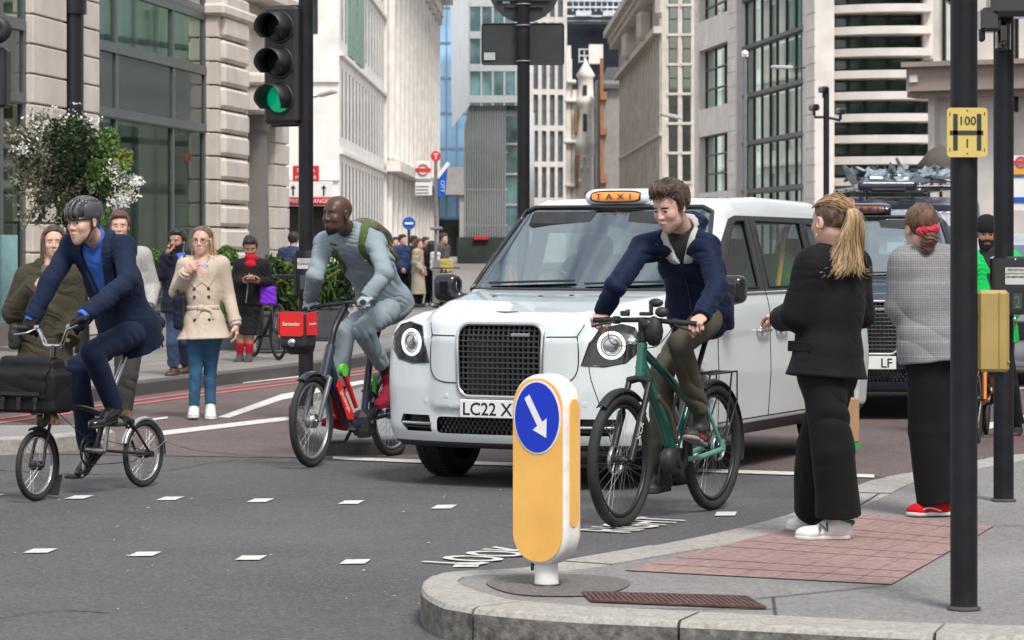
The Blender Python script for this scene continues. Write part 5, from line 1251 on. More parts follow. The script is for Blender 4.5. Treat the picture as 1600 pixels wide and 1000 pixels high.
g = G(); g.tube([hb, ht], .035, 12); g.tube(spline([ht * .6 + hb * .4, Z(q(530, 620)), Z(q(545, 660)), bbp], 6), .042, 14, flat=.7); g.tube([bbp, st], .026, 12); g.obj('frame', NAVB, hire)
g = G()
for s in (1, -1): g.tube(spline([bbp + A(0, s * .05, .03), (bbp + rc) / 2 + A(0, s * .07, .02), rc + A(0, s * .08, 0)], 5), .016, 8); g.tube([rc + A(0, s * .08, 0), bbp * .5 + st * .5 + A(0, s * .03, 0)], .012, 8)
g.obj('rear_stay', NAVB, hire)
g = G()
for s in (1, -1): g.tube(spline([hb + A(0, s * .05, 0), (hb + fc) / 2 + A(.015, s * .062, 0), fc + A(0, s * .06, 0)], 5), [.02] * 5 + [.018] * 5 + [.016], 8)
g.tube([hb + A(0, -.05, 0), hb + A(0, .05, 0)], .022, 8); g.obj('fork', M('grey_fork', (.12, .13, .14), .4, .3), hire)
dl = unit(Z(q(545, 655)) - ht); 
for s in (1, -1):
    a_, b_ = Z(q(518, 596)), Z(q(541, 652)); n_ = np.cross(unit(b_ - a_), ey); gg = G()
    gg.prism([(0, -.035), (.02, .03), (.30, .055), (.345, -.0), (.33, -.03)], a_ + ey * s * .047, unit(b_ - a_), n_, -.004, .004); gg.obj('red_panel', REDP, hire)
    gg = G(); gg.text('Santander', a_ + unit(b_ - a_) * .175 + ey * s * .054 - n_ * .005, unit(b_ - a_) * (1 if s > 0 else -1), n_ * (1 if s > 0 else -1) * (1 if s > 0 else 1), .05, bold=.01, depth=.001); gg.obj('panel_lettering', SIGNW, hire)
    a_ = Z(q(527, 578)); b_ = Z(q(548, 636)); gg = G(); gg.tube([a_ + ey * s * .045, b_ + ey * s * .045], [.02, .016], 8); gg.obj('red_stripe', REDP, hire)
    gg = G(); gg.disc(a_ + ey * s * .05, ey, .045, .03, 20); gg.obj('lime_badge', LIME, hire)
    gg = G(); gg.tube([Z(q(582, 583)) + ey * s * .022, Z(q(580, 618)) + ey * s * .022], .016, 8); gg.obj('lime_stripe', LIME, hire)
g = G(); g.box(bbp + A(-.02, 0, .0), (.22, .13, .2), None, 0, .05); g.obj('chain_case', BLACK, hire)
g = G(); fender(g, rc, Rw + .025, rad(15), rad(185), .04); g.obj('rear_mudguard', NAVB, hire); g = G(); fender(g, fc, Rw + .02, rad(60), rad(150), .034, 14, 0, rad(5)); g.obj('front_mudguard', NAVB, hire)
g = G(); g.prism([(-.1, 0), (.12, .0), (.05, .16), (-.08, .14)], rc + A(.02, .06, .14), ex, ez, -.12, 0); g.obj('skirt_guard', M('red_guard', (.55, .02, .03), .5), hire)
g = G(); g.tube(spline([hb, ht, Z(q(523, 512)), top], 5), .024, 12); g.obj('stem', DARK, hire)
gl_, gr_ = q(566, 472, .29), q(482, 482, -.29)
g = G(); g.tube(spline([gr_, gr_ * .5 + top * .5 + A(.03, 0, .01), top + A(.01, 0, .01), gl_ * .5 + top * .5 + A(.03, 0, .01), gl_], 6), .015, 10); g.obj('handlebar', DARK, hire)
for e in (gl_, gr_):
    d = unit(e - top); gg = G(); gg.tube([e - d * .09, e + d * .03], .018, 10); gg.obj('grip', BLACK, hire); gg = G(); gg.tube(spline([e - d * .1, e - d * .05 + A(.06, 0, -.02), e + d * .04 + A(.05, 0, -.03)], 5), .007, 8); gg.obj('brake_lever', DARK, hire)
cc = Z(q(468, 515)) + A(.02, 0, 0)
fcb = I_(.02, U(.02, rbox(cc + A(0, 0, .0), np.eye(3), (.075, .108, .13), .03), rbox(cc + A(-.03, 0, -.11), np.eye(3), (.065, .09, .06), .04)), lambda P: -rbox(cc + A(-.01, 0, .10), np.eye(3), (.055, .088, .12), .02)(P))
sdf_obj('front_carrier', fcb, cc - .32, cc + .32, .012, M('black_carrier', (.02, .02, .022), .5), hire, None, False)
g = G(); g.prism(rrect(.185, .165, .02, 4), cc + A(.0785, 0, .04), ey, ez, 0, .006); [g.prism([(-.065, -.07), (.065, -.07), (.07, .08), (-.055, .09)], cc + A(0, s * .1115, .035), ex, ez, -.004, .004) for s in (1, -1)]; g.obj('carrier_panel', REDP, hire)
for s in (1,): g = G(); g.text('Santander', cc + A(.086, 0, .03), ey, ez, .035, bold=.012); g.text('Santander', cc + A(0, .1165, .035), -ex, ez, .024, bold=.01); g.obj('carrier_lettering', SIGNW, hire)
g = G(); g.lathe(cc + A(.075, 0, -.085), [(0, .02), (.025, .018), (.03, 0)], 16, 0, ex); g.obj('front_light', CHROME, hire)
sdm(sd, hire, 1.1); g = G(); g.tube([st, sd - A(0, 0, .03)], .016, 10); g.obj('seat_post', DARK, hire)
angH = math.atan2(*(q(603, 640, .14) - bbp)[[2, 0]]); crankset(hire, bbp, angH, .165, .08)

# ---- plain town bicycle used for the three half hidden ones
def town_bike(label, frm, M_, detail=True, group='bicycles standing by'):
    b = thing('bicycle', label, 'bicycle', M=M_, group=group); R = .34; fc, rc = A(.52, 0, R), A(-.52, 0, R); bb = A(-.08, 0, .28); hb, ht = A(.40, 0, .68), A(.36, 0, .84); st = A(-.22, 0, .80)
    bike_wheel(b, fc, R, .018, DARK, 20, .02, 0, .002); bike_wheel(b, rc, R, .018, DARK, 20, .02, 0, .002)
    g = G(); g.tube([hb, ht], .024, 10); g.tube([hb, bb], .026, 10); g.tube([ht - A(0, 0, .04), st], .02, 10); g.tube([bb, st + A(-.02, 0, .06)], .019, 10)
    for s in (1, -1): g.tube([bb + ey * s * .03, rc + ey * s * .06], .01, 8); g.tube([rc + ey * s * .06, st + ey * s * .015], .009, 8); g.tube([hb + ey * s * .05, fc + ey * s * .055], .013, 8)
    g.obj('frame', frm, b); g = G(); g.tube([ht, A(.37, 0, 1.0)], .016, 8); g.tube(spline([A(.30, -.3, 1.02), A(.4, -.1, 1.02), A(.4, .1, 1.02), A(.30, .3, 1.02)], 5), .013, 8); g.obj('handlebar', DARK, b)
    g = G(); g.tube([st, st + A(-.05, 0, .14)], .014, 8); g.obj('seat_post', DARK, b); sdm(st + A(-.06, 0, .16), b); crankset(b, bb, .6, .165, .08); return b
def facing(x, y, a, z=0.0): return Matrix.Translation(Vector((x, y, z))) @ Matrix.Rotation(a, 4, 'Z')
ORB = M('orange_bike_paint', (.78, .22, .02), .35, coat=.4); p = W(1541, 0, 22.2)
ob = town_bike('orange bicycle held by the rider in the black beanie between the poles', ORB, facing(p[0], 22.4, rad(-103)))
g = G(); a_ = A(.40, .028, .68); b_ = A(-.08, .028, .28); g.text('GOTCHA', (a_ + b_) / 2 + A(.0, .0, .0), unit(a_ - b_) * -1, np.cross(ey, unit(a_ - b_) * -1), .06, bold=.01) if False else g.text('VOTEC', (a_ + b_) / 2, unit(b_ - a_), np.cross(ey, unit(b_ - a_)), .06, bold=.01); g.obj('frame_lettering', SIGNW, ob)
town_bike('dark bicycle leaning behind the courier in red socks', DARK, facing(-3.02, 34.9, rad(-68), .125)); town_bike('distant dark bicycle wheel showing over the taxi bonnet', DARK, facing(-1.45, 60, rad(-80), .0))

# ================================================================ people
def cloth(name, c, rough=.85, var=.18, vs_=5, bs=260, bump=.25, sheen=.03, spec=.12, **k): return M(name, c, rough, spec=spec, var=var, vs_=vs_, bump=bump, bs=bs, sheen=sheen, **k)
SK = {'pale': M('skin_pale', (.60, .37, .29), .5, var=.10, vs_=14, bump=.1, bs=300), 'mid': M('skin_mid', (.40, .215, .15), .5, var=.12, vs_=14, bump=.1, bs=300), 'dark': M('skin_dark', (.075, .036, .025), .42, var=.15, vs_=14, bump=.1, bs=300), 'tan': M('skin_tan', (.27, .135, .085), .5, var=.12, vs_=14)}
EYEW = M('eye_white', (.55, .52, .5), .25); IRIS = M('eye_iris', (.02, .016, .014), .2); LIP = {k: M('lip_' + k, c, .45) for k, c in (('pale', (.46, .20, .17)), ('mid', (.30, .11, .09)), ('dark', (.10, .035, .03)), ('tan', (.2, .075, .06)))}
BROW = {k: M('brow_' + k, c, .8) for k, c in (('brown', (.05, .03, .02)), ('blond', (.16, .09, .045)), ('black', (.012, .01, .01)))}
HAIRM = {k: M('hair_' + k, c, .5, var=.55, vs_=30, stretch=(1.6, 1.6, .22), bump=.5, bs=120, sheen=.1) for k, c in (('brown', (.055, .030, .019)), ('dark', (.022, .014, .011)), ('blond', (.38, .24, .12)), ('black', (.010, .009, .009)), ('mouse', (.13, .08, .05)), ('auburn', (.10, .045, .025)))}
def frame(fw, up=ez):
    f = unit(fw); l = unit(np.cross(up, f)); return basis(f, l, np.cross(f, l))
def reach(a, px, py, L, sgn):
    """the point on a photo sight line at bone length L from a, nearer (-1) or farther (+1); the closest point if it is out of reach"""
    o = A(0, 0, CH); d = unit(W(px, py, 10) - o); q = a - o; t = q @ d; h = L * L - (q @ q - t * t); t += sgn * math.sqrt(h) if h > 0 else 0; return o + d * t
def head(c, R, s, brow, beard=0, open_=0.0):
    """head around c (between the ears at eye height); returns its shape and a function giving material slots 0 skin 1 white 2 iris 3 lip 4 brow/beard"""
    T = lambda f, l, u: c + R @ (A(f, l, u) * s); E = lambda p, r: ell(T(*p), R, A(*r) * s); Cp = lambda a, b, r, r2=None: cap(T(*a), T(*b), r * s, (r2 or r) * s)
    sk = U(.03 * s, E((-.012, 0, .035), (.098, .077, .085)), E((.028, 0, -.032), (.060, .064, .084)), E((.026, 0, -.074), (.060, .054, .044)), cap(T(.066, 0, -.108), T(.066, 0, -.1), .022 * s))
    sk = U(.022 * s, sk, Cp((.064, -.030, .026), (.064, .030, .026), .017), E((.058, .042, -.028), (.026, .022, .024)), E((.058, -.042, -.028), (.026, .022, .024)))
    for q in (1, -1): sk = SUB(sk, E((.104, q * .033, .001), (.018, .018, .0105)), .016 * s)
    sk = U(.010 * s, sk, Cp((.084, 0, .010), (.103, 0, -.030), .0075, .0105), Cp((.092, -.012, -.034), (.092, .012, -.034), .0078))
    sk = U(.008 * s, sk, Cp((.083, -.020, -.066), (.093, 0, -.061), .0055, .0075), Cp((.083, .020, -.066), (.093, 0, -.061), .0055, .0075), Cp((.082, -.017, -.073), (.090, .017 * 0, -.076), .006, .0085), Cp((.082, .017, -.073), (.090, 0, -.076), .006, .0085))
    sk = U(.004 * s, sk, E((.072, .032, .0005), (.0135, .0145, .0125)), E((.072, -.032, .0005), (.0135, .0145, .0125)))
    for q in (1, -1): sk = U(.008 * s, sk, SUB(ell(T(-.008, q * .079, -.008), R @ rotz(q * .35), A(.022, .010, .033) * s), E((-.002, q * .088, -.006), (.012, .006, .02)), .004 * s))
    IR = R.T / s
    def reg(P):
        q = (P - c) @ IR.T; f, l, u = q[:, 0], np.abs(q[:, 1]), q[:, 2]; m = np.zeros(len(P), int)
        d = np.sqrt((f - .072) ** 2 + (l - .032) ** 2 + u ** 2); ey_ = (f > .073) & (np.abs(l - .032) < .0125) & (np.abs(u) < .0055 * (1.25 - np.abs(l - .032) / .0125)); m[ey_] = 1; m[ey_ & ((np.abs(l - .032) < .0065) | (u > .0015))] = 2
        m[(f > .06) & (l > .013) & (l < .05) & (np.abs(u - .020 + .25 * np.maximum(0, l - .034)) < .0042)] = 4
        m[(f > .073) & (l < .023) & (np.abs(u + .068) < .0105 * (1 - l / .032)) ] = 3
        if beard == 2: m[(f > .02) & (u < -.088 - .0 * f) & (u > -.13) & (l < .045) & (f > .045)] = 4; m[(f > .07) & (np.abs(u + .054) < .0045) & (l < .026)] = 4
        elif beard:
            b = (f > -.01) & (f < .2) & (u < -.030 - .35 * np.maximum(0, f - .055)) & (u > -.15) & ~((np.abs(u + .068) < .008) & (l < .024)) & (l < .09) | ((f > .06) & (np.abs(u + .052) < .007) & (l < .03)); b &= (m != 3); m[b] = 4
        return m
    return sk, reg, T
def hand(w, F, N, S, curl=.5, s=1.0, spread=.0, thumb=.5):
    """hand from wrist w: F to the knuckles, N out of the palm, S to the thumb side"""
    F = unit(F); N = unit(N - F * np.dot(N, F)); S = unit(np.cross(F, N)) * (1 if np.dot(np.cross(F, N), S) > 0 else -1); p = lambda f, n, t: w + (F * f + N * n + S * t) * s
    o = [ecap(p(-.01, 0, 0), p(.03, 0, .0), S, (.026 * s, .019 * s), (.036 * s, .016 * s)), ecap(p(.03, 0, 0), p(.078, 0, 0), S, (.037 * s, .0165 * s), (.041 * s, .0135 * s))]
    palm = U(.02, *o); fi = []
    for k, (L, r) in enumerate(((.92, 1), (1, 1.02), (.95, .98), (.76, .86))):
        a = p(.080 - .004 * abs(k - 1), -.002, .031 - .0208 * k); an = -.05 + spread * (1.5 - k) * .3; dirs = F * math.cos(an) + S * math.sin(an); t = 0
        for j, (sg, ra, rb) in enumerate(((.044, .0098, .0090), (.029, .0090, .0082), (.022, .0082, .0070))):
            t += curl * (.85 if j == 0 else 1.0) * (1 + .06 * k); d = unit(dirs * math.cos(t) + N * math.sin(t)); b = a + d * sg * L * s; fi.append(cap(a, b, ra * r * s, rb * r * s)); a = b
    f1 = U(.0035, *fi)
    a = p(.018, .006, .026); b = p(.052, .018 + .02 * thumb, .050); c = b + unit(F * .8 + N * (.9 * thumb) - S * (.5 * thumb)) * .034 * s; d = c + unit(F * .7 + N * (1.2 * thumb) - S * (.8 * thumb)) * .027 * s
    th = U(.006, cap(a, b, .016 * s, .0125 * s), cap(b, c, .0118 * s, .0102 * s), cap(c, d, .0100 * s, .0078 * s))
    return U(.010, palm, f1, th)
def bar_hand(w, g, axis, out, s=1.0):
    """a hand closed on a bar: g point on the bar axis, axis towards the thumb side, out = direction from rider to front"""
    F = unit(g - w); S = unit(axis - F * np.dot(axis, F)); N = np.cross(S, F); N = N if N[2] < 0 else -N; return hand(w, F, N, S, 1.15, s, 0, .9)
def elbow(s_, w_, px, py, sgn=-1, L=.555):
    o = A(0, 0, CH); d = unit(W(px, py, 10) - o); m = (s_ + w_) / 2; t = (m - o) @ d; e = o + d * t
    for k in range(60):
        if np.linalg.norm(e - s_) + np.linalg.norm(e - w_) >= L: break
        e = o + d * (t + sgn * .008 * (k + 1))
    return e
def bounds(pts, m): P = np.array(pts); return P.min(0) - m, P.max(0) + m
def nape_axis(p): return unit(p.hc + p.R @ A(-.022, 0, -.055) * p.hs - p.neck)
class Person:
    def __init__(s, label, J, base, skin='pale', scale=1.0, h=.0055, group=None, cat='person'):
        s.J = {k: np.asarray(v, float) for k, v in J.items()}; j = s.J; s.sc = scale; s.h = h; s.skin = skin; s.n = 0
        s.root = thing('person', label, cat, base, group=group); s.pel, s.neck = j['pel'], j['neck']
        s.up = unit(j['neck'] - j['pel']); l = j['sl'] - j['sr']; s.lat = unit(l - s.up * np.dot(l, s.up)); s.fr = np.cross(s.lat, s.up)
        s.mid = j.get('mid', (j['neck'] + j['pel']) / 2); s.body = []; s.R = frame(j['hf'], j.get('hu', ez)); s.hc = j['head']; s.hs = scale * j.get('hscale', A(1.0)).item() if 'hscale' in j else scale
    def pt(s, f, l, u): return s.pel + s.fr * f + s.lat * l + s.up * u
    def mesh(s, name, f, pts, m, mats, region=None, par=None, h=None, newton=1):
        lo, hi = bounds(pts, m); return sdf_obj(name, f, lo, hi, h or s.h, mats, par or s.root, region, True, newton)
    def make_body(s, brow='brown', beard=0, hands=None, legs=False, arms=True, lipk=None, sleeves=True, gl=None):
        j = s.J; k = s.sc; hd, reg, s.T = head(s.hc, s.R, s.hs, brow, beard)
        nk = U(.02, cap(s.hc + s.R @ A(-.022, 0, -.055) * s.hs, s.neck - s.up * .02, .056 * k, .062 * k), cap(s.neck - s.up * .02, s.neck - s.up * .12, .058, .065))
        tor = U(.06, ecap(s.pel, s.mid, s.lat, (.13 * k, .09 * k), (.12 * k, .085 * k)), ecap(s.mid, s.neck - s.up * .12, s.lat, (.12 * k, .085 * k), (.145 * k, .09 * k)), cap(s.neck - s.up * .09, j['sl'], .05, .04 * k), cap(s.neck - s.up * .09, j['sr'], .05, .04 * k))
        fs = [hd, nk]; f = U(.025, hd, nk); f = U(.03, f, tor); pts = [s.hc, s.pel, j['sl'], j['sr']]
        for q in 'lr':
            if 'w' + q in j:
                e, w = j['e' + q], j['w' + q]; a = U(.02, cap(j['s' + q], e, .042 * k, .036 * k), cap(e, w, .036 * k, .026 * k))
                if hands and hands.get(q) is not None and (gl is None): a = U(.012, a, hands[q])
                f = U(.02, f, a); pts += [e, w]
            if legs: f = U(.03, f, cap(j['h' + q], j['k' + q], .075 * k, .052 * k), cap(j['k' + q], j['a' + q], .05 * k, .034 * k), U(.02, cap(j['k' + q] * .75 + j['a' + q] * .25 - s.fr * .02, j['k' + q] * .5 + j['a' + q] * .5 - s.fr * .01, .05 * k, .04 * k))); pts += [j['k' + q], j['a' + q]]
        s.bodyf = f
        mats = [SK[s.skin], EYEW, IRIS, LIP[s.skin], BROW[brow]]; s.mesh('body', f, pts, .25, mats, reg, newton=2)
        if gl:
            for q in 'lr':
                if hands.get(q) is not None: s.mesh('glove', wrinkle(shell_off(U(.012, hands[q], cap(j['w' + q], j['w' + q] + unit(j['e' + q] - j['w' + q]) * .03, .031, .034)), .0025), .0015, .02, 3), [j['w' + q]], .2, gl, h=min(s.h, .005))
    def hair(s, kind, col, vol=0.0, h=None, extra=(), cut=None):
        S_ = s.hs; T = s.T; R = s.R; f = ell(T(-.014, 0, .037), R, A(.107 + vol, .086 + vol, .097 + vol) * S_); IR = R.T / S_; nape = -.06 if cut is None else cut
        def face(P): q = (P - s.hc) @ IR.T; return np.maximum((q[:, 0] - .034) * .80 - (q[:, 2] - .052) * .60, np.maximum(nape - q[:, 2] + np.maximum(0, q[:, 0] + .02) * 1.6, -9)) * S_
        g = I_(.012, f, face)
        if kind == 'short' and vol > -.003:
            g = U(.02, g, ell(T(.002, 0, .092), R, A(.082, .070, .046) * S_), ell(T(.052, 0, .098), R, A(.034, .058, .024) * S_))
            g = U(.008, g, *[cap(T(.012, q_ * .077, .03), T(.014, q_ * .075, -.012), .009 * S_, .006 * S_) for q_ in (1, -1)])
        for e in extra: g = U(.015, g, e)
        st = R @ np.diag([1, 1, 1])
        def strands(P):
            d = g(P); m = np.abs(d) < .04
            if m.any():
                q = (P[m] - s.hc) @ IR.T; Q = np.stack([q[:, 0] * 40, q[:, 1] * 55, q[:, 2] * 14], 1); n = vnoise(Q) + .6 * vnoise(Q * 2.1 + 9); d = d.copy(); d[m] -= (.0085 if kind == 'short' else .0055) * n * S_
            return d
        return s.mesh('hair', strands, [s.hc, s.hc - ez * (.25 if kind == 'long' else .05)], .26, HAIRM[col], h=h or s.h)
    def torso(s, hem=.12, th=.0, flare=.02, waist=0.0, rs=1.0, chest=1.0, sl=True, k=.05, wr=None, up_=0.0, belly=0.0):
        """upper garment as (torso shape, sleeves shape)"""
        j = s.J; q = s.sc; n0 = s.neck - s.up * .115 * q; pe = s.pel
        t = U(.07, ecap(pe - s.up * hem, pe + s.up * .02, s.lat, ((.165 + flare) * q + th, (.125 + flare) * q + th), (.162 * q + th, .122 * q + th + belly)), ecap(pe + s.up * .02, s.mid, s.lat, (.160 * q + th, .12 * q + th + belly), ((.150 - waist) * q + th, (.112 - waist * .5) * q + th)), ecap(s.mid, n0, s.lat, ((.150 - waist) * q + th, (.112 - waist * .5) * q + th), (.172 * q * chest + th, .112 * q + th)))
        sh = U(.06, cap(s.neck - s.up * .03, j['sl'] - s.lat * .02 + s.up * .0, .060 * q + th, .058 * q + th), cap(s.neck - s.up * .03, j['sr'] + s.lat * .02, .060 * q + th, .058 * q + th))
        t = U(.07, t, sh); hp = pe - s.up * (hem - .0); t = I_(.012, t, half(hp, -s.up)); f = t
        if sl:
            for a in 'lr':
                if 'w' + a not in j: continue
                S0, e, w = j['s' + a], j['e' + a], j['w' + a]; d = unit(w - e)
                f = U(k, f, U(.012, cap(S0, e, (.060 * q + th) * rs, (.050 * q + th) * rs), I_(.008, cap(e, w, (.050 * q + th) * rs, (.042 * q + th) * rs), half(w + d * .005, d))))
        return f
    def pts_t(s): return [s.J[k] for k in ('pel', 'neck', 'sl', 'sr', 'el', 'er', 'wl', 'wr') if k in s.J]
    def sleeve_wr(s, f, amp=.006, sc=.05, seed=0): return wrinkle(f, amp, sc, seed)
    def neck_hole(s, f, r=.066, d=.10, fwd=.02): a = s.neck + s.up * .25 + s.fr * .05; b = s.neck - s.up * d + s.fr * fwd; return SUB(f, cap(a, b, r * s.sc), .01)
    def vee(s, f, z0, w0, z1, k=.006, depth=.03):
        """open a V in the front: from height z0 below the neck (point) up to the neck with half width w0"""
        n = s.neck; hgt = z0
        def v(P):
            q = P - n; u = q @ s.up; l = np.abs(q @ s.lat); fr = q @ s.fr; return np.maximum(np.maximum(l - w0 * np.clip((u + hgt) / hgt, 0, 1.3), -(fr - depth)), -(u + hgt))
        return SUB(f, v, k)
    def trousers(s, m, rt=.086, rk=.062, ra=.050, wide=0, wr=.006, sc=.055, ln=0.0, name='trousers', hip=1.0, h=None, seed=4):
        j = s.J; q = s.sc; f = ecap(s.pel - s.up * .06, s.pel + s.up * .10, s.lat, (.160 * q * hip, .115 * q * hip), (.145 * q * hip, .105 * q * hip)); pts = [s.pel]
        for a in 'lr':
            K, An = j['k' + a], j['a' + a]; d = unit(An - K); f = U(.05, f, U(.014, cap(j['h' + a], K, rt * q, rk * q), I_(.006, cap(K, An + d * .06, rk * q, ra * q), half(An + d * ln, d)))); pts += [K, An]
        return s.mesh(name, wrinkle(f, wr, sc * 1.5, seed, fd=(.62, .45, .55)), pts, .24, m, h=h)
    def shoe(s, a, m, sole=None, L=.27, w=.042, high=.0, col2=None, h=None):
        j = s.J; An, To = j['a' + a], j['t' + a]; d0 = unit(To - An); n = j.get('n' + a)
        z = ez if n is None else n; d = unit(To - An - z * np.dot(To - An, z)); sd = np.cross(z, d); L = L * s.sc
        sole_z = (To @ z); heel = To - d * L; B = lambda f, u, l=0: To - d * (L - f) + z * u + sd * l
        up = U(.03, ecap(B(.04, .045), B(L * .45, .05), sd, (.036, .05), (.036, .042)), ecap(B(L * .45, .045), B(L - .055, .026), sd, (w, .038), (w, .026)), cap(An + z * (.01 + high), B(.065, .06), .038, .044), ell(B(L - .05, .028), basis(d, sd, z), (.052, w, .03)))
        up = I_(.006, up, half(B(0, .006), -z)); o = s.mesh('shoe', up, [An, To, heel], .12, m, h=h or s.h)
        so = I_(.004, U(.02, ecap(B(.045, .012), B(L * .5, .012), sd, (.037, .03), (.036, .03)), ecap(B(L * .5, .012), B(L - .052, .012), sd, (.037, .03), (w + .004, .03)), ell(B(L - .05, .012), basis(d, sd, z), (.054, w + .003, .03))), half(B(0, .0), -z), half(B(0, .024), z))
        s.mesh('sole', so, [To, heel], .1, sole or BLACK, None, o, h=h or s.h); s.foot = (B, d, sd, z, o); return o
    def strap(s, f, pts, w, t, m, name, par=None, h=None):
        """a band on the surface of shape f, following pts"""
        P = []
        for p in pts:
            p = np.asarray(p, float)
            for _ in range(8):
                g = np.array([f((p + e)[None])[0] - f((p - e)[None])[0] for e in (A(.004, 0, 0), A(0, .004, 0), A(0, 0, .004))]); g = g / (np.linalg.norm(g) + 1e-9); p = p - g * f(p[None])[0]
            P.append((p + g * t * .5, g))
        c = np.array([a for a, _ in P]); v = []
        for i, (a, g) in enumerate(P):
            tn = unit(c[min(i + 1, len(c) - 1)] - c[max(i - 1, 0)]); sd = unit(np.cross(tn, g))
            for u_, n_ in ((-1, -1), (1, -1), (1, 1), (-1, 1)): v.append(a + sd * u_ * w / 2 + g * n_ * t)
        fc = [(i * 4 + k, i * 4 + (k + 1) % 4, (i + 1) * 4 + (k + 1) % 4, (i + 1) * 4 + k) for i in range(len(P) - 1) for k in range(4)] + [(0, 1, 2, 3), tuple(len(v) - 4 + k for k in (3, 2, 1, 0))]
        return link(name, np.array(v), fc, m, par or s.root, None, False, True)
def surf(f, p, d, tmax=.6):
    """first hit on shape f from p along d"""
    t = 0; d = unit(d)
    for _ in range(80):
        v = f((p + d * t)[None])[0]
        if v < .0008: break
        t += min(.05, max(v * .8, .001))
        if t > tmax: break
    return p + d * t

# ---- the rider of the green electric bicycle
NAVYJ = cloth('navy_waterproof', (.008, .014, .040), .6, bump=.15); KHAKI = cloth('dark_khaki_cotton', (.075, .068, .052)); GREYL = cloth('light_grey_lining', (.42, .42, .41)); CHARC = cloth('charcoal_jersey', (.03, .03, .032)); WSHOE = M('white_trainer', (.70, .70, .69), .5, var=.06); WSOLE = M('white_rubber_sole', (.62, .62, .6), .6, var=.06)
w = BG.w; lat = BG.l; fwd = BG.d
GL = np.array(BG.M)[:3, :3] @ gl_ if False else None
gL, gR = w(1086, 506, .33), w(932, 500, -.33); ctr = (gL + gR) / 2
J = dict(head=w(1047, 322, .0) , hf=-ex * .66 - ey * .70 - ez * .38, neck=w(1069, 364, 0), sl=w(1106, 388, .18), sr=w(1004, 388, -.20), pel=w(1094, 488, 0), hl=w(1104, 502, .09), hr=w(1088, 500, -.09), hscale=A(1.06))
J['mid'] = (J['neck'] + J['pel']) / 2 - fwd * .0 + ez * .03
J['wl'] = gL - fwd * .075 + ez * .035 + lat * .0; J['wr'] = gR - fwd * .075 + ez * .035
J['el'] = elbow(J['sl'], J['wl'], 1120, 448); J['er'] = elbow(J['sr'], J['wr'], 962, 448)
J['kl'] = w(1062, 538, .12); J['al'] = w(1092, 640, .13); J['tl'] = w(1074, 685, .14); J['kr'] = w(1036, 580, -.11); J['ar'] = w(1026, 728, -.12); J['tr'] = w(1012, 772, -.12)
p = Person('man in navy hooded jacket and khaki trousers riding the green bicycle', J, BG.o + A(0, 0, 0), 'pale', 1.0, .0048, 'cyclists riding past')
hands = {'l': bar_hand(J['wl'], gL + ez * .0, -lat, fwd), 'r': bar_hand(J['wr'], gR, lat, fwd)}
p.make_body('brown', 0, hands)
p.hair('short', 'brown', .010, extra=[ell(p.T(.045, 0, .112), p.R, A(.06, .062, .035)), ell(p.T(-.06, 0, .03), p.R, A(.06, .075, .08)), cap(p.T(.005, .078, .03), p.T(.008, .076, -.012), .010), cap(p.T(.005, -.078, .03), p.T(.008, -.076, -.012), .010)], cut=-.085)
rnh = np.random.RandomState(2); tuf = []
for k in range(220):
    a_ = rnh.uniform(-1.2, 1.2); b_ = rnh.uniform(-.2, 1.25); d_ = A(math.cos(b_) * math.cos(a_) * .12 - .01, math.sin(a_) * math.cos(b_) * .095, .037 + math.sin(b_) * .108)
    if d_[2] < .06 and d_[0] > .0: continue
    q_ = p.T(*d_); tuf.append([q_, q_ + p.R @ A(-.02 + rnh.randn() * .01, rnh.randn() * .012, .014), q_ + p.R @ A(-.045 + rnh.randn() * .012, rnh.randn() * .02, .010 + rnh.randn() * .008)])
g = G()
for t_ in tuf: P_t = spline(t_, 3); g.tube(P_t, np.linspace(.0032, .0008, len(P_t)), 4)
g.obj('hair_tufts', HAIRM['brown'], p.root, True)
jf = p.torso(.10, .016, .0, 0, .88, 1.0); jf0 = jf
col = SUB(U(.03, ell(p.neck + p.up * .015 + p.fr * .015, basis(p.fr, p.lat, p.up), (.125, .13, .085))), cap(p.neck + p.up * .3 + p.fr * .06, p.neck - p.up * .08 + p.fr * .05, .082), .012)
hood = U(.04, ell(p.neck - p.fr * .085 + p.up * .03, basis(p.fr, p.lat, p.up), (.065, .12, .065)), cap(p.neck + p.lat * .09 - p.fr * .05 + p.up * .04, p.neck + p.lat * .085 + p.fr * .06 + p.up * .01, .03), cap(p.neck - p.lat * .09 - p.fr * .05 + p.up * .04, p.neck - p.lat * .085 + p.fr * .06 + p.up * .01, .03))
jf = U(.03, jf, hood); jf = p.neck_hole(jf, .075, .10, .04); jf = p.vee(jf, .12, .085, 0, .008, .02)
p.mesh('jacket', wrinkle(wrinkle(jf, .008, .13, 1), .003, .05, 8), p.pts_t(), .2, NAVYJ)
inner = p.torso(.02, .012, 0, 0, 1, 1, False); ln = I_(.006, shell_off(p.vee(U(.03, inner, cap(p.neck + p.lat * .07 + p.fr * .06 - p.up * .0, p.neck + p.lat * .03 + p.fr * .12 - p.up * .10, .035), cap(p.neck - p.lat * .07 + p.fr * .06, p.neck - p.lat * .03 + p.fr * .12 - p.up * .1, .035)), .16, .055, 0), .0), half(p.neck - p.up * .13, -p.up)); ln = p.neck_hole(ln, .07, .10, .05)
p.mesh('jacket_lining', U(.01, ln, SUB(ell(p.neck - p.fr * .03 + p.up * .035, basis(p.fr, p.lat, p.up), (.10, .108, .06)), cap(p.neck + p.up * .3 + p.fr * .07, p.neck - p.up * .05 + p.fr * .05, .08), .01)), [p.neck], .26, GREYL)
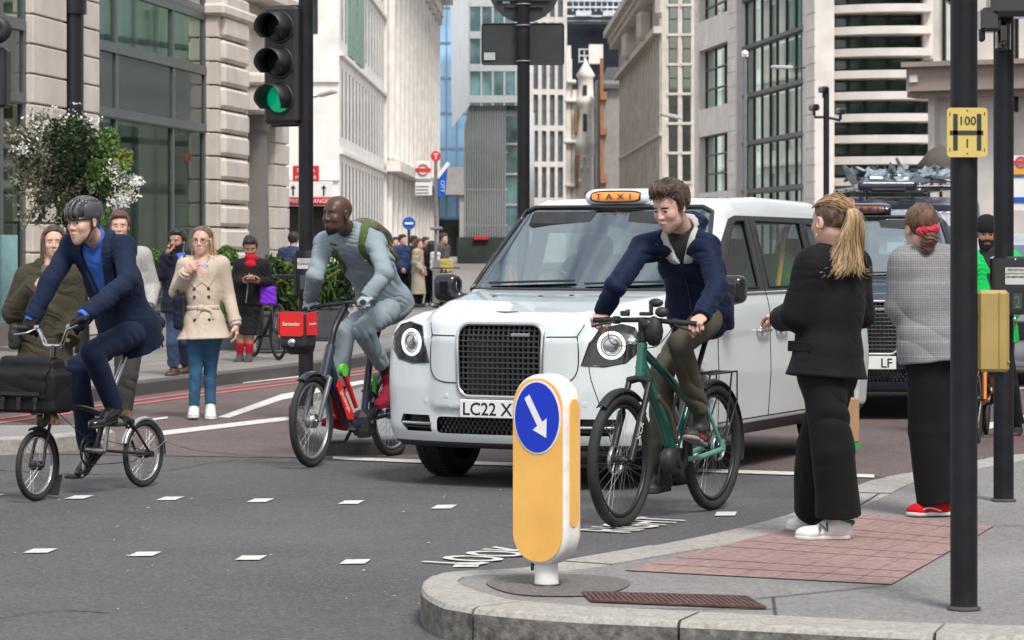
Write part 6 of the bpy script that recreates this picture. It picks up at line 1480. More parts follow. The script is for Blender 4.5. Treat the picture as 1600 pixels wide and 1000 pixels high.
p.mesh('jersey', U(.02, p.torso(.02, .006, 0, 0, 1, 1, False), SUB(cap(p.neck + p.fr * .01 - p.up * .05, p.neck + p.fr * .03 + p.up * .022, .070), cap(p.neck + p.fr * .05 + p.up * .2, p.neck + p.fr * .03 + p.up * .0, .060), .004)), [p.neck, p.pel], .25, CHARC, h=.007)
g = G(); a_ = [surf(jf, p.pt(.5, .004, u_), -p.fr) + p.fr * .003 for u_ in np.linspace(-.08, .28, 14)]; g.tube(a_, .005, 6); g.obj('zip', BLACK, p.root, True)
p.trousers(KHAKI, .09, .068, .055, wr=.008, sc=.06)
SHB = M('dark_trainer', (.035, .033, .032), .6, var=.2); p.J['nl'] = unit(ez * .95 + fwd * -.25); o = p.shoe('l', SHB, M('grey_sole', (.25, .24, .23), .7)); B, d, sd, z, o = p.foot
g = G()
for k in range(3): g.tube([B(.10 + k * .032, .030, -.043), B(.125 + k * .032, .075, -.036)], .006, 6); g.tube([B(.10 + k * .032, .030, .043), B(.125 + k * .032, .075, .036)], .006, 6)
g.obj('red_stripe', M('red_stripe', (.7, .06, .04), .5), o, True)
p.shoe('r', SHB)

# ---- the rider of the folding bicycle
SUIT = cloth('navy_suit_wool', (.012, .020, .045), .8, bs=400); SHIRT = cloth('blue_shirt', (.06, .15, .52), .75); GLV = cloth('black_glove', (.012, .012, .014), .6)
w = BF.w; lat = BF.l; fwd = BF.d; gL, gR = w(121, 503, .26), w(43, 512, -.26)
J = dict(head=w(131, 346, 0), hf=-ex * .60 - ey * .78 - ez * .12, neck=w(155, 378, 0), sl=w(194, 388, .18), sr=w(112, 384, -.20), pel=w(200, 512, 0), hl=w(205, 522, .10), hr=w(192, 520, -.09), hscale=A(1.05))
J['mid'] = (J['neck'] + J['pel']) / 2 + ez * .02
J['wl'] = gL + unit(w(146, 482, .26) - gL) * .085; J['wr'] = gR + unit(w(58, 482, -.26) - gR) * .085
J['el'] = elbow(J['sl'], J['wl'], 200, 440); J['er'] = elbow(J['sr'], J['wr'], 78, 440)
J['kl'] = w(144, 552, .13); J['al'] = w(181, 640, .13); J['tl'] = w(143, 671, .15); J['kr'] = w(122, 575, -.10); J['ar'] = w(139, 708, -.10); J['tr'] = w(123, 748, -.11)
p = Person('cyclist in navy suit, blue shirt and dark helmet riding the folding bicycle', J, BF.o, 'pale', 1.0, .005, 'cyclists riding past')
hands = {'l': bar_hand(J['wl'], gL, -lat, fwd), 'r': bar_hand(J['wr'], gR, lat, fwd)}
p.make_body('brown', 0, hands, gl=GLV)
p.hair('short', 'mouse', -.004, cut=-.05)
# helmet with vents
T = p.T; hsf = ell(T(-.008, 0, .058), p.R, A(.135, .100, .098)); Ih = p.R.T
def hel(P):
    q = (P - p.hc) @ Ih.T; d = hsf(P); cutp = .022 + .12 * np.maximum(0, -q[:, 0] - .02) * -1 + .05 * np.abs(q[:, 1]); d = np.maximum(d, cutp - .01 - q[:, 2])
    ph = np.abs(q[:, 1] / (1.0 + .0 * q[:, 0])); gro = np.zeros(len(P))
    for c0 in (.0, .036, .070):
        for (f0, f1) in ((.015, .13), (-.125, .0)):
            m = (np.abs(ph - c0 - .10 * np.abs(q[:, 0]) * (c0 > 0) * -.6) < .0095 * np.clip(1.3 - np.abs(q[:, 0] - (f0 + f1) / 2) / (f1 - f0) * 2, 0, 1)) & (q[:, 2] > .032); gro = np.maximum(gro, m * 1.0)
    return d + .03 * gro
hm = p.mesh('helmet', U(.0, hel, ), [p.hc], .2, M('dark_helmet', (.06, .063, .07), .35, coat=.4, var=.1), h=.0042)
p.mesh('helmet_liner', I_(.01, ell(T(-.008, 0, .056), p.R, A(.118, .088, .086)), half(T(0, 0, .02), -(p.R @ A(0, 0, 1)))), [p.hc], .2, BLACK, None, hm, h=.007)
g = G()
for s_ in (1, -1): g.tube(spline([T(.02, s_ * .088, .02), T(.02, s_ * .082, -.04), T(.045, s_ * .05, -.105), T(.06, 0, -.128)], 5), .006, 6); g.tube(spline([T(-.05, s_ * .085, .02), T(-.01, s_ * .085, -.03), T(.02, s_ * .08, -.045)], 5), .005, 6)
g.obj('helmet_strap', BLACK, hm, True)
jf = jl = p.torso(.13, .020, .03, .0, .86, 1.0)
tail = U(.05, ecap(p.pel + p.up * .05 - p.fr * .03, w(240, 505, .06), lat, (.13, .07), (.10, .05)), ecap(p.pel + p.up * .02, w(222, 520, .10), lat, (.12, .08), (.09, .05)))
jf = U(.05, jf, tail); jf = p.neck_hole(jf, .07, .08, .04); jf = p.vee(jf, .42, .085, 0, .006, .02); jf = SUB(jf, ecap(p.pt(.16, -.02, -.16), p.pt(.14, 0, .06), p.lat, (.07, .1), (.02, .1)), .01)
p.mesh('suit_jacket', wrinkle(wrinkle(jf, .007, .16, 2, fd=(.75, .2, .6)), .002, .05, 5), p.pts_t() + [w(245, 510, 0)], .2, SUIT)
for s_ in (1, -1):
    a_ = [p.neck + p.up * .05 + p.lat * s_ * .07 - p.fr * .04, p.neck + p.up * .0 + p.lat * s_ * .105 + p.fr * .03, p.neck - p.up * .07 + p.lat * s_ * .105 + p.fr * .10, p.neck - p.up * .17 + p.lat * s_ * .088 + p.fr * .13, p.neck - p.up * .29 + p.lat * s_ * .058 + p.fr * .13, p.neck - p.up * .41 + p.lat * s_ * .022 + p.fr * .14]
    p.strap(jl, spline(a_, 4), .060, .010, M('navy_lapel', (.017, .027, .058), .8, spec=.12), 'lapel')
sf = p.torso(.06, .006, 0, 0, .86, 1.0); sf = p.vee(sf, .055, .03, 0, .004); sf = U(.012, sf, SUB(SUB(cap(p.neck - p.up * .04 + p.fr * .01, p.neck + nape_axis(p) * .10, .083, .075), cap(p.neck + nape_axis(p) * .3 + p.fr * .06, p.neck + nape_axis(p) * .02 + p.fr * .012, .066), .005), half(p.neck + nape_axis(p) * .085, -nape_axis(p))))
for a in 'lr':
    d = unit(J['w' + a] - J['e' + a]); sf = U(.01, sf, I_(.005, cap(J['w' + a] - d * .06, J['w' + a] + d * .05, .036, .046), half(J['w' + a] + d * .03, d), half(J['w' + a] - d * .05, -d)))
p.mesh('shirt', wrinkle(sf, .004, .06, 4), p.pts_t(), .2, SHIRT)
g = G()
for u_ in (.08, .16, .24, .32): g.disc(surf(sf, p.pt(.5, 0, u_), -p.fr) + p.fr * .003, p.fr, .009, .005, 10)
g.obj('shirt_button', WSOLE, p.root, True)
p.trousers(SUIT, .092, .070, .058, wr=.008, sc=.07, ln=-.03); SHL = M('black_leather_shoe', (.012, .012, .014), .22, coat=.3)
p.J['nl'] = unit(ez * .97 - fwd * -.1); p.shoe('l', SHL, BLACK, .29, .04); p.J['nr'] = unit(ez * .75 + fwd * .55); p.shoe('r', SHL, BLACK, .28, .04)
p.mesh('sock', U(.01, cap(J['kl'] * .2 + J['al'] * .8, J['al'], .04), cap(J['kr'] * .2 + J['ar'] * .8, J['ar'], .04)), [J['al'], J['ar']], .15, CHARC, h=.007)

# ---- the rider of the hire bicycle
TRACK = cloth('grey_tracksuit', (.235, .285, .32), .8, var=.08); LGLV = cloth('light_grey_glove', (.36, .40, .43), .8); OLIVE = cloth('olive_strap', (.075, .115, .035)); CAMO = cloth('camouflage_canvas', (.10, .105, .065), var=.7, vs_=9); MAROON = cloth('maroon_shoe', (.20, .012, .03), .7)
w = BH.w; lat = BH.l; fwd = BH.d; gL, gR = w(566, 472, .29), w(482, 482, -.29)
J = dict(head=w(527, 335, 0), hf=-ex * .68 - ey * .73 - ez * .02, neck=w(548, 363, 0), sl=w(586, 380, .18), sr=w(507, 380, -.20), pel=w(602, 474, 0), hl=w(606, 486, .10), hr=w(596, 484, -.09), hscale=A(1.06))
J['mid'] = (J['neck'] + J['pel']) / 2 + ez * .03
J['wl'] = gL + unit(w(584, 456, .29) - gL) * .085; J['wr'] = gR + unit(w(486, 462, -.29) - gR) * .08
J['el'] = elbow(J['sl'], J['wl'], 602, 428); J['er'] = elbow(J['sr'], J['wr'], 492, 432)
J['kl'] = w(566, 516, .14); J['al'] = w(602, 578, .13); J['tl'] = w(592, 640, .15); J['kr'] = w(538, 520, -.12); J['ar'] = w(530, 618, -.11); J['tr'] = w(506, 664, -.12)
p = Person('bald cyclist in grey tracksuit with green backpack riding the hire bicycle', J, BH.o, 'dark', 1.02, .0055, 'cyclists riding past')
hands = {'l': bar_hand(J['wl'], gL, -lat, fwd), 'r': bar_hand(J['wr'], gR, lat, fwd)}
p.make_body('black', 2, hands, gl=LGLV)
jf = p.torso(.06, .018, .012, .0, .86, 1.0); jf = U(.015, jf, SUB(cap(p.neck - p.up * .03, p.neck + p.up * .05 + p.fr * .02, .075, .068), cap(p.neck + p.up * .3 + p.fr * .06, p.neck + p.up * .0 + p.fr * .02, .06), .005))
p.mesh('track_top', wrinkle(wrinkle(jf, .008, .11, 6), .003, .045, 2), p.pts_t(), .2, TRACK)
g = G(); a_ = [surf(jf, p.pt(.5, 0, u_), -p.fr) + p.fr * .002 for u_ in np.linspace(-.05, .42, 16)]; g.tube(a_, .004, 6); g.obj('zip', STEEL, p.root, True)
for s_ in (1, -1):
    a_ = [p.neck + p.up * .0 + p.lat * s_ * .105 - p.fr * .07, p.neck + p.lat * s_ * .115 + p.up * .02, p.neck - p.up * .07 + p.lat * s_ * .12 + p.fr * .09, p.neck - p.up * .20 + p.lat * s_ * .13 + p.fr * .12, p.neck - p.up * .32 + p.lat * s_ * .165 + p.fr * .04]
    p.strap(jf, spline(a_, 5), .055, .007, OLIVE, 'backpack_strap')
bpk = thing('backpack', 'camouflage and green backpack on the back of the grey tracksuit cyclist', 'backpack', p.neck - p.fr * .2)
bf = U(.05, ecap(p.neck - p.fr * .19 - p.up * .44, p.neck - p.fr * .17 - p.up * .12, p.lat, (.15, .085), (.13, .07)), ell(p.neck - p.fr * .27 - p.up * .30, basis(p.fr, p.lat, p.up), (.06, .12, .13)))
lo, hi = bounds([p.neck - p.fr * .2, p.pel - p.fr * .2], .3); sdf_obj('pack_body', wrinkle(bf, .008, .09, 3), lo, hi, .009, CAMO, bpk)
lo, hi = bounds([w(606, 400, .2), w(618, 470, .2)], .2); 
p.trousers(TRACK, .090, .072, .054, wr=.008, sc=.055, ln=-.06)
ring = [surf(jf, p.pt(0, 0, -.035) + (p.fr * math.cos(t) + p.lat * math.sin(t)) * .32, -(p.fr * math.cos(t) + p.lat * math.sin(t))) for t in np.linspace(-1.5, 1.5, 22)]
g = G(); g.tube(ring, .024, 8, flat=.3, up=p.up); g.obj('waistband', cloth('grey_ribbing', (.19, .235, .265)), p.root, True)
for a in 'lr': d_ = unit(J['w' + a] - J['e' + a]); g = G(); g.tube([J['w' + a] - d_ * .035, J['w' + a] + d_ * .004], .049, 14); g.obj('cuff', cloth('grey_ribbing', (.19, .235, .265)), p.root, True)
g = G(); b_ = surf(jf, p.neck - p.up * .17 + p.lat * .085 + p.fr * .4, -p.fr); g.box(b_ + p.fr * .002, (.006, .035, .012), basis(p.fr, p.lat, p.up), 0, .002); g.obj('chest_mark', SIGNW, p.root, True)
p.mesh('sock', U(.01, cap(J['kl'] * .3 + J['al'] * .7, J['al'], .042), cap(J['kr'] * .3 + J['ar'] * .7, J['ar'], .042)), [J['al'], J['ar']], .15, CHARC, h=.007)
p.J['nl'] = unit(ez * .9 + fwd * .35); p.shoe('l', MAROON, MAROON, .29, .042, .05); p.J['nr'] = unit(ez * .95 - fwd * .2); p.shoe('r', MAROON, MAROON, .29, .042, .04)

# ---- woman in black suit, seen from behind on the red paving
def WJ(Y, **k): return {n: (W(q[0], q[1], Y + (q[2] if len(q) > 2 else 0))) for n, q in k.items()}
def strands(par, name, m, roots, n, r, seed, jit=.012, tip=.4):
    """locks of hair along guide curves"""
    rn = np.random.RandomState(seed); g = G()
    for k in range(n):
        c = roots[rn.randint(len(roots))]; P = spline(c, 5); o = rn.normal(0, jit, 3); L = len(P); w_ = np.linspace(.25, 1.6, L)[:, None]; ph = rn.uniform(0, 6.28, 3)
        P = P + o * w_ + .004 * np.sin(np.linspace(0, 5, L)[:, None] + ph) * w_; q = rn.uniform(.8, 1.25); g.tube(P, np.linspace(r * q, r * q * tip, L), 5)
    return g.obj(name, m, par, True)
BLKW = cloth('black_suit_wool', (.0105, .0105, .012), .8, bs=420); 
J = WJ(13.5, head=(1298, 346), neck=(1303, 396, .03), sl=(1270, 414, -.11), sr=(1334, 414, .11), pel=(1293, 565), hl=(1284, 585, -.07), hr=(1306, 585, .07), kl=(1302, 705, -.10), kr=(1276, 700, .12), al=(1310, 815, -.06), ar=(1276, 806, .38), tl=(1243, 843, -.08), tr=(1229, 827, .42), el=(1242, 492, -.10), wl=(1221, 498, .12), er=(1343, 492, .20), wr=(1290, 492, .36))
J['hf'] = A(-.58, .81, -.05); J['mid'] = (J['neck'] + J['pel']) / 2
p = Person('blonde woman with ponytail in oversized black suit and white trainers on the red paving', J, A(J['al'][0], J['al'][1], KZ), 'pale', .98, .0045, 'women waiting on the pavement')
p.make_body('blond', 0, {'l': hand(J['wl'], A(-.5, .8, .1), A(0, 0, -1), A(-.3, -.5, .6), .5, .9)})
T = p.T
p.hair('pony', 'mouse', -.002, cut=-.035)
bk = T(-.125, .0, .055); ends = [(-.14, .02), (-.13, .075), (-.10, -.05), (-.15, -.01), (-.06, .10), (-.04, -.11)]
gd = [[bk, bk + p.R @ A(-.045, l * .25, -.03), T(-.155, l * .5, -.07), T(f - .02, l, -.19 - .03 * abs(l) / .1), T(f - .02, l * 1.5, -.245)] for f, l in ends]
strands(p.root, 'ponytail', M('hair_blond_streaks', (.50, .35, .20), .45, var=.5, vs_=25, stretch=(2, 2, .3)), gd, 480, .0018, 4, .010, .3)
gd2 = [[T(.045, l, .092 - abs(l) * .3), T(-.02, l * 1.08, .125 - abs(l) * .5), T(-.09, l * .7, .098 - abs(l) * .2), bk] for l in np.linspace(-.075, .075, 9)]
strands(p.root, 'combed_hair', HAIRM['blond'], gd2, 260, .0022, 6, .006, .9)
gg = G(); gg.torus(bk + p.R @ A(.004, 0, 0), p.R @ A(-1, 0, .1), .02, .008, 20, 8); gg.obj('hair_tie', HAIRM['blond'], p.root, True)
gg = G(); gg.torus(T(-.0, .083, -.055), A(.3, .6, 0), .014, .0022, 20, 6); gg.obj('earring', M('gold', (.7, .45, .15), .25, 1.0), p.root, True)
jf = p.torso(.075, .018, .045, -.004, 1.05, 1.0); jf = p.neck_hole(jf, .07, .05, .03); jf = p.vee(jf, .3, .07, 0)
jf = SUB(jf, ecap(p.pt(-.2, -.13, -.30), p.pt(-.2, -.125, -.02), p.fr, (.12, .010), (.12, .001)), .004)
p.mesh('suit_jacket', wrinkle(wrinkle(jf, .006, .18, 3, fd=(.7, .2, .6)), .0018, .06, 7), p.pts_t(), .25, BLKW)
p.mesh('collar', U(.01, SUB(ell(p.neck + p.up * .01 + p.fr * .005, basis(p.fr, p.lat, p.up), (.095, .108, .055)), cap(p.neck + p.up * .3 + p.fr * .03, p.neck - p.up * .1 + p.fr * .02, .074), .006)), [p.neck], .16, BLKW)
pk = surf(jf, p.pt(.02, .5, .06), -p.lat); sdp = p.fr; gg = G(); gg.box(pk - p.lat * .001, (.14, .008, .05), basis(unit(p.fr - p.lat * np.dot(p.fr, p.lat)), p.lat, p.up), 0, .003); gg.obj('pocket_flap', BLKW, p.root, True)
p.trousers(BLKW, .100, .100, .112, wr=.008, sc=.10, ln=-.03, hip=1.05, h=.006)
NB = M('white_leather', (.66, .66, .66), .45, var=.06); o = p.shoe('l', NB, WSOLE, .285, .046); B, d, sd, z, o = p.foot
gg = G()
for s_ in (1, -1):
    c = B(.155, .062, s_ * .047); nn = sd * s_; nn = unit(nn + z * .35); ax = d * (1 if s_ < 0 else 1); ax = unit(ax - nn * np.dot(ax, nn)); ay = unit(np.cross(nn, ax)); ay = ay if ay[2] > 0 else -ay
    if np.dot(np.cross(ax, ay), nn) < 0: ax = -ax
    gg.text('N', c + nn * .002 - ay * .022, ax, ay, .062, bold=.02)
gg.obj('shoe_lettering', M('dark_green_letter', (.01, .03, .022), .5), o, True)
gg = G(); gg.tube([B(.02, .075, .03), B(.005, .08, 0), B(.02, .075, -.03)], .012, 8); gg.tube([B(.025, .085, .036), B(.075, .10, .035)], .009, 6); gg.tube([B(.025, .085, -.036), B(.075, .10, -.035)], .009, 6); gg.obj('green_heel', M('green_heel', (.01, .16, .09), .6), o, True)
p.shoe('r', NB, WSOLE, .285, .046)
bgp = thing('paper_bag', 'brown paper bag with green base hanging beside the woman in the black suit', 'bag', W(1334, 680, 13.95))
gg = G(); c = W(1316, 655, 14.15); gg.box(c, (.09, .22, .22), rotz(.3), 0, .006); gg.obj('bag_body', M('kraft_paper', (.36, .22, .12), .8, var=.1), bgp, True)
gg = G(); gg.box(c - A(0, 0, .125), (.093, .223, .03), rotz(.3)); gg.obj('green_base', M('green_print', (.03, .3, .05), .7), bgp, True); gg = G(); gg.tube(spline([c + A(0, -.05, .1), c + A(-.02, -.02, .26), c + A(0, .05, .1)], 5), .004, 6); gg.obj('bag_handle', M('kraft_paper', (.3, .2, .12), .8), bgp, True)

# ---- woman in checked blazer
def check_mat():
    m = M('checked_wool', (.27, .27, .275), .85, var=.14, vs_=60, bump=.25, bs=380, sheen=.03); t = m.node_tree; N = t.nodes; L = t.links; b = N['Principled BSDF']; src = b.inputs['Base Color'].links[0].from_socket; tc = [n for n in N if n.type == 'TEX_COORD'][0]
    sp = N.new('ShaderNodeSeparateXYZ'); L.new(tc.outputs['Object'], sp.inputs[0])
    def lines(sock, per, wd, col, f):
        nonlocal src
        a = N.new('ShaderNodeMath'); a.operation = 'PINGPONG'; a.inputs[1].default_value = per / 2; L.new(sock, a.inputs[0]); c = N.new('ShaderNodeMath'); c.operation = 'LESS_THAN'; c.inputs[1].default_value = wd; L.new(a.outputs[0], c.inputs[0])
        k = N.new('ShaderNodeMath'); k.operation = 'MULTIPLY'; k.inputs[1].default_value = f; L.new(c.outputs[0], k.inputs[0]); x = N.new('ShaderNodeMixRGB'); x.inputs[2].default_value = (*col, 1); L.new(k.outputs[0], x.inputs[0]); L.new(src, x.inputs[1]); src = x.outputs[0]
    lines(sp.outputs['Z'], .012, .0028, (.13, .135, .145), .55); lines(sp.outputs['X'], .012, .0028, (.13, .135, .145), .55); lines(sp.outputs['Z'], .075, .003, (.36, .33, .28), .5); lines(sp.outputs['X'], .07, .0032, (.17, .18, .22), .5); lines(sp.outputs['Z'], .062, .012, (.17, .175, .19), .35)
    L.new(src, b.inputs['Base Color']); return m
CHK = check_mat()
J = WJ(14.6, head=(1438, 357), neck=(1443, 393, .02), sl=(1414, 410, -.03), sr=(1484, 408, .05), pel=(1457, 535), hl=(1446, 552, -.03), hr=(1472, 552, .03), kl=(1448, 672, .0), kr=(1474, 672, .04), al=(1462, 780, .0), ar=(1484, 778, .15), tl=(1417, 806, -.02), tr=(1444, 800, .15), el=(1403, 478, .0), wl=(1426, 520, .22), er=(1494, 476, .08), wr=(1478, 515, .26))
J['hf'] = A(-.30, .95, -.05); J['mid'] = (J['neck'] + J['pel']) / 2
p = Person('woman in grey checked blazer with red hair scrunchie and red shoes beside the black pole', J, A(J['al'][0], J['al'][1], KZ), 'pale', .95, .005, 'women waiting on the pavement')
p.make_body('brown', 0); p.hair('bun', 'auburn', .002, cut=-.06); T = p.T
p.mesh('hair_bun', wrinkle(U(.02, ell(T(-.115, .0, -.06), p.R, (.035, .045, .045)), ell(T(-.10, .01, -.10), p.R, (.03, .035, .04))), .006, .02, 3), [T(-.11, 0, -.07)], .1, HAIRM['auburn'])
p.mesh('scrunchie', wrinkle(U(.015, ell(T(-.120, .02, -.015), p.R, (.025, .045, .018)), ell(T(-.125, -.03, -.012), p.R, (.025, .025, .026)), ell(T(-.12, .05, -.03), p.R, (.02, .022, .02))), .007, .018, 5), [T(-.12, 0, -.02)], .1, M('red_velvet', (.42, .005, .03), .7, sheen=.4), h=.004)
jf = p.torso(.10, .016, .02, .0, 1.05, 1.0); jf = p.neck_hole(jf, .068, .05, .03)
p.mesh('blazer', wrinkle(jf, .0035, .15, 5, fd=(.7, .1, .6)), p.pts_t(), .25, CHK)
p.mesh('collar', SUB(ell(p.neck + p.up * .008, basis(p.fr, p.lat, p.up), (.09, .10, .05)), cap(p.neck + p.up * .3 + p.fr * .03, p.neck - p.up * .1 + p.fr * .02, .068), .006), [p.neck], .16, CHK)
p.trousers(BLKW, .10, .10, .105, wr=.007, sc=.12, ln=.02)
RSU = cloth('red_suede', (.55, .01, .02), .8)
for a in 'lr':
    o = p.shoe(a, RSU, WSOLE, .27, .044); B, d, sd, z, o = p.foot; gg = G(); [gg.tube(spline([B(.09, .028, s_ * .044), B(.15, .045, s_ * .046), B(.20, .028, s_ * .046)], 4), .005, 6) for s_ in (1, -1)]; gg.obj('white_stripe', WSOLE, o, True)

# ---- woman in beige trench coat crossing the road
TREN = cloth('beige_trench_cotton', (.50, .425, .345), .8, var=.07); DENIM = cloth('blue_denim', (.03, .085, .155), .85, var=.3); BTN = M('dark_button', (.03, .022, .018), .35)
J = WJ(24.9, head=(315, 376), neck=(316, 407), sr=(289, 414), sl=(347, 413), pel=(319, 510), hr=(307, 520), hl=(333, 520), kr=(306, 582, -.02), kl=(328, 582, .08), ar=(303, 634, -.05), al=(329, 632, .0), tr=(302, 654, -.22), tl=(329, 656, -.2), er=(274, 456, .02), wr=(291, 424, -.17), el=(357, 462, .03), wl=(369, 508, -.06))
J['hf'] = A(-.12, -.99, -.04); J['mid'] = (J['neck'] + J['pel']) / 2
p = Person('woman in beige belted trench coat, blue jeans and white trainers crossing the road', J, A(J['al'][0], J['al'][1], 0), 'pale', 1.0, .0065, 'pedestrians crossing')
p.make_body('blond', 0, {'r': hand(J['wr'], A(.45, -.2, .35), A(.3, .9, .1), A(0, -.2, 1), .8, 1), 'l': hand(J['wl'], A(.1, -.1, -1), A(-1, .1, 0), A(0, -1, 0), .45, 1)})
p.hair('long', 'mouse', -.002, cut=-.04); T = p.T
gd = [[T(-.03, l * .7, .11), T(-.07, l, .05), T(-.07, l * 1.05, -.08), T(-.04 - .03, l * 1.2, -.20)] for l in (-.07, -.05, .05, .075, .085)]; strands(p.root, 'long_hair', M('hair_blond_streaks', (.5, .35, .2)), gd, 50, .008, 3, .010)
gg = G()
for s_ in (1, -1): c = T(.092, s_ * .033, -.002); gg.tube([c + p.R @ A(-.004 * abs(math.sin(t)), .024 * math.cos(t), .016 * math.sin(t)) for t in np.linspace(0, 6.283, 19)[:-1]], .0026, 6, closed=True); gg.tube([c + p.R @ A(-.003, s_ * .024, .006), T(.0, s_ * .083, .005)], .0024, 6)
gg.tube([T(.094, -.010, .002), T(.094, .010, .002)], .0026, 6); gg.obj('glasses', GLOSSB, p.root, True)
jf = p.torso(.10, .004, .06, .026, 1.05, .96); jf = U(.03, jf, I_(.01, ecap(p.pt(0, 0, -.10), p.pt(0, 0, .05), p.lat, (.235, .175), (.16, .125)), half(p.pt(0, 0, -.10), -p.up))); jf = p.neck_hole(jf, .07, .05, .05); jf = p.vee(jf, .16, .08, 0)
p.mesh('trench_coat', wrinkle(wrinkle(jf, .004, .15, 6, fd=(.8, .2, .5)), .0015, .05, 9), p.pts_t(), .28, TREN)
for s_ in (1, -1):
    p.strap(jf, spline([p.neck + p.up * .03 + p.lat * s_ * .075 - p.fr * .02, p.neck - p.up * .03 + p.lat * s_ * .09 + p.fr * .07, p.neck - p.up * .12 + p.lat * s_ * .10 + p.fr * .13, p.neck - p.up * .21 + p.lat * s_ * .03 + p.fr * .13], 4), .075, .006, TREN, 'lapel')
    p.strap(jf, [p.neck - p.up * .02 + p.lat * s_ * (.10 + .02 * k) + p.up * .05 for k in range(5)], .04, .006, TREN, 'epaulette')
wt = .165; ring = [surf(jf, p.pt(0, 0, wt) + (p.fr * math.cos(t) + p.lat * math.sin(t)) * .28, -(p.fr * math.cos(t) + p.lat * math.sin(t))) + (p.fr * math.cos(t) + p.lat * math.sin(t)) * .004 for t in np.linspace(-1.25, 1.25, 24)]
gg = G(); gg.tube(ring, .020, 8, flat=.35, up=p.up); kn = surf(jf, p.pt(.4, -.01, wt), -p.fr) + p.fr * .012; gg.ball(kn, (.035, .02, .03), 10); gg.tube(spline([kn, kn - p.up * .08 - p.lat * .03 + p.fr * .01, kn - p.up * .17 - p.lat * .02], 4), .017, 6, flat=.4); gg.tube(spline([kn, kn - p.up * .03 + p.lat * .09, kn - p.up * .10 + p.lat * .10], 4), .016, 6, flat=.4); gg.obj('belt', TREN, p.root, True)
gg = G(); [gg.disc(surf(jf, p.pt(.5, l, u_), -p.fr) + p.fr * .003, p.fr, .014, .006, 14) for l in (-.065, .06) for u_ in (.06, .26, .10 + .23)]; gg.obj('button', BTN, p.root, True)
for a in 'lr': e, w_ = J['e' + a], J['w' + a]; d = unit(w_ - e); gg = G(); gg.tube([w_ - d * .065, w_ - d * .03], .0585, 14); gg.obj('cuff_strap', TREN, p.root, True)
p.mesh('blouse', I_(.005, p.torso(.0, -.022, 0, 0, 1, 1, False), half(p.neck - p.up * .19, -p.up)), [p.neck], .3, cloth('patterned_blouse', (.30, .32, .42), .8, var=.7, vs_=60), h=.008)
p.mesh('shoulder_bag', U(.03, rbox(p.pt(.04, -.215, .16), basis(p.fr, p.lat, p.up), (.11, .04, .15), .04)), [p.pt(0, -.2, .15)], .25, cloth('navy_bag', (.012, .016, .03), .6)) if False else None
hb_ = thing('bag', 'dark navy shoulder bag under the arm of the woman in the trench coat', 'bag', p.pt(.03, -.22, .02)); lo, hi = bounds([p.pt(.03, -.21, .15)], .3)
sdf_obj('bag_body', wrinkle(rbox(p.pt(.03, -.215, .13), basis(p.fr, p.lat, p.up), (.12, .045, .15), .04), .006, .08, 2), lo, hi, .01, cloth('navy_bag', (.012, .016, .03), .6), hb_)
gg = G(); gg.tube(spline([p.pt(.08, -.22, .26), p.pt(.06, -.20, .42), J['sr'] + p.up * .07 + p.fr * .03, J['sr'] + p.up * .05 - p.fr * .08], 5), .012, 6); gg.obj('bag_strap', BLACK, hb_, True)
p.trousers(DENIM, .082, .055, .045, wr=.005, sc=.05, ln=.0)
for a in 'lr': p.shoe(a, NB, WSOLE, .26, .042, .02)

# ---- man in pale grey blazer, woman in olive parka behind the folding bicycle
GRB = cloth('pale_grey_tweed', (.36, .36, .35), .85, var=.15, vs_=40); GRT = cloth('dark_grey_trousers', (.06, .058, .06)); BRSH = M('brown_leather', (.09, .04, .022), .4, var=.2)
J = WJ(25.4, head=(187, 353), neck=(193, 388), sr=(166, 402), sl=(224, 400), pel=(203, 510), hr=(193, 522), hl=(214, 522), kr=(190, 585, .0), kl=(205, 585, -.03), ar=(188, 640, .05), al=(198, 642, 0), tr=(183, 655, -.12), tl=(196, 658, -.2), er=(158, 452, 0), wr=(170, 496, -.06), el=(240, 448, .03), wl=(234, 478, -.16))
J['hf'] = A(.10, -.99, -.08); J['mid'] = (J['neck'] + J['pel']) / 2
p = Person('man in pale grey blazer walking behind the cyclist in the navy suit', J, A(J['al'][0], J['al'][1], 0), 'pale', 1.0, .0075, 'pedestrians crossing')
p.make_body('brown', 0, {'l': hand(J['wl'], A(-.4, -.4, -.6), A(-1, .3, 0), A(0, -1, 0), .5)}); p.hair('short', 'auburn', .004, cut=-.06)
jf = p.torso(.10, .012, .02); jf = p.neck_hole(jf, .068, .06, .04); jf = p.vee(jf, .32, .07, 0); p.mesh('blazer', wrinkle(jf, .005, .12, 4), p.pts_t(), .25, GRB)
p.mesh('shirt', p.torso(0, -.008, 0, 0, 1, 1, False), [p.neck, p.pel], .28, M('white_shirt', (.65, .65, .65), .8), h=.012); p.trousers(GRT, ln=-.01); [p.shoe(a, BRSH) for a in 'lr']
OLV = cloth('olive_parka', (.050, .044, .030), .8); OLT = cloth('brown_trousers', (.075, .058, .040))
J = WJ(24.2, head=(84, 378), neck=(78, 418), sr=(46, 436), sl=(106, 434), pel=(72, 545), hr=(60, 555), hl=(86, 555), kr=(60, 612), kl=(86, 610, -.05), ar=(64, 654), al=(84, 652, -.06), tr=(58, 672, -.15), tl=(84, 671, -.22), er=(24, 488, 0), wr=(58, 446, -.19), el=(116, 490, .02), wl=(106, 530, -.12))
J['hf'] = A(.18, -.98, -.06); J['mid'] = (J['neck'] + J['pel']) / 2
p = Person('woman in dark olive parka with long brown hair behind the folding bicycle', J, A(J['al'][0], J['al'][1], 0), 'pale', 1.05, .0075, 'pedestrians crossing')
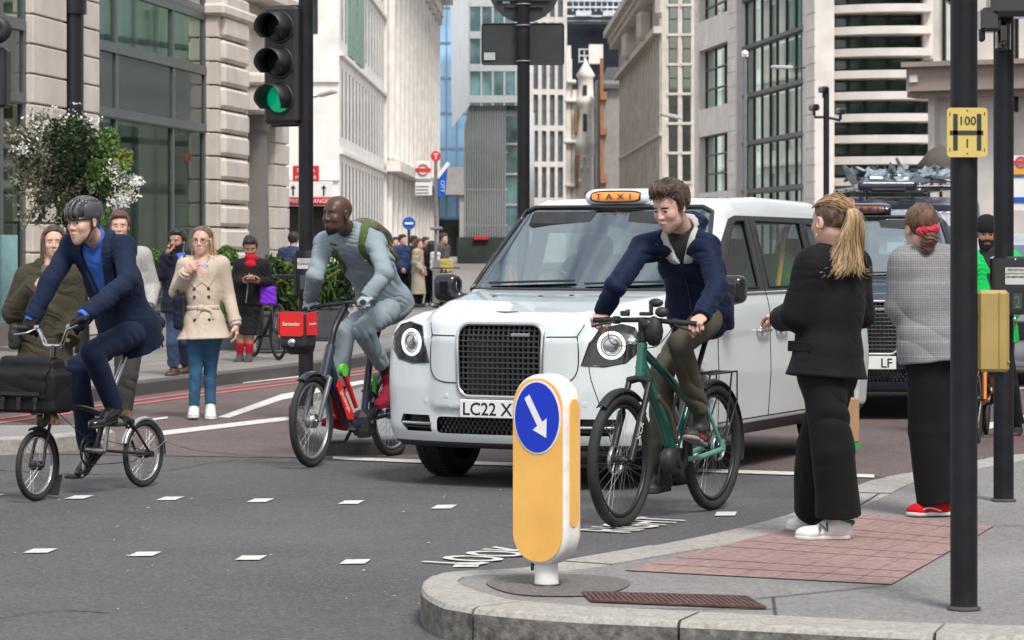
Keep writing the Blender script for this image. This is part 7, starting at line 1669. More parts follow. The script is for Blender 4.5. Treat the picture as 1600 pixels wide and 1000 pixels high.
p.make_body('brown', 0, {'r': hand(J['wr'], A(.6, -.2, .25), A(.2, .9, .1), A(0, -.2, 1), .7)}); p.hair('long', 'brown', .004, cut=-.05); T = p.T
gd = [[T(.02, l * .5, .12), T(.02, l, .05), T(.01, l * 1.1, -.08), T(.02, l * 1.15, -.20)] for l in (-.09, -.08, .08, .09)] + [[T(-.05, l, .1), T(-.1, l, 0), T(-.09, l, -.2)] for l in (-.05, 0, .05)]; strands(p.root, 'long_hair', HAIRM['mouse'], gd, 60, .009, 5, .009)
jf = p.torso(.14, .035, .05, -.02, 1.3, 1.05); jf = p.neck_hole(jf, .075, .06, .05); jf = p.vee(jf, .6, .05, 0, .02); jf = U(.03, jf, SUB(ell(p.neck + p.up * .02 - p.fr * .03, basis(p.fr, p.lat, p.up), (.12, .14, .07)), cap(p.neck + p.up * .3 + p.fr * .05, p.neck - p.up * .05 + p.fr * .04, .09), .01)); p.mesh('parka', wrinkle(wrinkle(jf, .009, .12, 4), .004, .05, 1), p.pts_t(), .3, OLV)
p.mesh('cardigan', p.torso(.10, -.005, 0, 0, 1, 1, False), [p.neck, p.pel], .3, cloth('sage_cardigan', (.14, .13, .09)), h=.012)
p.trousers(OLT, .10, .085, .085, ln=-.04); [p.shoe(a, BRSH, None, .25, .038) for a in 'lr']
hb_ = thing('bag', 'black shoulder bag at the hip of the woman in the olive parka', 'bag', p.pt(.05, -.26, .0)); lo, hi = bounds([p.pt(.05, -.25, .08)], .3)
sdf_obj('bag_body', wrinkle(rbox(p.pt(.08, -.24, .10), basis(p.fr, p.lat, p.up), (.16, .05, .11), .04), .005, .08, 2), lo, hi, .012, BLACK, hb_)

# ---- man on the phone and courier on the far pavement
NAVC = cloth('navy_coat', (.016, .018, .032)); BLUT = cloth('blue_trousers', (.05, .075, .14))
J = WJ(30.4, head=(277, 377), neck=(279, 397), sr=(263, 405, -.05), sl=(298, 404, .06), pel=(280, 478), hr=(272, 487), hl=(288, 487), kr=(269, 535, -.05), kl=(287, 533, .10), ar=(271, 574, .02), al=(288, 568, .30), tr=(261, 589, -.12), tl=(279, 584, .2), er=(252, 428, -.12), wr=(262, 397, -.16), el=(302, 440, .05), wl=(292, 472, -.05))
J['hf'] = A(-.42, -.90, -.05); J['mid'] = (J['neck'] + J['pel']) / 2
p = Person('bearded man in navy coat holding a phone to his ear on the far pavement', J, A(J['ar'][0], J['ar'][1], .125), 'mid', .98, .009, 'people on the far pavement')
p.make_body('black', 1, {'r': hand(J['wr'], A(.1, -.1, 1), A(.8, .2, 0), A(0, -1, 0), .6)}); p.hair('short', 'black', .006, cut=-.05)
jf = p.torso(.06, .016, .02, 0, 1.1); jf = p.neck_hole(jf); jf = p.vee(jf, .2, .05, 0); p.mesh('coat', wrinkle(jf, .006, .1, 4), p.pts_t(), .25, NAVC); p.mesh('shirt', p.torso(0, -.008, 0, 0, 1, 1, False), [p.neck, p.pel], .28, SHIRT, h=.014); p.trousers(BLUT, .085, .066, .056, ln=-.02); [p.shoe(a, BRSH) for a in 'lr']
ph = thing('phone', 'dark phone held to the ear of the bearded man', 'phone', J['wr'] + A(.02, 0, .1)); gg = G(); gg.box(J['wr'] + A(.035, -.01, .09), (.012, .07, .14), None, 0, .004); gg.obj('handset', GLOSSB, ph, True)
BLKS = cloth('black_sportswear', (.014, .014, .016), .75); REDC = cloth('red_cloth', (.42, .012, .025))
J = WJ(34.0, head=(391, 386), neck=(393, 406), sr=(374, 414), sl=(413, 414), pel=(386, 473), hr=(378, 481), hl=(394, 481), kr=(377, 519, -.03), kl=(391, 520, -.02), ar=(375, 553, .02), al=(389, 554, .02), tr=(371, 568, -.16), tl=(387, 569, -.2), er=(366, 440, 0), wr=(383, 440, -.22), el=(420, 440, 0), wl=(403, 440, -.22))
J['hf'] = A(.06, -.92, -.42); J['mid'] = (J['neck'] + J['pel']) / 2
p = Person('courier in black shorts, red scarf and red socks looking at a phone', J, A(J['ar'][0], J['ar'][1], .125), 'mid', .98, .009, 'people on the far pavement')
p.make_body('black', 0, {q: hand(J['w' + q], A(.5 if q == 'r' else -.5, -.8, .1), A(0, 0, 1), A(.3 if q == 'l' else -.3, -.6, .6), .6) for q in 'lr'}, legs=True); p.hair('short', 'black', .004, cut=-.05)
jf = p.torso(.02, .004, .0, 0, 1.0); jf = p.neck_hole(jf, .06); p.mesh('jacket', wrinkle(jf, .004, .08, 4), p.pts_t(), .25, BLKS)
p.mesh('scarf', wrinkle(U(.02, SUB(ell(p.neck + p.up * .02 + p.fr * .02, basis(p.fr, p.lat, p.up), (.085, .085, .06)), cap(p.neck + p.up * .2, p.neck, .055), .01), ell(p.neck + p.fr * .08 - p.up * .05, basis(p.fr, p.lat, p.up), (.04, .07, .05))), .008, .05, 3), [p.neck], .2, REDC)
gg = G(); gg.tube([surf(jf, p.pt(.5, 0, u_), -p.fr) for u_ in np.linspace(0, .36, 12)], .006, 6); gg.obj('zip', STEEL, p.root, True)
K = {a: J['k' + a] * .9 + J['a' + a] * .1 for a in 'lr'}; f = U(.04, ecap(p.pt(0, 0, -.04), p.pt(0, 0, .08), p.lat, (.165, .12), (.15, .11)), *[I_(.006, cap(J['h' + a], K[a], .095, .085), half(K[a], K[a] - J['h' + a])) for a in 'lr']); p.mesh('shorts', wrinkle(f, .005, .08), [p.pel, *K.values()], .25, BLKS)
p.mesh('red_sock', U(.0, *[cap(J['k' + a] * .45 + J['a' + a] * .55 * 1 - p.fr * .0, J['a' + a], .052, .04) for a in 'lr']), [J['al'], J['ar']], .25, REDC); [p.shoe(a, GRT, GRT) for a in 'lr']
ph = thing('phone', 'dark phone held in both hands of the courier', 'phone', J['wr'] + A(.08, -.1, 0)); gg = G(); gg.box((J['wr'] + J['wl']) / 2 + A(0, -.09, .02), (.15, .07, .014), None, 0, .004); gg.obj('handset', GLOSSB, ph, True)
pb = thing('bag', 'bright purple bag hanging at the side of the courier', 'bag', W(418, 475, 34)); lo, hi = bounds([W(418, 462, 34)], .3)
sdf_obj('bag_body', wrinkle(U(.05, rbox(W(418, 462, 34.0), rotz(.2), (.10, .07, .11), .03), cap(W(413, 452, 34), W(408, 447, 34), .04)), .006, .07, 4), lo, hi, .012, cloth('purple_nylon', (.16, .03, .52), .5), pb)

# ---- man in black beanie and green jacket with the orange bicycle
GRNJ = cloth('bright_green_jacket', (.01, .47, .10), .6)
J = WJ(22.6, head=(1541, 366), neck=(1544, 400), sr=(1512, 412), sl=(1580, 410), pel=(1551, 525), hr=(1540, 538), hl=(1564, 538), kr=(1530, 605, -.05), kl=(1578, 605, -.05), ar=(1526, 665, .02), al=(1588, 662, .02), tr=(1521, 684, -.15), tl=(1583, 686, -.15), er=(1502, 462, 0), wr=(1518, 498, -.2), el=(1594, 460, 0), wl=(1574, 498, -.2))
J['hf'] = A(-.08, -.99, -.06); J['mid'] = (J['neck'] + J['pel']) / 2
p = Person('bearded man in black beanie and bright green jacket behind the black poles', J, A(J['al'][0], J['al'][1], 0), 'tan', 1.0, .007, None)
p.make_body('black', 1, {q: hand(J['w' + q], A(0, -.9, -.2), A(0, 0, -1), A(.9 if q == 'r' else -.9, 0, 0), .9) for q in 'lr'})
bn = I_(.012, ell(p.T(-.012, 0, .045), p.R, A(.118, .098, .115)), half(p.T(.0, 0, .028), p.R @ A(-.12, 0, -1))); 
p.mesh('beanie', wrinkle(bn, .004, .03, 4), [p.hc], .22, cloth('black_knit', (.016, .016, .018), .9, bump=.6, bs=140))
jf = p.torso(.06, .02, .01, 0, 1.15); jf = p.neck_hole(jf, .072, .07, .04); jf = p.vee(jf, .14, .06, 0); p.mesh('jacket', wrinkle(wrinkle(jf, .007, .1, 4), .003, .04), p.pts_t(), .25, GRNJ)
p.mesh('jersey', U(.02, p.torso(0, -.008, 0, 0, 1, 1, False), cap(p.neck - p.up * .02, p.neck + p.up * .03, .072)), [p.neck, p.pel], .28, CHARC, h=.012); p.strap(jf, [p.neck - p.up * .04 - p.lat * .08 + p.fr * .08, p.neck - p.up * .14 - p.lat * .03 + p.fr * .12, p.neck - p.up * .26 - p.lat * .0 + p.fr * .12], .025, .004, BLACK, 'lanyard')
p.trousers(BLKS, .09, .07, .06); [p.shoe(a, BLACK, M('pink_sole', (.4, .03, .1), .6) if a == 'l' else None) for a in 'lr']

# ---- the queue by the bus stop, far down the pavement
def stander(label, px, py, pt, Y, ang, skin, hair, top, bot, shoe, coat=.10, hk='short', bow='brown', extra=None, h=.014):
    b = W(px, py, Y); H = (py - pt) / FPX * Y; k = H / 1.74; f = A(math.cos(ang), math.sin(ang), 0); l = A(-f[1], f[0], 0); q = lambda F_, L_, U_: b + (f * F_ + l * L_ + ez * U_) * k
    J = dict(head=q(.02, 0, 1.60), hf=f, neck=q(-.01, 0, 1.44), sl=q(0, .18, 1.38), sr=q(0, -.18, 1.38), pel=q(0, 0, .93), hl=q(0, .09, .88), hr=q(0, -.09, .88), kl=q(.06, .10, .48), kr=q(.0, -.10, .48), al=q(-.02, .10, .08), ar=q(-.08, -.10, .08), tl=q(.18, .11, 0), tr=q(.12, -.11, 0), el=q(-.03, .23, 1.10), er=q(-.03, -.23, 1.10), wl=q(.12, .20, .92), wr=q(.14, -.18, .95)); J['mid'] = (J['neck'] + J['pel']) / 2
    p = Person(label, J, b, skin, k, h, 'people queuing far down the pavement'); p.make_body(bow, 0, {a: hand(J['w' + a], f * .4 - ez, -l if a == 'l' else l, f, .5, k) for a in 'lr'})
    p.hair('short', hair, .008, cut=-.06)
    if hk == 'long': p.mesh('long_hair', U(.04, ecap(p.T(-.06, 0, .03), p.T(-.09, 0, -.26), l, (.09, .06), (.11, .05))), [p.hc], .42, HAIRM[hair])
    jf = p.neck_hole(p.torso(coat, .02, .04 if coat > .3 else .01, 0, 1.15)); p.mesh('coat', wrinkle(jf, .008, .12, px), p.pts_t() + [p.pt(0, 0, -coat)], .3, top); p.trousers(bot, .09, .07, .06, h=h); [p.shoe(a, shoe) for a in 'lr']; return p
YB = 62.0; KHB = cloth('khaki_bag', (.42, .36, .12)); WHB = M('white_bag', (.6, .6, .6), .7)
stander('far man in blue hooded jacket and white trainers at the end of the queue', 628, 482, 366, YB, rad(-35), 'pale', 'dark', cloth('blue_hoodie', (.03, .05, .13)), BLKS, NB)
stander('far dark haired man half hidden in the queue by the bus stop', 646, 478, 368, YB + 1.3, rad(-20), 'mid', 'black', BLKS, BLKS, BLACK)
stander('far woman in long beige coat in the queue by the bus stop', 653, 480, 372, YB - .3, rad(-10), 'pale', 'brown', cloth('oatmeal_coat', (.40, .34, .27)), BLKS, BLACK, .52, 'long')
stander('far woman dressed all in black with long black hair in the queue', 674, 479, 376, YB + .2, rad(60), 'mid', 'black', BLKS, BLKS, WHB, .50, 'long')
stander('far man in dark green coat near the bus stop post', 664, 479, 370, YB + 2.2, rad(-30), 'pale', 'brown', cloth('dark_green_coat', (.02, .03, .025)), BLKS, BLACK, .35)
stander('far person in charcoal coat behind the bank side of the queue', 618, 477, 370, YB + 4.0, rad(-80), 'pale', 'dark', CHARC, BLKS, BLACK, .3)
p = stander('far man in grey jacket carrying two bags at the head of the queue', 692, 478, 364, YB, rad(-25), 'pale', 'brown', cloth('slate_jacket', (.09, .085, .09)), cloth('stone_trousers', (.25, .22, .18)), BRSH)
hb_ = thing('bag', 'mustard yellow shoulder bag of the far man in the grey jacket', 'bag', W(696, 425, YB - .25)); lo, hi = bounds([W(696, 415, YB - .3)], .4); sdf_obj('bag_body', wrinkle(rbox(W(696, 415, YB - .3), rotz(.2), (.17, .08, .15), .05), .01, .1), lo, hi, .02, KHB, hb_)
hb_ = thing('bag', 'white tote bag of the far man in the grey jacket', 'bag', W(679, 415, YB - .3)); lo, hi = bounds([W(680, 410, YB - .3)], .4); sdf_obj('bag_body', wrinkle(rbox(W(680, 408, YB - .3), rotz(-.3), (.11, .07, .2), .05), .01, .1), lo, hi, .02, WHB, hb_)
stander('person in blue jacket seen behind the hire cyclist near the planters', 458, 520, 362, 50.0, rad(80), 'pale', 'dark', cloth('blue_jacket', (.04, .06, .12)), BLKS, BLACK)

# ================================================================ street furniture
def plate(par, name, m, poly, o, ax, ay, th=.004): g = G(); g.prism(poly, o, ax, ay, 0, th); return g.obj(name, m, par, True)
# keep-left bollard on the kerb nose
YBp = FPX * (CH - KZ) / (914 - HY); bb = W(854, 914, YBp); bb[2] = KZ; sB = FPX / YBp; hB = 330 / sB
boll = thing('traffic_bollard', 'white and yellow illuminated bollard with white arrow on blue disc', 'bollard', bb)
YEL = M('yellow_bollard_panel', (.83, .46, .11), .42, var=.10, vs_=5, dirt=.25, dcol=(.62, .32, .07), bump=.05, bs=40); WPL = M('white_bollard_plastic', (.74, .74, .72), .42, var=.06, dirt=.5, dcol=(.46, .44, .40), vs_=16, bump=.05, bs=60); BLUE = M('sign_blue', (.005, .035, .50), .4, var=.05); SW = M('sign_white', (.78, .78, .77), .45, var=.04)
ph_ = rad(33); bn = A(math.sin(-ph_), -math.cos(ph_), 0); bs = A(math.cos(ph_), -math.sin(ph_), 0)          # front face normal, and the side seen at right
H0, H1 = .085, hB; Wd, Dp = .262, .135
shp = poly2(rrect(Wd, H1 - H0, Wd * .5 - .004, 14, 0, (H0 + H1) / 2), bs, ez, bb * A(1, 1, 0) + A(0, 0, KZ))
def bol(P):
    q = np.abs((P - bb) @ bn) - Dp / 2; return np.maximum(shp(P), q) 
bol_ = I_(.035, shp, lambda P: np.abs((P - bb) @ bn) - Dp / 2)
sdf_obj('shell', bol_, bb + A(-.25, -.25, .02), bb + A(.25, .25, H1 + .05), .007, WPL, boll)
for s_ in (1, -1):
    n = bn * s_; ax = bs * s_; o = bb + n * (Dp / 2 - .001); hw, hh = Wd / 2 - .012, (H1 - H0) / 2 - .016; cz = (H0 + H1) / 2
    poly = [(x, y + cz) for x, y in rrect(2 * hw, 2 * hh, hw - .002, 14)]
    pl_ = plate(boll, 'face_panel', YEL, poly, o, ax if s_ > 0 else ax, ez, .003) if np.dot(np.cross(ax, ez), n) > 0 else plate(boll, 'face_panel', YEL, poly, o, -ax, ez, .003); ax = ax if np.dot(np.cross(ax, ez), n) > 0 else -ax
    cz2 = H1 - .03 - .145; g = G(); g.prism(ellipse(.113, .150, 40, 0, cz2), o, ax, ez, .003, .006); g.obj('disc_border', SW, boll, True)
    g = G(); g.prism(ellipse(.106, .143, 40, 0, cz2), o, ax, ez, .006, .0085); dd = g.obj('arrow_disc', BLUE, boll, True)
    a = rad(-60); du = A(math.cos(a), math.sin(a)); dv = A(-du[1], du[0]); arr = [(-.095, .016), (.03, .016), (.03, .048), (.092, 0), (.03, -.048), (.03, -.016), (-.095, -.016)]
    g = G(); g.prism([(p_[0] * du[0] + p_[1] * dv[0] * .8, cz2 + (p_[0] * du[1] + p_[1] * dv[1]) * 1.02) for p_ in arr], o, ax, ez, .0085, .0105); g.obj('arrow', SW, dd, True)
for s_ in (1, -1):
    n = bs * s_; ax = bn if np.dot(np.cross(bn, ez), n) > 0 else -bn; g = G(); g.prism([(x, y + (H0 + H1) / 2 + .03) for x, y in rrect(.068, .52, .032, 8)], bb + n * (Wd / 2 - .0025), ax, ez, 0, .006); g.obj('side_panel', YEL, boll, True)
g = G(); g.lathe(bb, [(.0, .0), (.052, .0), (.050, .012), (.046, .10), (.05, .13)], 24); g.obj('base', WPL, boll, True)
g = G(); g.lathe(bb, [(.062, .0), (.06, .006), (.0, .008)], 24); g.tube([bb + bs * -.056 + bn * .02 + A(0, 0, .10), bb + bs * -.05 + bn * .03 + A(0, 0, .06)], .008, 6); g.obj('base_collar', DARK, boll, True)

# black poles on the right pavement
PL = [0]
def pole(label, px, py, z, dia, top, group, name='pole_shaft', kind='signal_pole', cat='pole'):
    Y = FPX * (CH - z) / (py - HY); b = W(px, py, Y); t = thing(kind, label, cat, b, group=group); g = G(); g.tube([b - A(0, 0, .0), b + A(0, 0, top)], dia / 2, 24); g.obj(name, POLEM, t, True); g = G(); g.lathe(b, [(dia / 2 + .014, 0), (dia / 2 + .012, .006), (dia / 2, .012)], 20); g.obj('grout_ring', DKJ, t, True); return t, b
pA, bA = pole('thick black pole nearest the kerb carrying the yellow hydrant plate', 1506, 951, KZ, .104, 5.2, 'black poles on the right pavement')
pB, bB = pole('black pole behind with push button box and small black camera', 1568, 782, KZ, .110, 5.6, 'black poles on the right pavement')
hp = thing('hydrant_plate', 'yellow fire hydrant plate reading 100 and 1 around a black H', 'sign', W(1511, 207, 10.83)); YH = bA[1] - .066; o = W(1511, 207, YH); HYL = M('hydrant_yellow', (.60, .47, .13), .45, var=.06, dirt=.15, dcol=(.4, .3, .1)); 
plate(hp, 'plate', HYL, rrect(.154, .188, .014, 5), o, ex, ez, .004); kx = YH / FPX
g = G(); q = lambda px, py: ((px - 1511) * kx, (207 - py) * kx)
for pts in ([(1489, 178), (1496, 178), (1496, 235), (1489, 235)], [(1526, 178), (1533, 178), (1533, 235), (1526, 235)], [(1484, 204), (1536, 204), (1536, 211), (1484, 211)]): g.prism([q(*p_) for p_ in pts][::-1], o, ex, ez, .0042, .0056)
for px, py in ((1484, 178), (1538, 178), (1484, 234), (1538, 234)): g.prism(rrect(.003, .014, .001, 2, *q(px, py)), o, ex, ez, .0042, .0056)
for py in (173, 240): g.prism(ellipse(.003, .003, 10, *q(1511, py)), o, ex, ez, .0042, .0056)
for t_, py in (('100', 195), ('1', 230)): c = q(1511, py); g.text(t_, o + A(c[0], -.006, c[1]), ex, ez, .046, bold=.012, depth=0)
g.obj('marking', GLOSSB, hp, True)
bxp = thing('control_box', 'brass yellow push button box fixed to the thick black pole', 'box', W(1552, 517, bA[1])); BRS = M('brass_yellow_paint', (.42, .31, .11), .38, .25, var=.12, dirt=.2, dcol=(.25, .17, .05)); c = W(1552, 517, bA[1] + .02)
g = G(); g.box(c, (.118, .12, .312), rotz(-.15), 0, .012); g.obj('housing', BRS, bxp, True); g = G(); g.box(c + A(.012, -.064, 0), (.003, .004, .30), rotz(-.15)); g.ball(c + A(.048, -.064, -.118), (.006, .004, .006), 8); g.obj('cover_edge', M('brass_edge', (.32, .22, .06), .4, .3), bxp, True); g = G(); g.box(c + A(-.06, .0, .05), (.03, .04, .03)); g.box(c + A(.01, 0, -.165), (.06, .05, .02), None, 0, .006); g.obj('bracket', DARK, bxp, True)
YQ = bB[1] - .11; c = W(1584, 446, YQ); pq = thing('push_button_box', 'black pedestrian push button box with grey instruction label on the rear pole', 'box', c)
g = G(); g.box(c, (.245, .10, .315), None, 0, .012); g.obj('housing', GLOSSB, pq, True); LAB = M('label_grey', (.50, .50, .47), .5, var=.05); kq = YQ / FPX
oo = A(c[0], c[1] - .0505, c[2]); g = G(); g.prism(rrect(.135, .092, .004, 2, .012, .052), oo, ex, ez, 0, .002); g.obj('label', LAB, pq, True)
g = G(); 
for k, t_ in enumerate(('PEDESTRIANS', 'push button and wait', 'for signal opposite')): g.text(t_, oo + A(.012, -.003, .078 - k * .017), ex, ez, .0155 if k else .018, bold=.01, depth=0)
g.prism([(-.056, .047), (.08, .047), (.08, .044), (-.056, .044)][::-1], oo, ex, ez, .002, .003); g.obj('label_lettering', GLOSSB, pq, True)
g = G(); g.prism(rrect(.05, .085, .006, 3, .01, -.085), oo, ex, ez, 0, .002); g.obj('signal_window', TRIM, pq, True); g = G(); g.tube([oo + A(x, -.003, z_) for x, z_ in ((-.008, -.07), (.012, -.06), (.02, -.09), (.0, -.11))], .003, 5); g.box(oo + A(.012, -.003, -.115), (.02, .003, .012)); g.obj('man_symbol', M('dim_green', (.05, .2, .1), .5), pq, True)
g = G(); g.ball(oo + A(.0, .0, .14), (.007, .005, .007), 10); g.ball(oo + A(.0, .02, -.18), (.012, .01, .012), 10); g.obj('screw', CHROME, pq, True)
cmr = thing('camera', 'small black detector camera mounted high on the rear pole', 'camera', W(1567, 58, bB[1])); c = W(1566, 58, bB[1] - .09); g = G(); g.box(c, (.065, .10, .15), None, 0, .015); g.ball(c + A(.0, -.05, -.04), (.02, .015, .02), 10); g.obj('housing', GLOSSB, cmr, True); g = G(); g.tube([c + A(.036, -.045, .07), c + A(.036, -.045, -.07)], .004, 6); g.obj('edge_trim', STEEL, cmr, True)
sgl = thing('traffic_light', 'underside of black traffic signal head on the bracket between the two right poles', 'traffic light', W(1565, 0, 15.4)); g = G(); c = W(1576, 16, 15.3)
g.box(c + A(.06, 0, .12), (.34, .2, .32), None, 0, .03); g.box(W(1545, 32, 15.3), (.11, .16, .13), None, 0, .02); g.obj('housing', GLOSSB, sgl, True); g = G(); g.tube([W(1532, 20, 15.3), W(1600, 18, 15.3)], .006, 6); g.box(W(1534, 48, 15.3), (.03, .06, .12), None, 0, .01); g.obj('bracket', DARK, sgl, True)
sg2 = thing('traffic_light', 'black round backing board edge at the top of the thick black pole', 'traffic light', W(1492, -5, 11)); g = G(); g.disc(W(1497, -12, 10.98), ey, .055, .05, 28); g.obj('backing_board', GLOSSB, sg2, True)

# left traffic light and its pole on the island
pC, bC = pole('black pole on the traffic island carrying the green traffic light', 478, 636, .12, .128, 5.4, 'poles in the road', kind='signal_pole')
tl_ = thing('traffic_light', 'black three lamp traffic light showing green on the island pole', 'traffic light', W(434, 100, bC[1]))
YT = bC[1] - .05; kt = YT / FPX; hd_ = A(-.44, -.90, 0); hd_ = unit(hd_); hs_ = A(-hd_[1], hd_[0], 0)
VZ = M('visor_black', (.02, .021, .024), .5, var=.15); g = G(); c = W(446, 102, YT + .10); g.box(c, (.20, .34, 1.02), basis(hd_, hs_, ez), 0, .03); g.box(c + hd_ * -.09, (.02, .40, 1.06), basis(hd_, hs_, ez), 0, .02); g.obj('housing', VZ, tl_, True)
for k, py in enumerate((44, 99, 155)):
    o = W(446, py, YT + .10) + hd_ * .10; g = G(); n = 22; v = []
    for i in range(n + 1):
        t = rad(-215 + 250 * i / n) if False else rad(-40 + 260 * i / n); d = hs_ * math.cos(t) + ez * math.sin(t); tip = .22 if 15 < math.degrees(t) < 165 else .22 * max(.25, 1 - abs(math.sin(t - rad(90))) * .0 - .5 * max(0, -math.sin(t)))
        for r_, f_ in ((.128, 0), (.132, tip), (.124, tip), (.118, 0)): v.append(o + d * r_ + hd_ * f_ - ez * f_ * .06)
    f = [(i * 4 + a_, i * 4 + (a_ + 1) % 4, (i + 1) * 4 + (a_ + 1) % 4, (i + 1) * 4 + a_) for i in range(n) for a_ in range(4)]; g.add(v, f, 0, True); g.torus(o, hd_, .13, .014, 28, 6); vz = g.obj('visor', VZ, tl_, True)
    g = G(); g.lathe(o + hd_ * .01, [(.118, 0), (.08, .03), (0, .042)], 24, 0, hd_); g.obj('lens', M('green_lamp', (.0, .42, .20), .3, emit=.3) if k == 2 else M('dark_lens', (.018, .016, .014), .25), tl_, True)
g = G(); [g.tube([W(458, py, YT + .06), W(478, py, bC[1])], .02, 8) for py in (55, 178)]; g.obj('bracket', DARK, tl_, True)
c = W(476, 428, bC[1] - .10); pq2 = thing('push_button_box', 'black push button box with pale label on the island traffic light pole', 'box', c); g = G(); g.box(c, (.19, .1, .40), None, 0, .02); g.obj('housing', GLOSSB, pq2, True); oo = c - A(0, .0505, 0); plate(pq2, 'label', LAB, rrect(.12, .09, .004, 2, 0, .09), oo, ex, ez, .002); g = G(); [g.text(t_, oo + A(0, -.003, .115 - k * .018), ex, ez, .015, depth=0) for k, t_ in enumerate(('PEDESTRIANS', 'push button and wait', 'for signal opposite'))]; g.prism([(-.06, .09), (.06, .09), (.06, .085), (-.06, .085)][::-1], oo, ex, ez, .002, .003); g.obj('lettering', GLOSSB, pq2, True); plate(pq2, 'signal_window', TRIM, rrect(.07, .12, .006, 2, 0, -.07), oo, ex, ez, .002)
# left edge signal
sgE = thing('traffic_light', 'edge of a black traffic light cut off at the left side of the picture', 'traffic light', W(2, 120, 20)); g = G(); c = W(-6, 122, 20); g.box(c, (.18, .2, .42), None, 0, .02); g.tube([c - A(.02, 0, .2), c - A(.02, 0, 1.6)], .03, 12); g.obj('housing', VZ, sgE, True); g = G(); g.torus(W(-4, 46, 19.9), ey, .085, .012, 28, 8); g.torus(W(-4, 46, 19.88) , ey, .05, .05, 24, 8); g.obj('visor', VZ, sgE, True)
# sign backs in the middle
pD, bD = pole('black sign pole standing behind the taxi roof', 818, 636, .0, .118, 4.6, 'poles in the road', kind='sign_pole')
YD = bD[1] - .0; 
s1 = thing('road_sign', 'dark back of a round road sign at the top of the middle pole', 'sign', W(819, 0, YD)); SBK = M('sign_back_grey', (.028, .03, .033), .5, var=.2); kd = YD / FPX
g = G(); g.disc(W(819, -20, YD + .09), ey, 56 * kd, .012, 48); g.obj('sign_plate', SBK, s1, True); g = G(); [g.box(W(819, py, YD + .07), (84 * kd if py < 9 else 60 * kd, .03, .022)) for py in (0, 10)]; g.obj('rail', SBK, s1, True); g = G(); g.box(W(791, 1, YD + .08), (.07, .01, .05)); g.obj('sticker', SIGNW, s1, True)
s2 = thing('road_sign', 'dark rectangular back of a road sign with a white sticker on the middle pole', 'sign', W(817, 69, YD)); g = G(); g.prism(rrect(130 * kd, 66 * kd, .03, 5), W(817, 69, YD + .085), ex, ez, -.006, .006); g.tube([W(817, 69, YD + .085) + A(x, -.01, z_) for x, z_ in rrect(128 * kd, 64 * kd, .03, 4)], .007, 6, closed=True); g.obj('sign_plate', SBK, s2, True); g = G(); g.box(W(765, 88, YD + .07), (.105, .01, .07)); g.obj('sticker', M('grey_sticker', (.42, .44, .43), .6), s2, True)
g = G(); [g.torus(W(818, py, YD), ez, .064, .010, 24, 6) for py in (7, 40, 96)]; g.obj('clamp', M('worn_band', (.22, .2, .19), .5, .5), pD, True)

# bus stop flag, tram style post, blue banner and round blue sign down the street
RDS = M('roundel_red', (.72, .03, .03), .45); BLS = M('banner_blue', (.01, .10, .48), .5, var=.1)
Ys = 60.0; ks = Ys / FPX; bst = thing('bus_stop', 'bus stop post with white red roundel flag and red T disc above the queue', 'sign', W(681, 478, Ys))
g = G(); g.tube([W(681, 478, Ys), W(681, 236, Ys)], .035, 12); g.box(W(682, 440, Ys), (.16, .12, .9)); g.box(W(682, 357, Ys), (.26, .2, .07), None, 0, .02); g.obj('post', M('grey_post', (.22, .22, .23), .5, .3), bst, True)
g = G(); g.box(W(661, 266, Ys), (25 * ks, .05, 28 * ks), None, 0, .01); g.box(W(662, 294, Ys), (26 * ks, .05, 22 * ks)); g.obj('flag', SIGNW, bst, True)
g = G(); g.torus(W(661, 265, Ys - .04), ey, 8.2 * ks, .022, 32, 6, 0, .3); g.box(W(661, 265, Ys - .045), (25 * ks, .012, 4.4 * ks)); g.disc(W(681, 244, Ys - .03), ey, 8 * ks, .03, 28); g.obj('roundel', RDS, bst, True)
g = G(); g.text('T', W(681, 248.5, Ys - .05), ex, ez, .17, bold=.02); g.obj('lettering', SIGNW, bst, True); g = G(); g.box(W(661, 282, Ys - .03), (24 * ks, .02, 2.5 * ks)); [g.box(W(660, 291 + 5 * k, Ys - .03), (20 * ks, .02, .018)) for k in range(3)]; g.obj('route_panel', M('route_grey', (.25, .27, .3), .6), bst, True)
ban = thing('banner', 'blue street banner with white lettering beside the bus stop flag', 'banner', W(690, 280, 63)); g = G(); Yn = 63; P_ = lambda px, py: W(px, py, Yn); g.add([P_(683, 308), P_(696, 306), P_(700, 255), P_(683, 278), P_(683, 308) + A(0, .03, 0), P_(696, 306) + A(0, .03, 0), P_(700, 255) + A(0, .03, 0), P_(683, 278) + A(0, .03, 0)], [(0, 1, 2, 3), (7, 6, 5, 4), (0, 4, 5, 1), (1, 5, 6, 2), (2, 6, 7, 3), (3, 7, 4, 0)]); g.obj('cloth', BLS, ban, True)
g = G(); g.box((P_(692, 266)), (30 * Yn / FPX, .04, 6 * Yn / FPX), np.array(Matrix.Rotation(rad(-52), 3, 'Y'))); g.text('CITY', P_(689, 291) - A(0, .03, 0), A(0, 0, -1), ex, .12); g.obj('white_fold', SIGNW, ban, True)
rd = thing('road_sign', 'small round blue road sign with white bar near the bank building', 'sign', W(639, 349, 66)); g = G(); g.disc(W(639, 349, 66), ey, 10 * 66 / FPX, .03, 28); g.obj('sign_plate', BLS, rd, True); g = G(); g.box(W(639, 349, 65.97), (.2, .02, .05)); g.obj('white_bar', SIGNW, rd, True); g = G(); g.tube([W(639, 349, 66.1), W(639, 470, 66.1)], .03, 10); g.obj('post', DARK, rd, True)
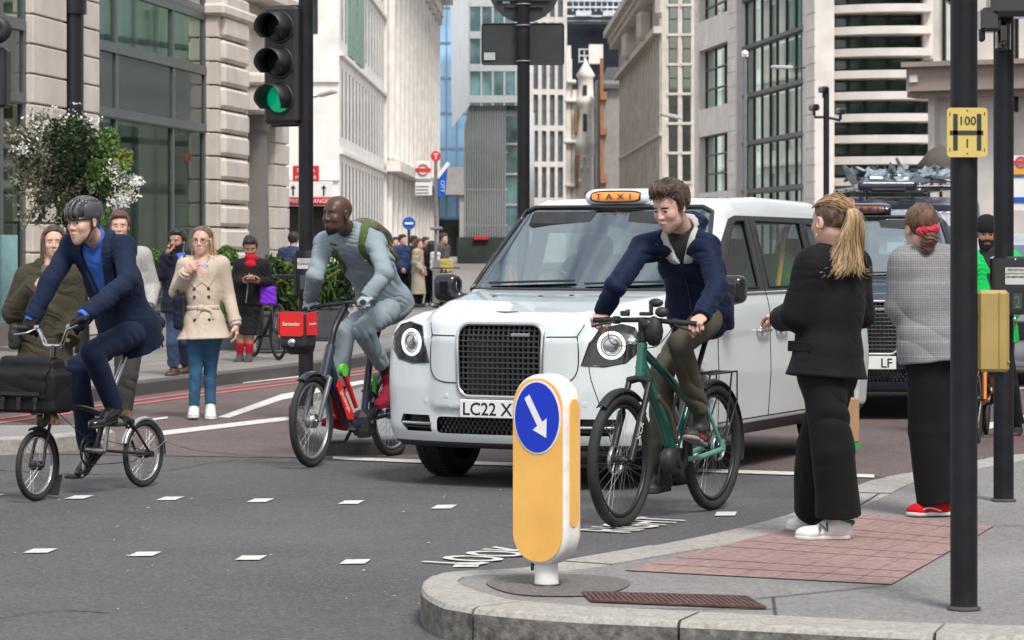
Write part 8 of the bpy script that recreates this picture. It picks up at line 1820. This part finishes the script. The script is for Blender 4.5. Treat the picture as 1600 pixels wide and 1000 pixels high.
bs2 = thing('bus_stop', 'bus stop flag with red roundel and yellow band at the right edge', 'sign', W(1594, 285, 40)); ks2 = 40 / FPX; g = G(); g.box(W(1600, 286, 40), (34 * ks2, .06, 86 * ks2)); g.obj('flag', SIGNW, bs2, True); g = G(); g.torus(W(1595, 253, 39.95), ey, .075, .018, 28, 6, 0, .3); g.box(W(1597, 253, 39.94), (.24, .012, .035)); g.obj('roundel', RDS, bs2, True); g = G(); g.box(W(1600, 268, 39.96), (33 * ks2, .02, 9 * ks2)); g.obj('yellow_band', M('band_yellow', (.8, .38, .03), .5), bs2, True); g = G(); g.box(W(1600, 312, 39.96), (33 * ks2, .02, 8 * ks2)); g.box(W(1600, 275, 39.96), (33 * ks2, .02, 2 * ks2)); g.obj('blue_band', BLS, bs2, True); g = G(); g.tube([W(1616, 240, 40.1), W(1616, 520, 40.1)], .04, 10); g.obj('post', DARK, bs2, True)

# lamps and camera poles on the right, lamps on the left front
def lamp(label, p0, p1, Y, grp='street lamps on the facades'):
    t = thing('street_lamp', label, 'lamp', W(*p0, Y), group=grp); g = G(); a, b = W(*p0, Y), W(*p1, Y - .4); g.tube([a, b], .02, 8); g.obj('arm', TRIM, t, True); d = unit(b - a); g = G(); g.box(b + d * .0, (.5 * Y / 60, .16 * Y / 60, .07 * Y / 60), basis(d, unit(np.cross(ez, d)), unit(np.cross(d, unit(np.cross(ez, d))))), 0, .02); g.obj('head', M('lamp_head', (.5, .51, .52), .4, .2), t, True)
lamp('lamp on a bracket from the white office wall at left', (490, 152), (512, 146), 70); lamp('lamp on a bracket in front of the paired sash windows', (1075, 187), (1048, 181), 118); lamp('lamp on a bracket in front of the green glass wall', (1258, 106), (1222, 105), 70)
Yc = 64; cp = thing('camera_pole', 'slim pale pole with a white camera in front of the green glass wall', 'pole', W(1164, 380, Yc)); g = G(); g.tube([A(W(1164, 0, Yc)[0], Yc, 0), W(1164, 92, Yc)], .045, 12); g.obj('pole_shaft', M('grey_post', (.22, .22, .23), .5, .3), cp, True); g = G(); g.ball(W(1164, 84, Yc), (.085, .085, .085), 12); g.box(W(1164, 88, Yc), (.16, .12, .05), None, 0, .02); g.obj('camera', SIGNW, cp, True)
Yc = 52; cp = thing('camera_pole', 'black pole with three small cameras before the louvred office', 'pole', W(1291, 380, Yc)); g = G(); g.tube([A(W(1291, 0, Yc)[0], Yc, 0), W(1291, 142, Yc)], .055, 12); g.tube([W(1272, 183, Yc), W(1291, 183, Yc), W(1313, 188, Yc)], .025, 8); g.obj('pole_shaft', DARK, cp, True)
for q in ((1287, 140), (1272, 168), (1313, 174)): g = G(); g.box(W(*q, Yc), (.14, .22, .12), rotz(.4), 0, .03); g.cyl(W(q[0], q[1], Yc), W(q[0], q[1] + 13, Yc), .03); g.obj('camera', GLOSSB, cp, True)

# van with a loaded roof behind the dark taxi
Yv = 40.0; vb = A(W(1400, 0, Yv)[0] + .35, Yv, 0); van = thing('van', 'grey van behind the dark taxi with straps and bars piled on its roof', 'van', vb); VANP = M('grey_van_paint', (.11, .12, .16), .3, coat=.8, var=.1)
topz = CH - (306 - HY) / FPX * Yv + .0; vf = I_(.12, rbox(vb + A(0, 2.4, topz / 2 + .15), np.eye(3), (.97, 2.5, topz / 2 - .15), .12), half(vb + A(0, .75, topz - .15), A(0, -1, .62))); lo, hi = vb + A(-1.2, -.6, .1), vb + A(1.2, 5.2, topz + .3)
sdf_obj('van_body', U(.1, vf, rbox(vb + A(0, .5, .72), np.eye(3), (.93, .6, .42), .2)), lo, hi, .035, VANP, van)
g = G(); zt_, zb_ = topz - .12, topz - .62; ws = [vb + A(x, .70 - (z_ - (topz - .15)) * -.62 * -1 - .03, z_) for x, z_ in ((-.8, zb_), (.8, zb_), (.72, zt_), (-.72, zt_))]; g.quad(*ws); g.obj('windscreen', M('van_glass', (.10, .13, .19), .05, .2, var=.3, vs_=1.5, spec=.8), van, True)
g = G(); [g.tube([vb + A(x, .4, topz + .14), vb + A(x, 4.5, topz + .14)], .03, 8) for x in (-.7, .7)]; [g.tube([vb + A(-.75, y, topz + .14), vb + A(.75, y, topz + .14)], .025, 8) for y in (.5, 1.6, 2.8, 4.0)]; [g.tube([vb + A(x, y, topz - .05), vb + A(x, y, topz + .14)], .02, 6) for x in (-.7, .7) for y in (.5, 4)]; g.obj('roof_rack', GLOSSB, van, True)
[car_wheel(van, A(x_, y_, .353), 1) if False else None for x_ in (-.85, .85) for y_ in (.8, 4)]
for x_ in (-.8, .8):
    for y_ in (.7, 4.1): g = G(); g.torus(vb + A(x_, y_, .33), ex, .23, .10, 32, 10); g.disc(vb + A(x_, y_, .33), ex, .2, .12, 24); g.obj('wheel', BLACK, van, True)
rb_ = thing('roof_box', 'rounded dark roof beacon box lying across the van roof front', 'box', vb + A(-.2, .5, topz)); fB = rbox(W(1384, 291, Yv + .2), np.eye(3), (.42, .25, .075), .06); lo, hi = bounds([W(1384, 291, Yv + .2)], .55); sdf_obj('lid', fB, lo, hi, .02, NAVYC, rb_); g = G(); g.box(W(1388, 297, Yv - .02), (.5, .1, .05), None, 0, .02); g.obj('recess', BLACK, rb_, True)
heap = thing('cargo_heap', 'crumpled heap of silver blue sheeting and straps on the van roof', 'cargo', W(1400, 275, Yv + 1)); rn = np.random.RandomState(8); g = G()
for k in range(120):
    c = W(1330 + rn.rand() * 150, 282 - 14 * abs(rn.rand()) * (1 if k % 3 else 1.3), Yv + .4 + rn.rand() * 1.2); d = unit(rn.normal(0, 1, 3) * A(1, .6, .45)); e = unit(np.cross(d, rn.normal(0, 1, 3))); L_, w_ = .08 + .14 * rn.rand(), .02 + .05 * rn.rand(); m_ = np.cross(d, e) * .03 * rn.randn()
    g.add([c - d * L_ - e * w_, c - d * L_ + e * w_, c + e * w_ + m_, c + d * L_ + e * w_ * .6, c + d * L_ - e * w_ * .6, c - e * w_ + m_], [(0, 5, 2, 1), (5, 4, 3, 2)])
g.obj('sheeting', M('silver_blue_sheet', (.30, .36, .42), .3, .5, var=.5, vs_=12), heap, True); g = G()
for k in range(14): a = W(1325 + rn.rand() * 60, 282 - rn.rand() * 8, Yv + .6 + rn.rand()); b = W(1420 + rn.rand() * 60, 286 - rn.rand() * 12, Yv + .6 + rn.rand()); g.tube([a, b], .02 + .015 * rn.rand(), 6)
g.obj('bars', STEEL, heap, True)
car = thing('car', 'pale blue grey car bonnet at the far right edge of the road', 'car', W(1640, 520, 30)); cb = A(W(1650, 0, 30)[0], 30, 0); cfn = U(.08, rbox(cb + A(0, 2.1, .62), np.eye(3), (.88, 2.1, .40), .2), I_(.1, rbox(cb + A(0, 2.3, 1.1), np.eye(3), (.74, 1.3, .55), .2), half(cb + A(0, 1.4, 1.3), A(0, -1, .9)))); lo, hi = cb + A(-1.1, -.2, .1), cb + A(1.1, 4.5, 1.8); sdf_obj('body', cfn, lo, hi, .035, M('silver_car_paint', (.34, .38, .42), .3, .3, coat=.8), car)
g = G(); g.quad(cb + A(-.62, 1.08, 1.12), cb + A(.62, 1.08, 1.12), cb + A(.56, 1.42, 1.52), cb + A(-.56, 1.42, 1.52)); g.obj('windscreen', M('van_glass', (.10, .13, .19), .05), car, True); g = G(); g.box(cb + A(0, -.005, .62), (1.2, .04, .2), None, 0, .015); g.obj('grille', GLOSSB, car, True)
for x_ in (-.78, .78): g = G(); g.torus(cb + A(x_, .75, .32), ex, .22, .095, 32, 10); g.obj('wheel', BLACK, car, True); g = G(); g.ball(cb + A(x_ * .85, .02, .74), (.14, .06, .08), 10); g.obj('headlight', CHROME, car, True)

# parasol at the right, cafe chairs and planters at the left
par = thing('parasol', 'dark folded cafe parasol below the brown canopy', 'parasol', W(1462, 380, 50)); g = G(); c = W(1470, 236, 50); g.lathe(c, [(.0, .12), (.2, .02), (.45, -.28), (.43, -.31), (.18, -.02), (.0, .08)], 8); g.obj('canopy', M('brown_canvas', (.10, .085, .075), .8), par, True); g = G(); g.tube([A(c[0], c[1], 0), c], .03, 10); g.obj('pole_shaft', DARK, par, True)
def leaf_cloud(g, c, R, n, size, rn, mi=0, drop=0.0, seedf=None):
    for k in range(n):
        d = rn.normal(0, 1, 3); d = d / np.linalg.norm(d) * rn.rand() ** .4; p = c + d * R; p[2] -= drop * rn.rand() ** 2; u_ = unit(rn.normal(0, 1, 3)); v_ = unit(np.cross(u_, rn.normal(0, 1, 3))); s = size * (.6 + .8 * rn.rand())
        b = .25 * s * np.cross(u_, v_) * rn.randn(); g.add([p - u_ * s, p + v_ * s * .42 + b, p + u_ * s, p - v_ * s * .42 + b], [(0, 1, 2, 3)], mi)
def leafm(name, c, v=.5): return M(name, c, .55, var=v, vs_=5, spec=.4)
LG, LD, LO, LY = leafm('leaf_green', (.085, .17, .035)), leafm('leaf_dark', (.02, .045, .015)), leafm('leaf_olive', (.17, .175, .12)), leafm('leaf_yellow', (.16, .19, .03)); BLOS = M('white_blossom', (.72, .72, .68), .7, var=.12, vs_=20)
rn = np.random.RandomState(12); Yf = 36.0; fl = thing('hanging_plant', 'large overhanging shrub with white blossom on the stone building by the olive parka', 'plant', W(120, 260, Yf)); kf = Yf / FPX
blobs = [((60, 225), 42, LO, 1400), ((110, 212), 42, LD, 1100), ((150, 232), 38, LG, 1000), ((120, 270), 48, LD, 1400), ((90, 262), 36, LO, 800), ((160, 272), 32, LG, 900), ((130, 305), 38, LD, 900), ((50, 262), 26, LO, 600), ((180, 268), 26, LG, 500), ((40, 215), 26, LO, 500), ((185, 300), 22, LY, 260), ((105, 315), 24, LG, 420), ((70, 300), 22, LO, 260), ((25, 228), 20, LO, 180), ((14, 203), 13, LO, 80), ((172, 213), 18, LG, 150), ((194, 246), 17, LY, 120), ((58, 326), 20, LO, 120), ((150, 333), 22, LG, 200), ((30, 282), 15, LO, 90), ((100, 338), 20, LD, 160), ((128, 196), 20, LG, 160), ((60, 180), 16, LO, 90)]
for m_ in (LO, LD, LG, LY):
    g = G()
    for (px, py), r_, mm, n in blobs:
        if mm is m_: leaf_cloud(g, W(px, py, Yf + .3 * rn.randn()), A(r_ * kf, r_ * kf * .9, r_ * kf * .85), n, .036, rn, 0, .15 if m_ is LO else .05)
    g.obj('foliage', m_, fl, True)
g = G()
for (px, py), r_, n in (((75, 190), 42, 80), ((110, 185), 40, 60), ((45, 215), 34, 30), ((135, 200), 38, 40), ((90, 220), 50, 40), ((195, 285), 26, 110), ((178, 262), 24, 60), ((203, 305), 18, 70), ((215, 282), 12, 80), ((30, 235), 16, 50), ((185, 315), 20, 160), ((145, 190), 14, 50)): leaf_cloud(g, W(px, py, Yf - .35), A(r_ * kf, .3, r_ * kf * .7), n, .024, rn)
g.obj('blossom', BLOS, fl, True); g = G()
for k in range(34):
    a = W(18 + rn.rand() * 175, 255 + rn.rand() * 50, Yf - .2 * rn.rand()); L_ = .15 + .45 * rn.rand()
    for j in range(26): leaf_cloud(g, a + A(.03 * rn.randn() + .06 * math.sin(j * .3 + k), .03 * rn.randn(), -L_ * j / 26), A(.03, .03, .02), 1, .03, rn)
g.obj('trailing_leaves', LO, fl, True)
g = G()
for k in range(12): a = W(60 + rn.rand() * 120, 230 + rn.rand() * 60, Yf); g.tube(spline([a, a + A(rn.randn() * .15, 0, -.25), a + A(rn.randn() * .2, -.05, -.55 - .3 * rn.rand())], 4), .007, 4)
for k in range(14): a = W(80 + rn.rand() * 60, 215 + rn.rand() * 60, Yf); g.tube(spline([W(120, 285, Yf + .4), (W(120, 285, Yf + .4) + a) / 2 + A(0, 0, .1), a + A(rn.randn() * .2, 0, .35)], 4), .012, 5)
g.obj('stems', M('twig_brown', (.06, .045, .03), .8), fl, True); g = G(); g.tube([A(W(120, 0, 1)[0] * 0 + W(120, 0, Yf)[0], Yf + .5, .12), W(120, 318, Yf + .5)], .10, 12); g.obj('planter_stand', DARK, fl, True)
PLM = M('grey_planter', (.055, .06, .065), .5, var=.2); 
def planter(label, px0, px1, pyt, pyb, Y, top, seed, mats):
    rn = np.random.RandomState(seed); k = Y / FPX; c = W((px0 + px1) / 2, pyb, Y); w_ = (px1 - px0) * k; h_ = (pyb - pyt) * k; t = thing('planter', label, 'planter', c, group='planters on the far pavement'); g = G(); g.box(c + A(0, .3, h_ / 2), (w_, .6, h_), None, 0, .02); g.box(c + A(0, .3, h_), (w_ + .04, .64, .05), None, 0, .01); g.obj('box', PLM, t, True)
    for m_ in mats:
        g = G()
        for j in range(7): leaf_cloud(g, c + A((rn.rand() - .5) * w_ * 1.1, .2 + rn.rand() * .3, h_ + (pyt - top) * k * rn.rand() * .8), A(.22, .22, .25), 90, .06, rn)
        for j in range(26): b = c + A((rn.rand() - .5) * w_, .2 + .3 * rn.rand(), h_); d = A(rn.randn() * .35, rn.randn() * .2 - .1, 0); q = spline([b, b + d * .5 + ez * (pyt - top) * k * .6, b + d * 1.1 + ez * (pyt - top) * k * (.5 + .45 * rn.rand())], 4); g.tube(q, np.linspace(.028, .006, len(q)), 4, flat=.3)
        g.obj('foliage', m_, t, True)
    return t
pt_ = planter('grey box planter with tall green plants behind the hire bicycle', 400, 470, 490, 547, 36.5, 410, 3, (LG, LD, LY)); planter('dark planter with leafy plants right of the traffic light pole', 480, 540, 480, 530, 41, 385, 5, (LG, LD)); planter('low grey planter with round clipped shrub beside the courier', 340, 372, 500, 555, 37.5, 430, 7, (LG,))
g = G(); g.box(W(447, 515, 36.4) - A(0, .03, 0), (.18, .03, .2)); g.obj('orange_notice', M('orange_notice', (.55, .14, .03), .6), pt_, True)
def shrub(label, px, py, r_, Y, seed): rn = np.random.RandomState(seed); t = thing('shrub', label, 'plant', W(px, py, Y)); g = G(); k = Y / FPX; leaf_cloud(g, W(px, py, Y), A(r_ * k, r_ * k * .8, r_ * k), 900, .035, rn); g.obj('foliage', LG, t, True); g = G(); g.tube([A(W(px, 0, Y)[0], Y, .12), W(px, py, Y)], .03, 6); g.obj('stem', M('twig_brown', (.06, .045, .03), .8), t, True)
shrub('round green shrub inside the glass front by the bearded man', 240, 405, 16, 44, 3); shrub('clipped round green shrub between the trench coat and the courier', 355, 400, 17, 45, 5)
chair = None
for k, (px, lab) in enumerate(((232, 'thin legged dark cafe stool nearest the folding bicycle saddle'), (262, 'second dark cafe stool left of the trench coat woman'))):
    b = W(px, 545, 39.0 if k else 38.4); b[2] = .125; t = thing('cafe_stool', lab, 'stool', b, group='cafe stools outside the glass front'); g = G(); [g.tube([b + A(x, y, 0), b + A(x * .8, y * .8, .46)], .013, 6) for x in (-.17, .17) for y in (-.17, .17)]; g.obj('legs', GLOSSB, t, True); g = G(); g.box(b + A(0, 0, .47), (.36, .36, .03), None, 0, .01); g.obj('seat', GLOSSB, t, True)
po = thing('poster', 'pale turquoise poster board inside the left glass front', 'poster', W(14, 430, 40)); g = G(); g.box(W(14, 435, 37.6), (.34, .03, 1.15), rotz(1.1)); g.obj('board', M('turquoise_board', (.25, .45, .46), .5), po, True)
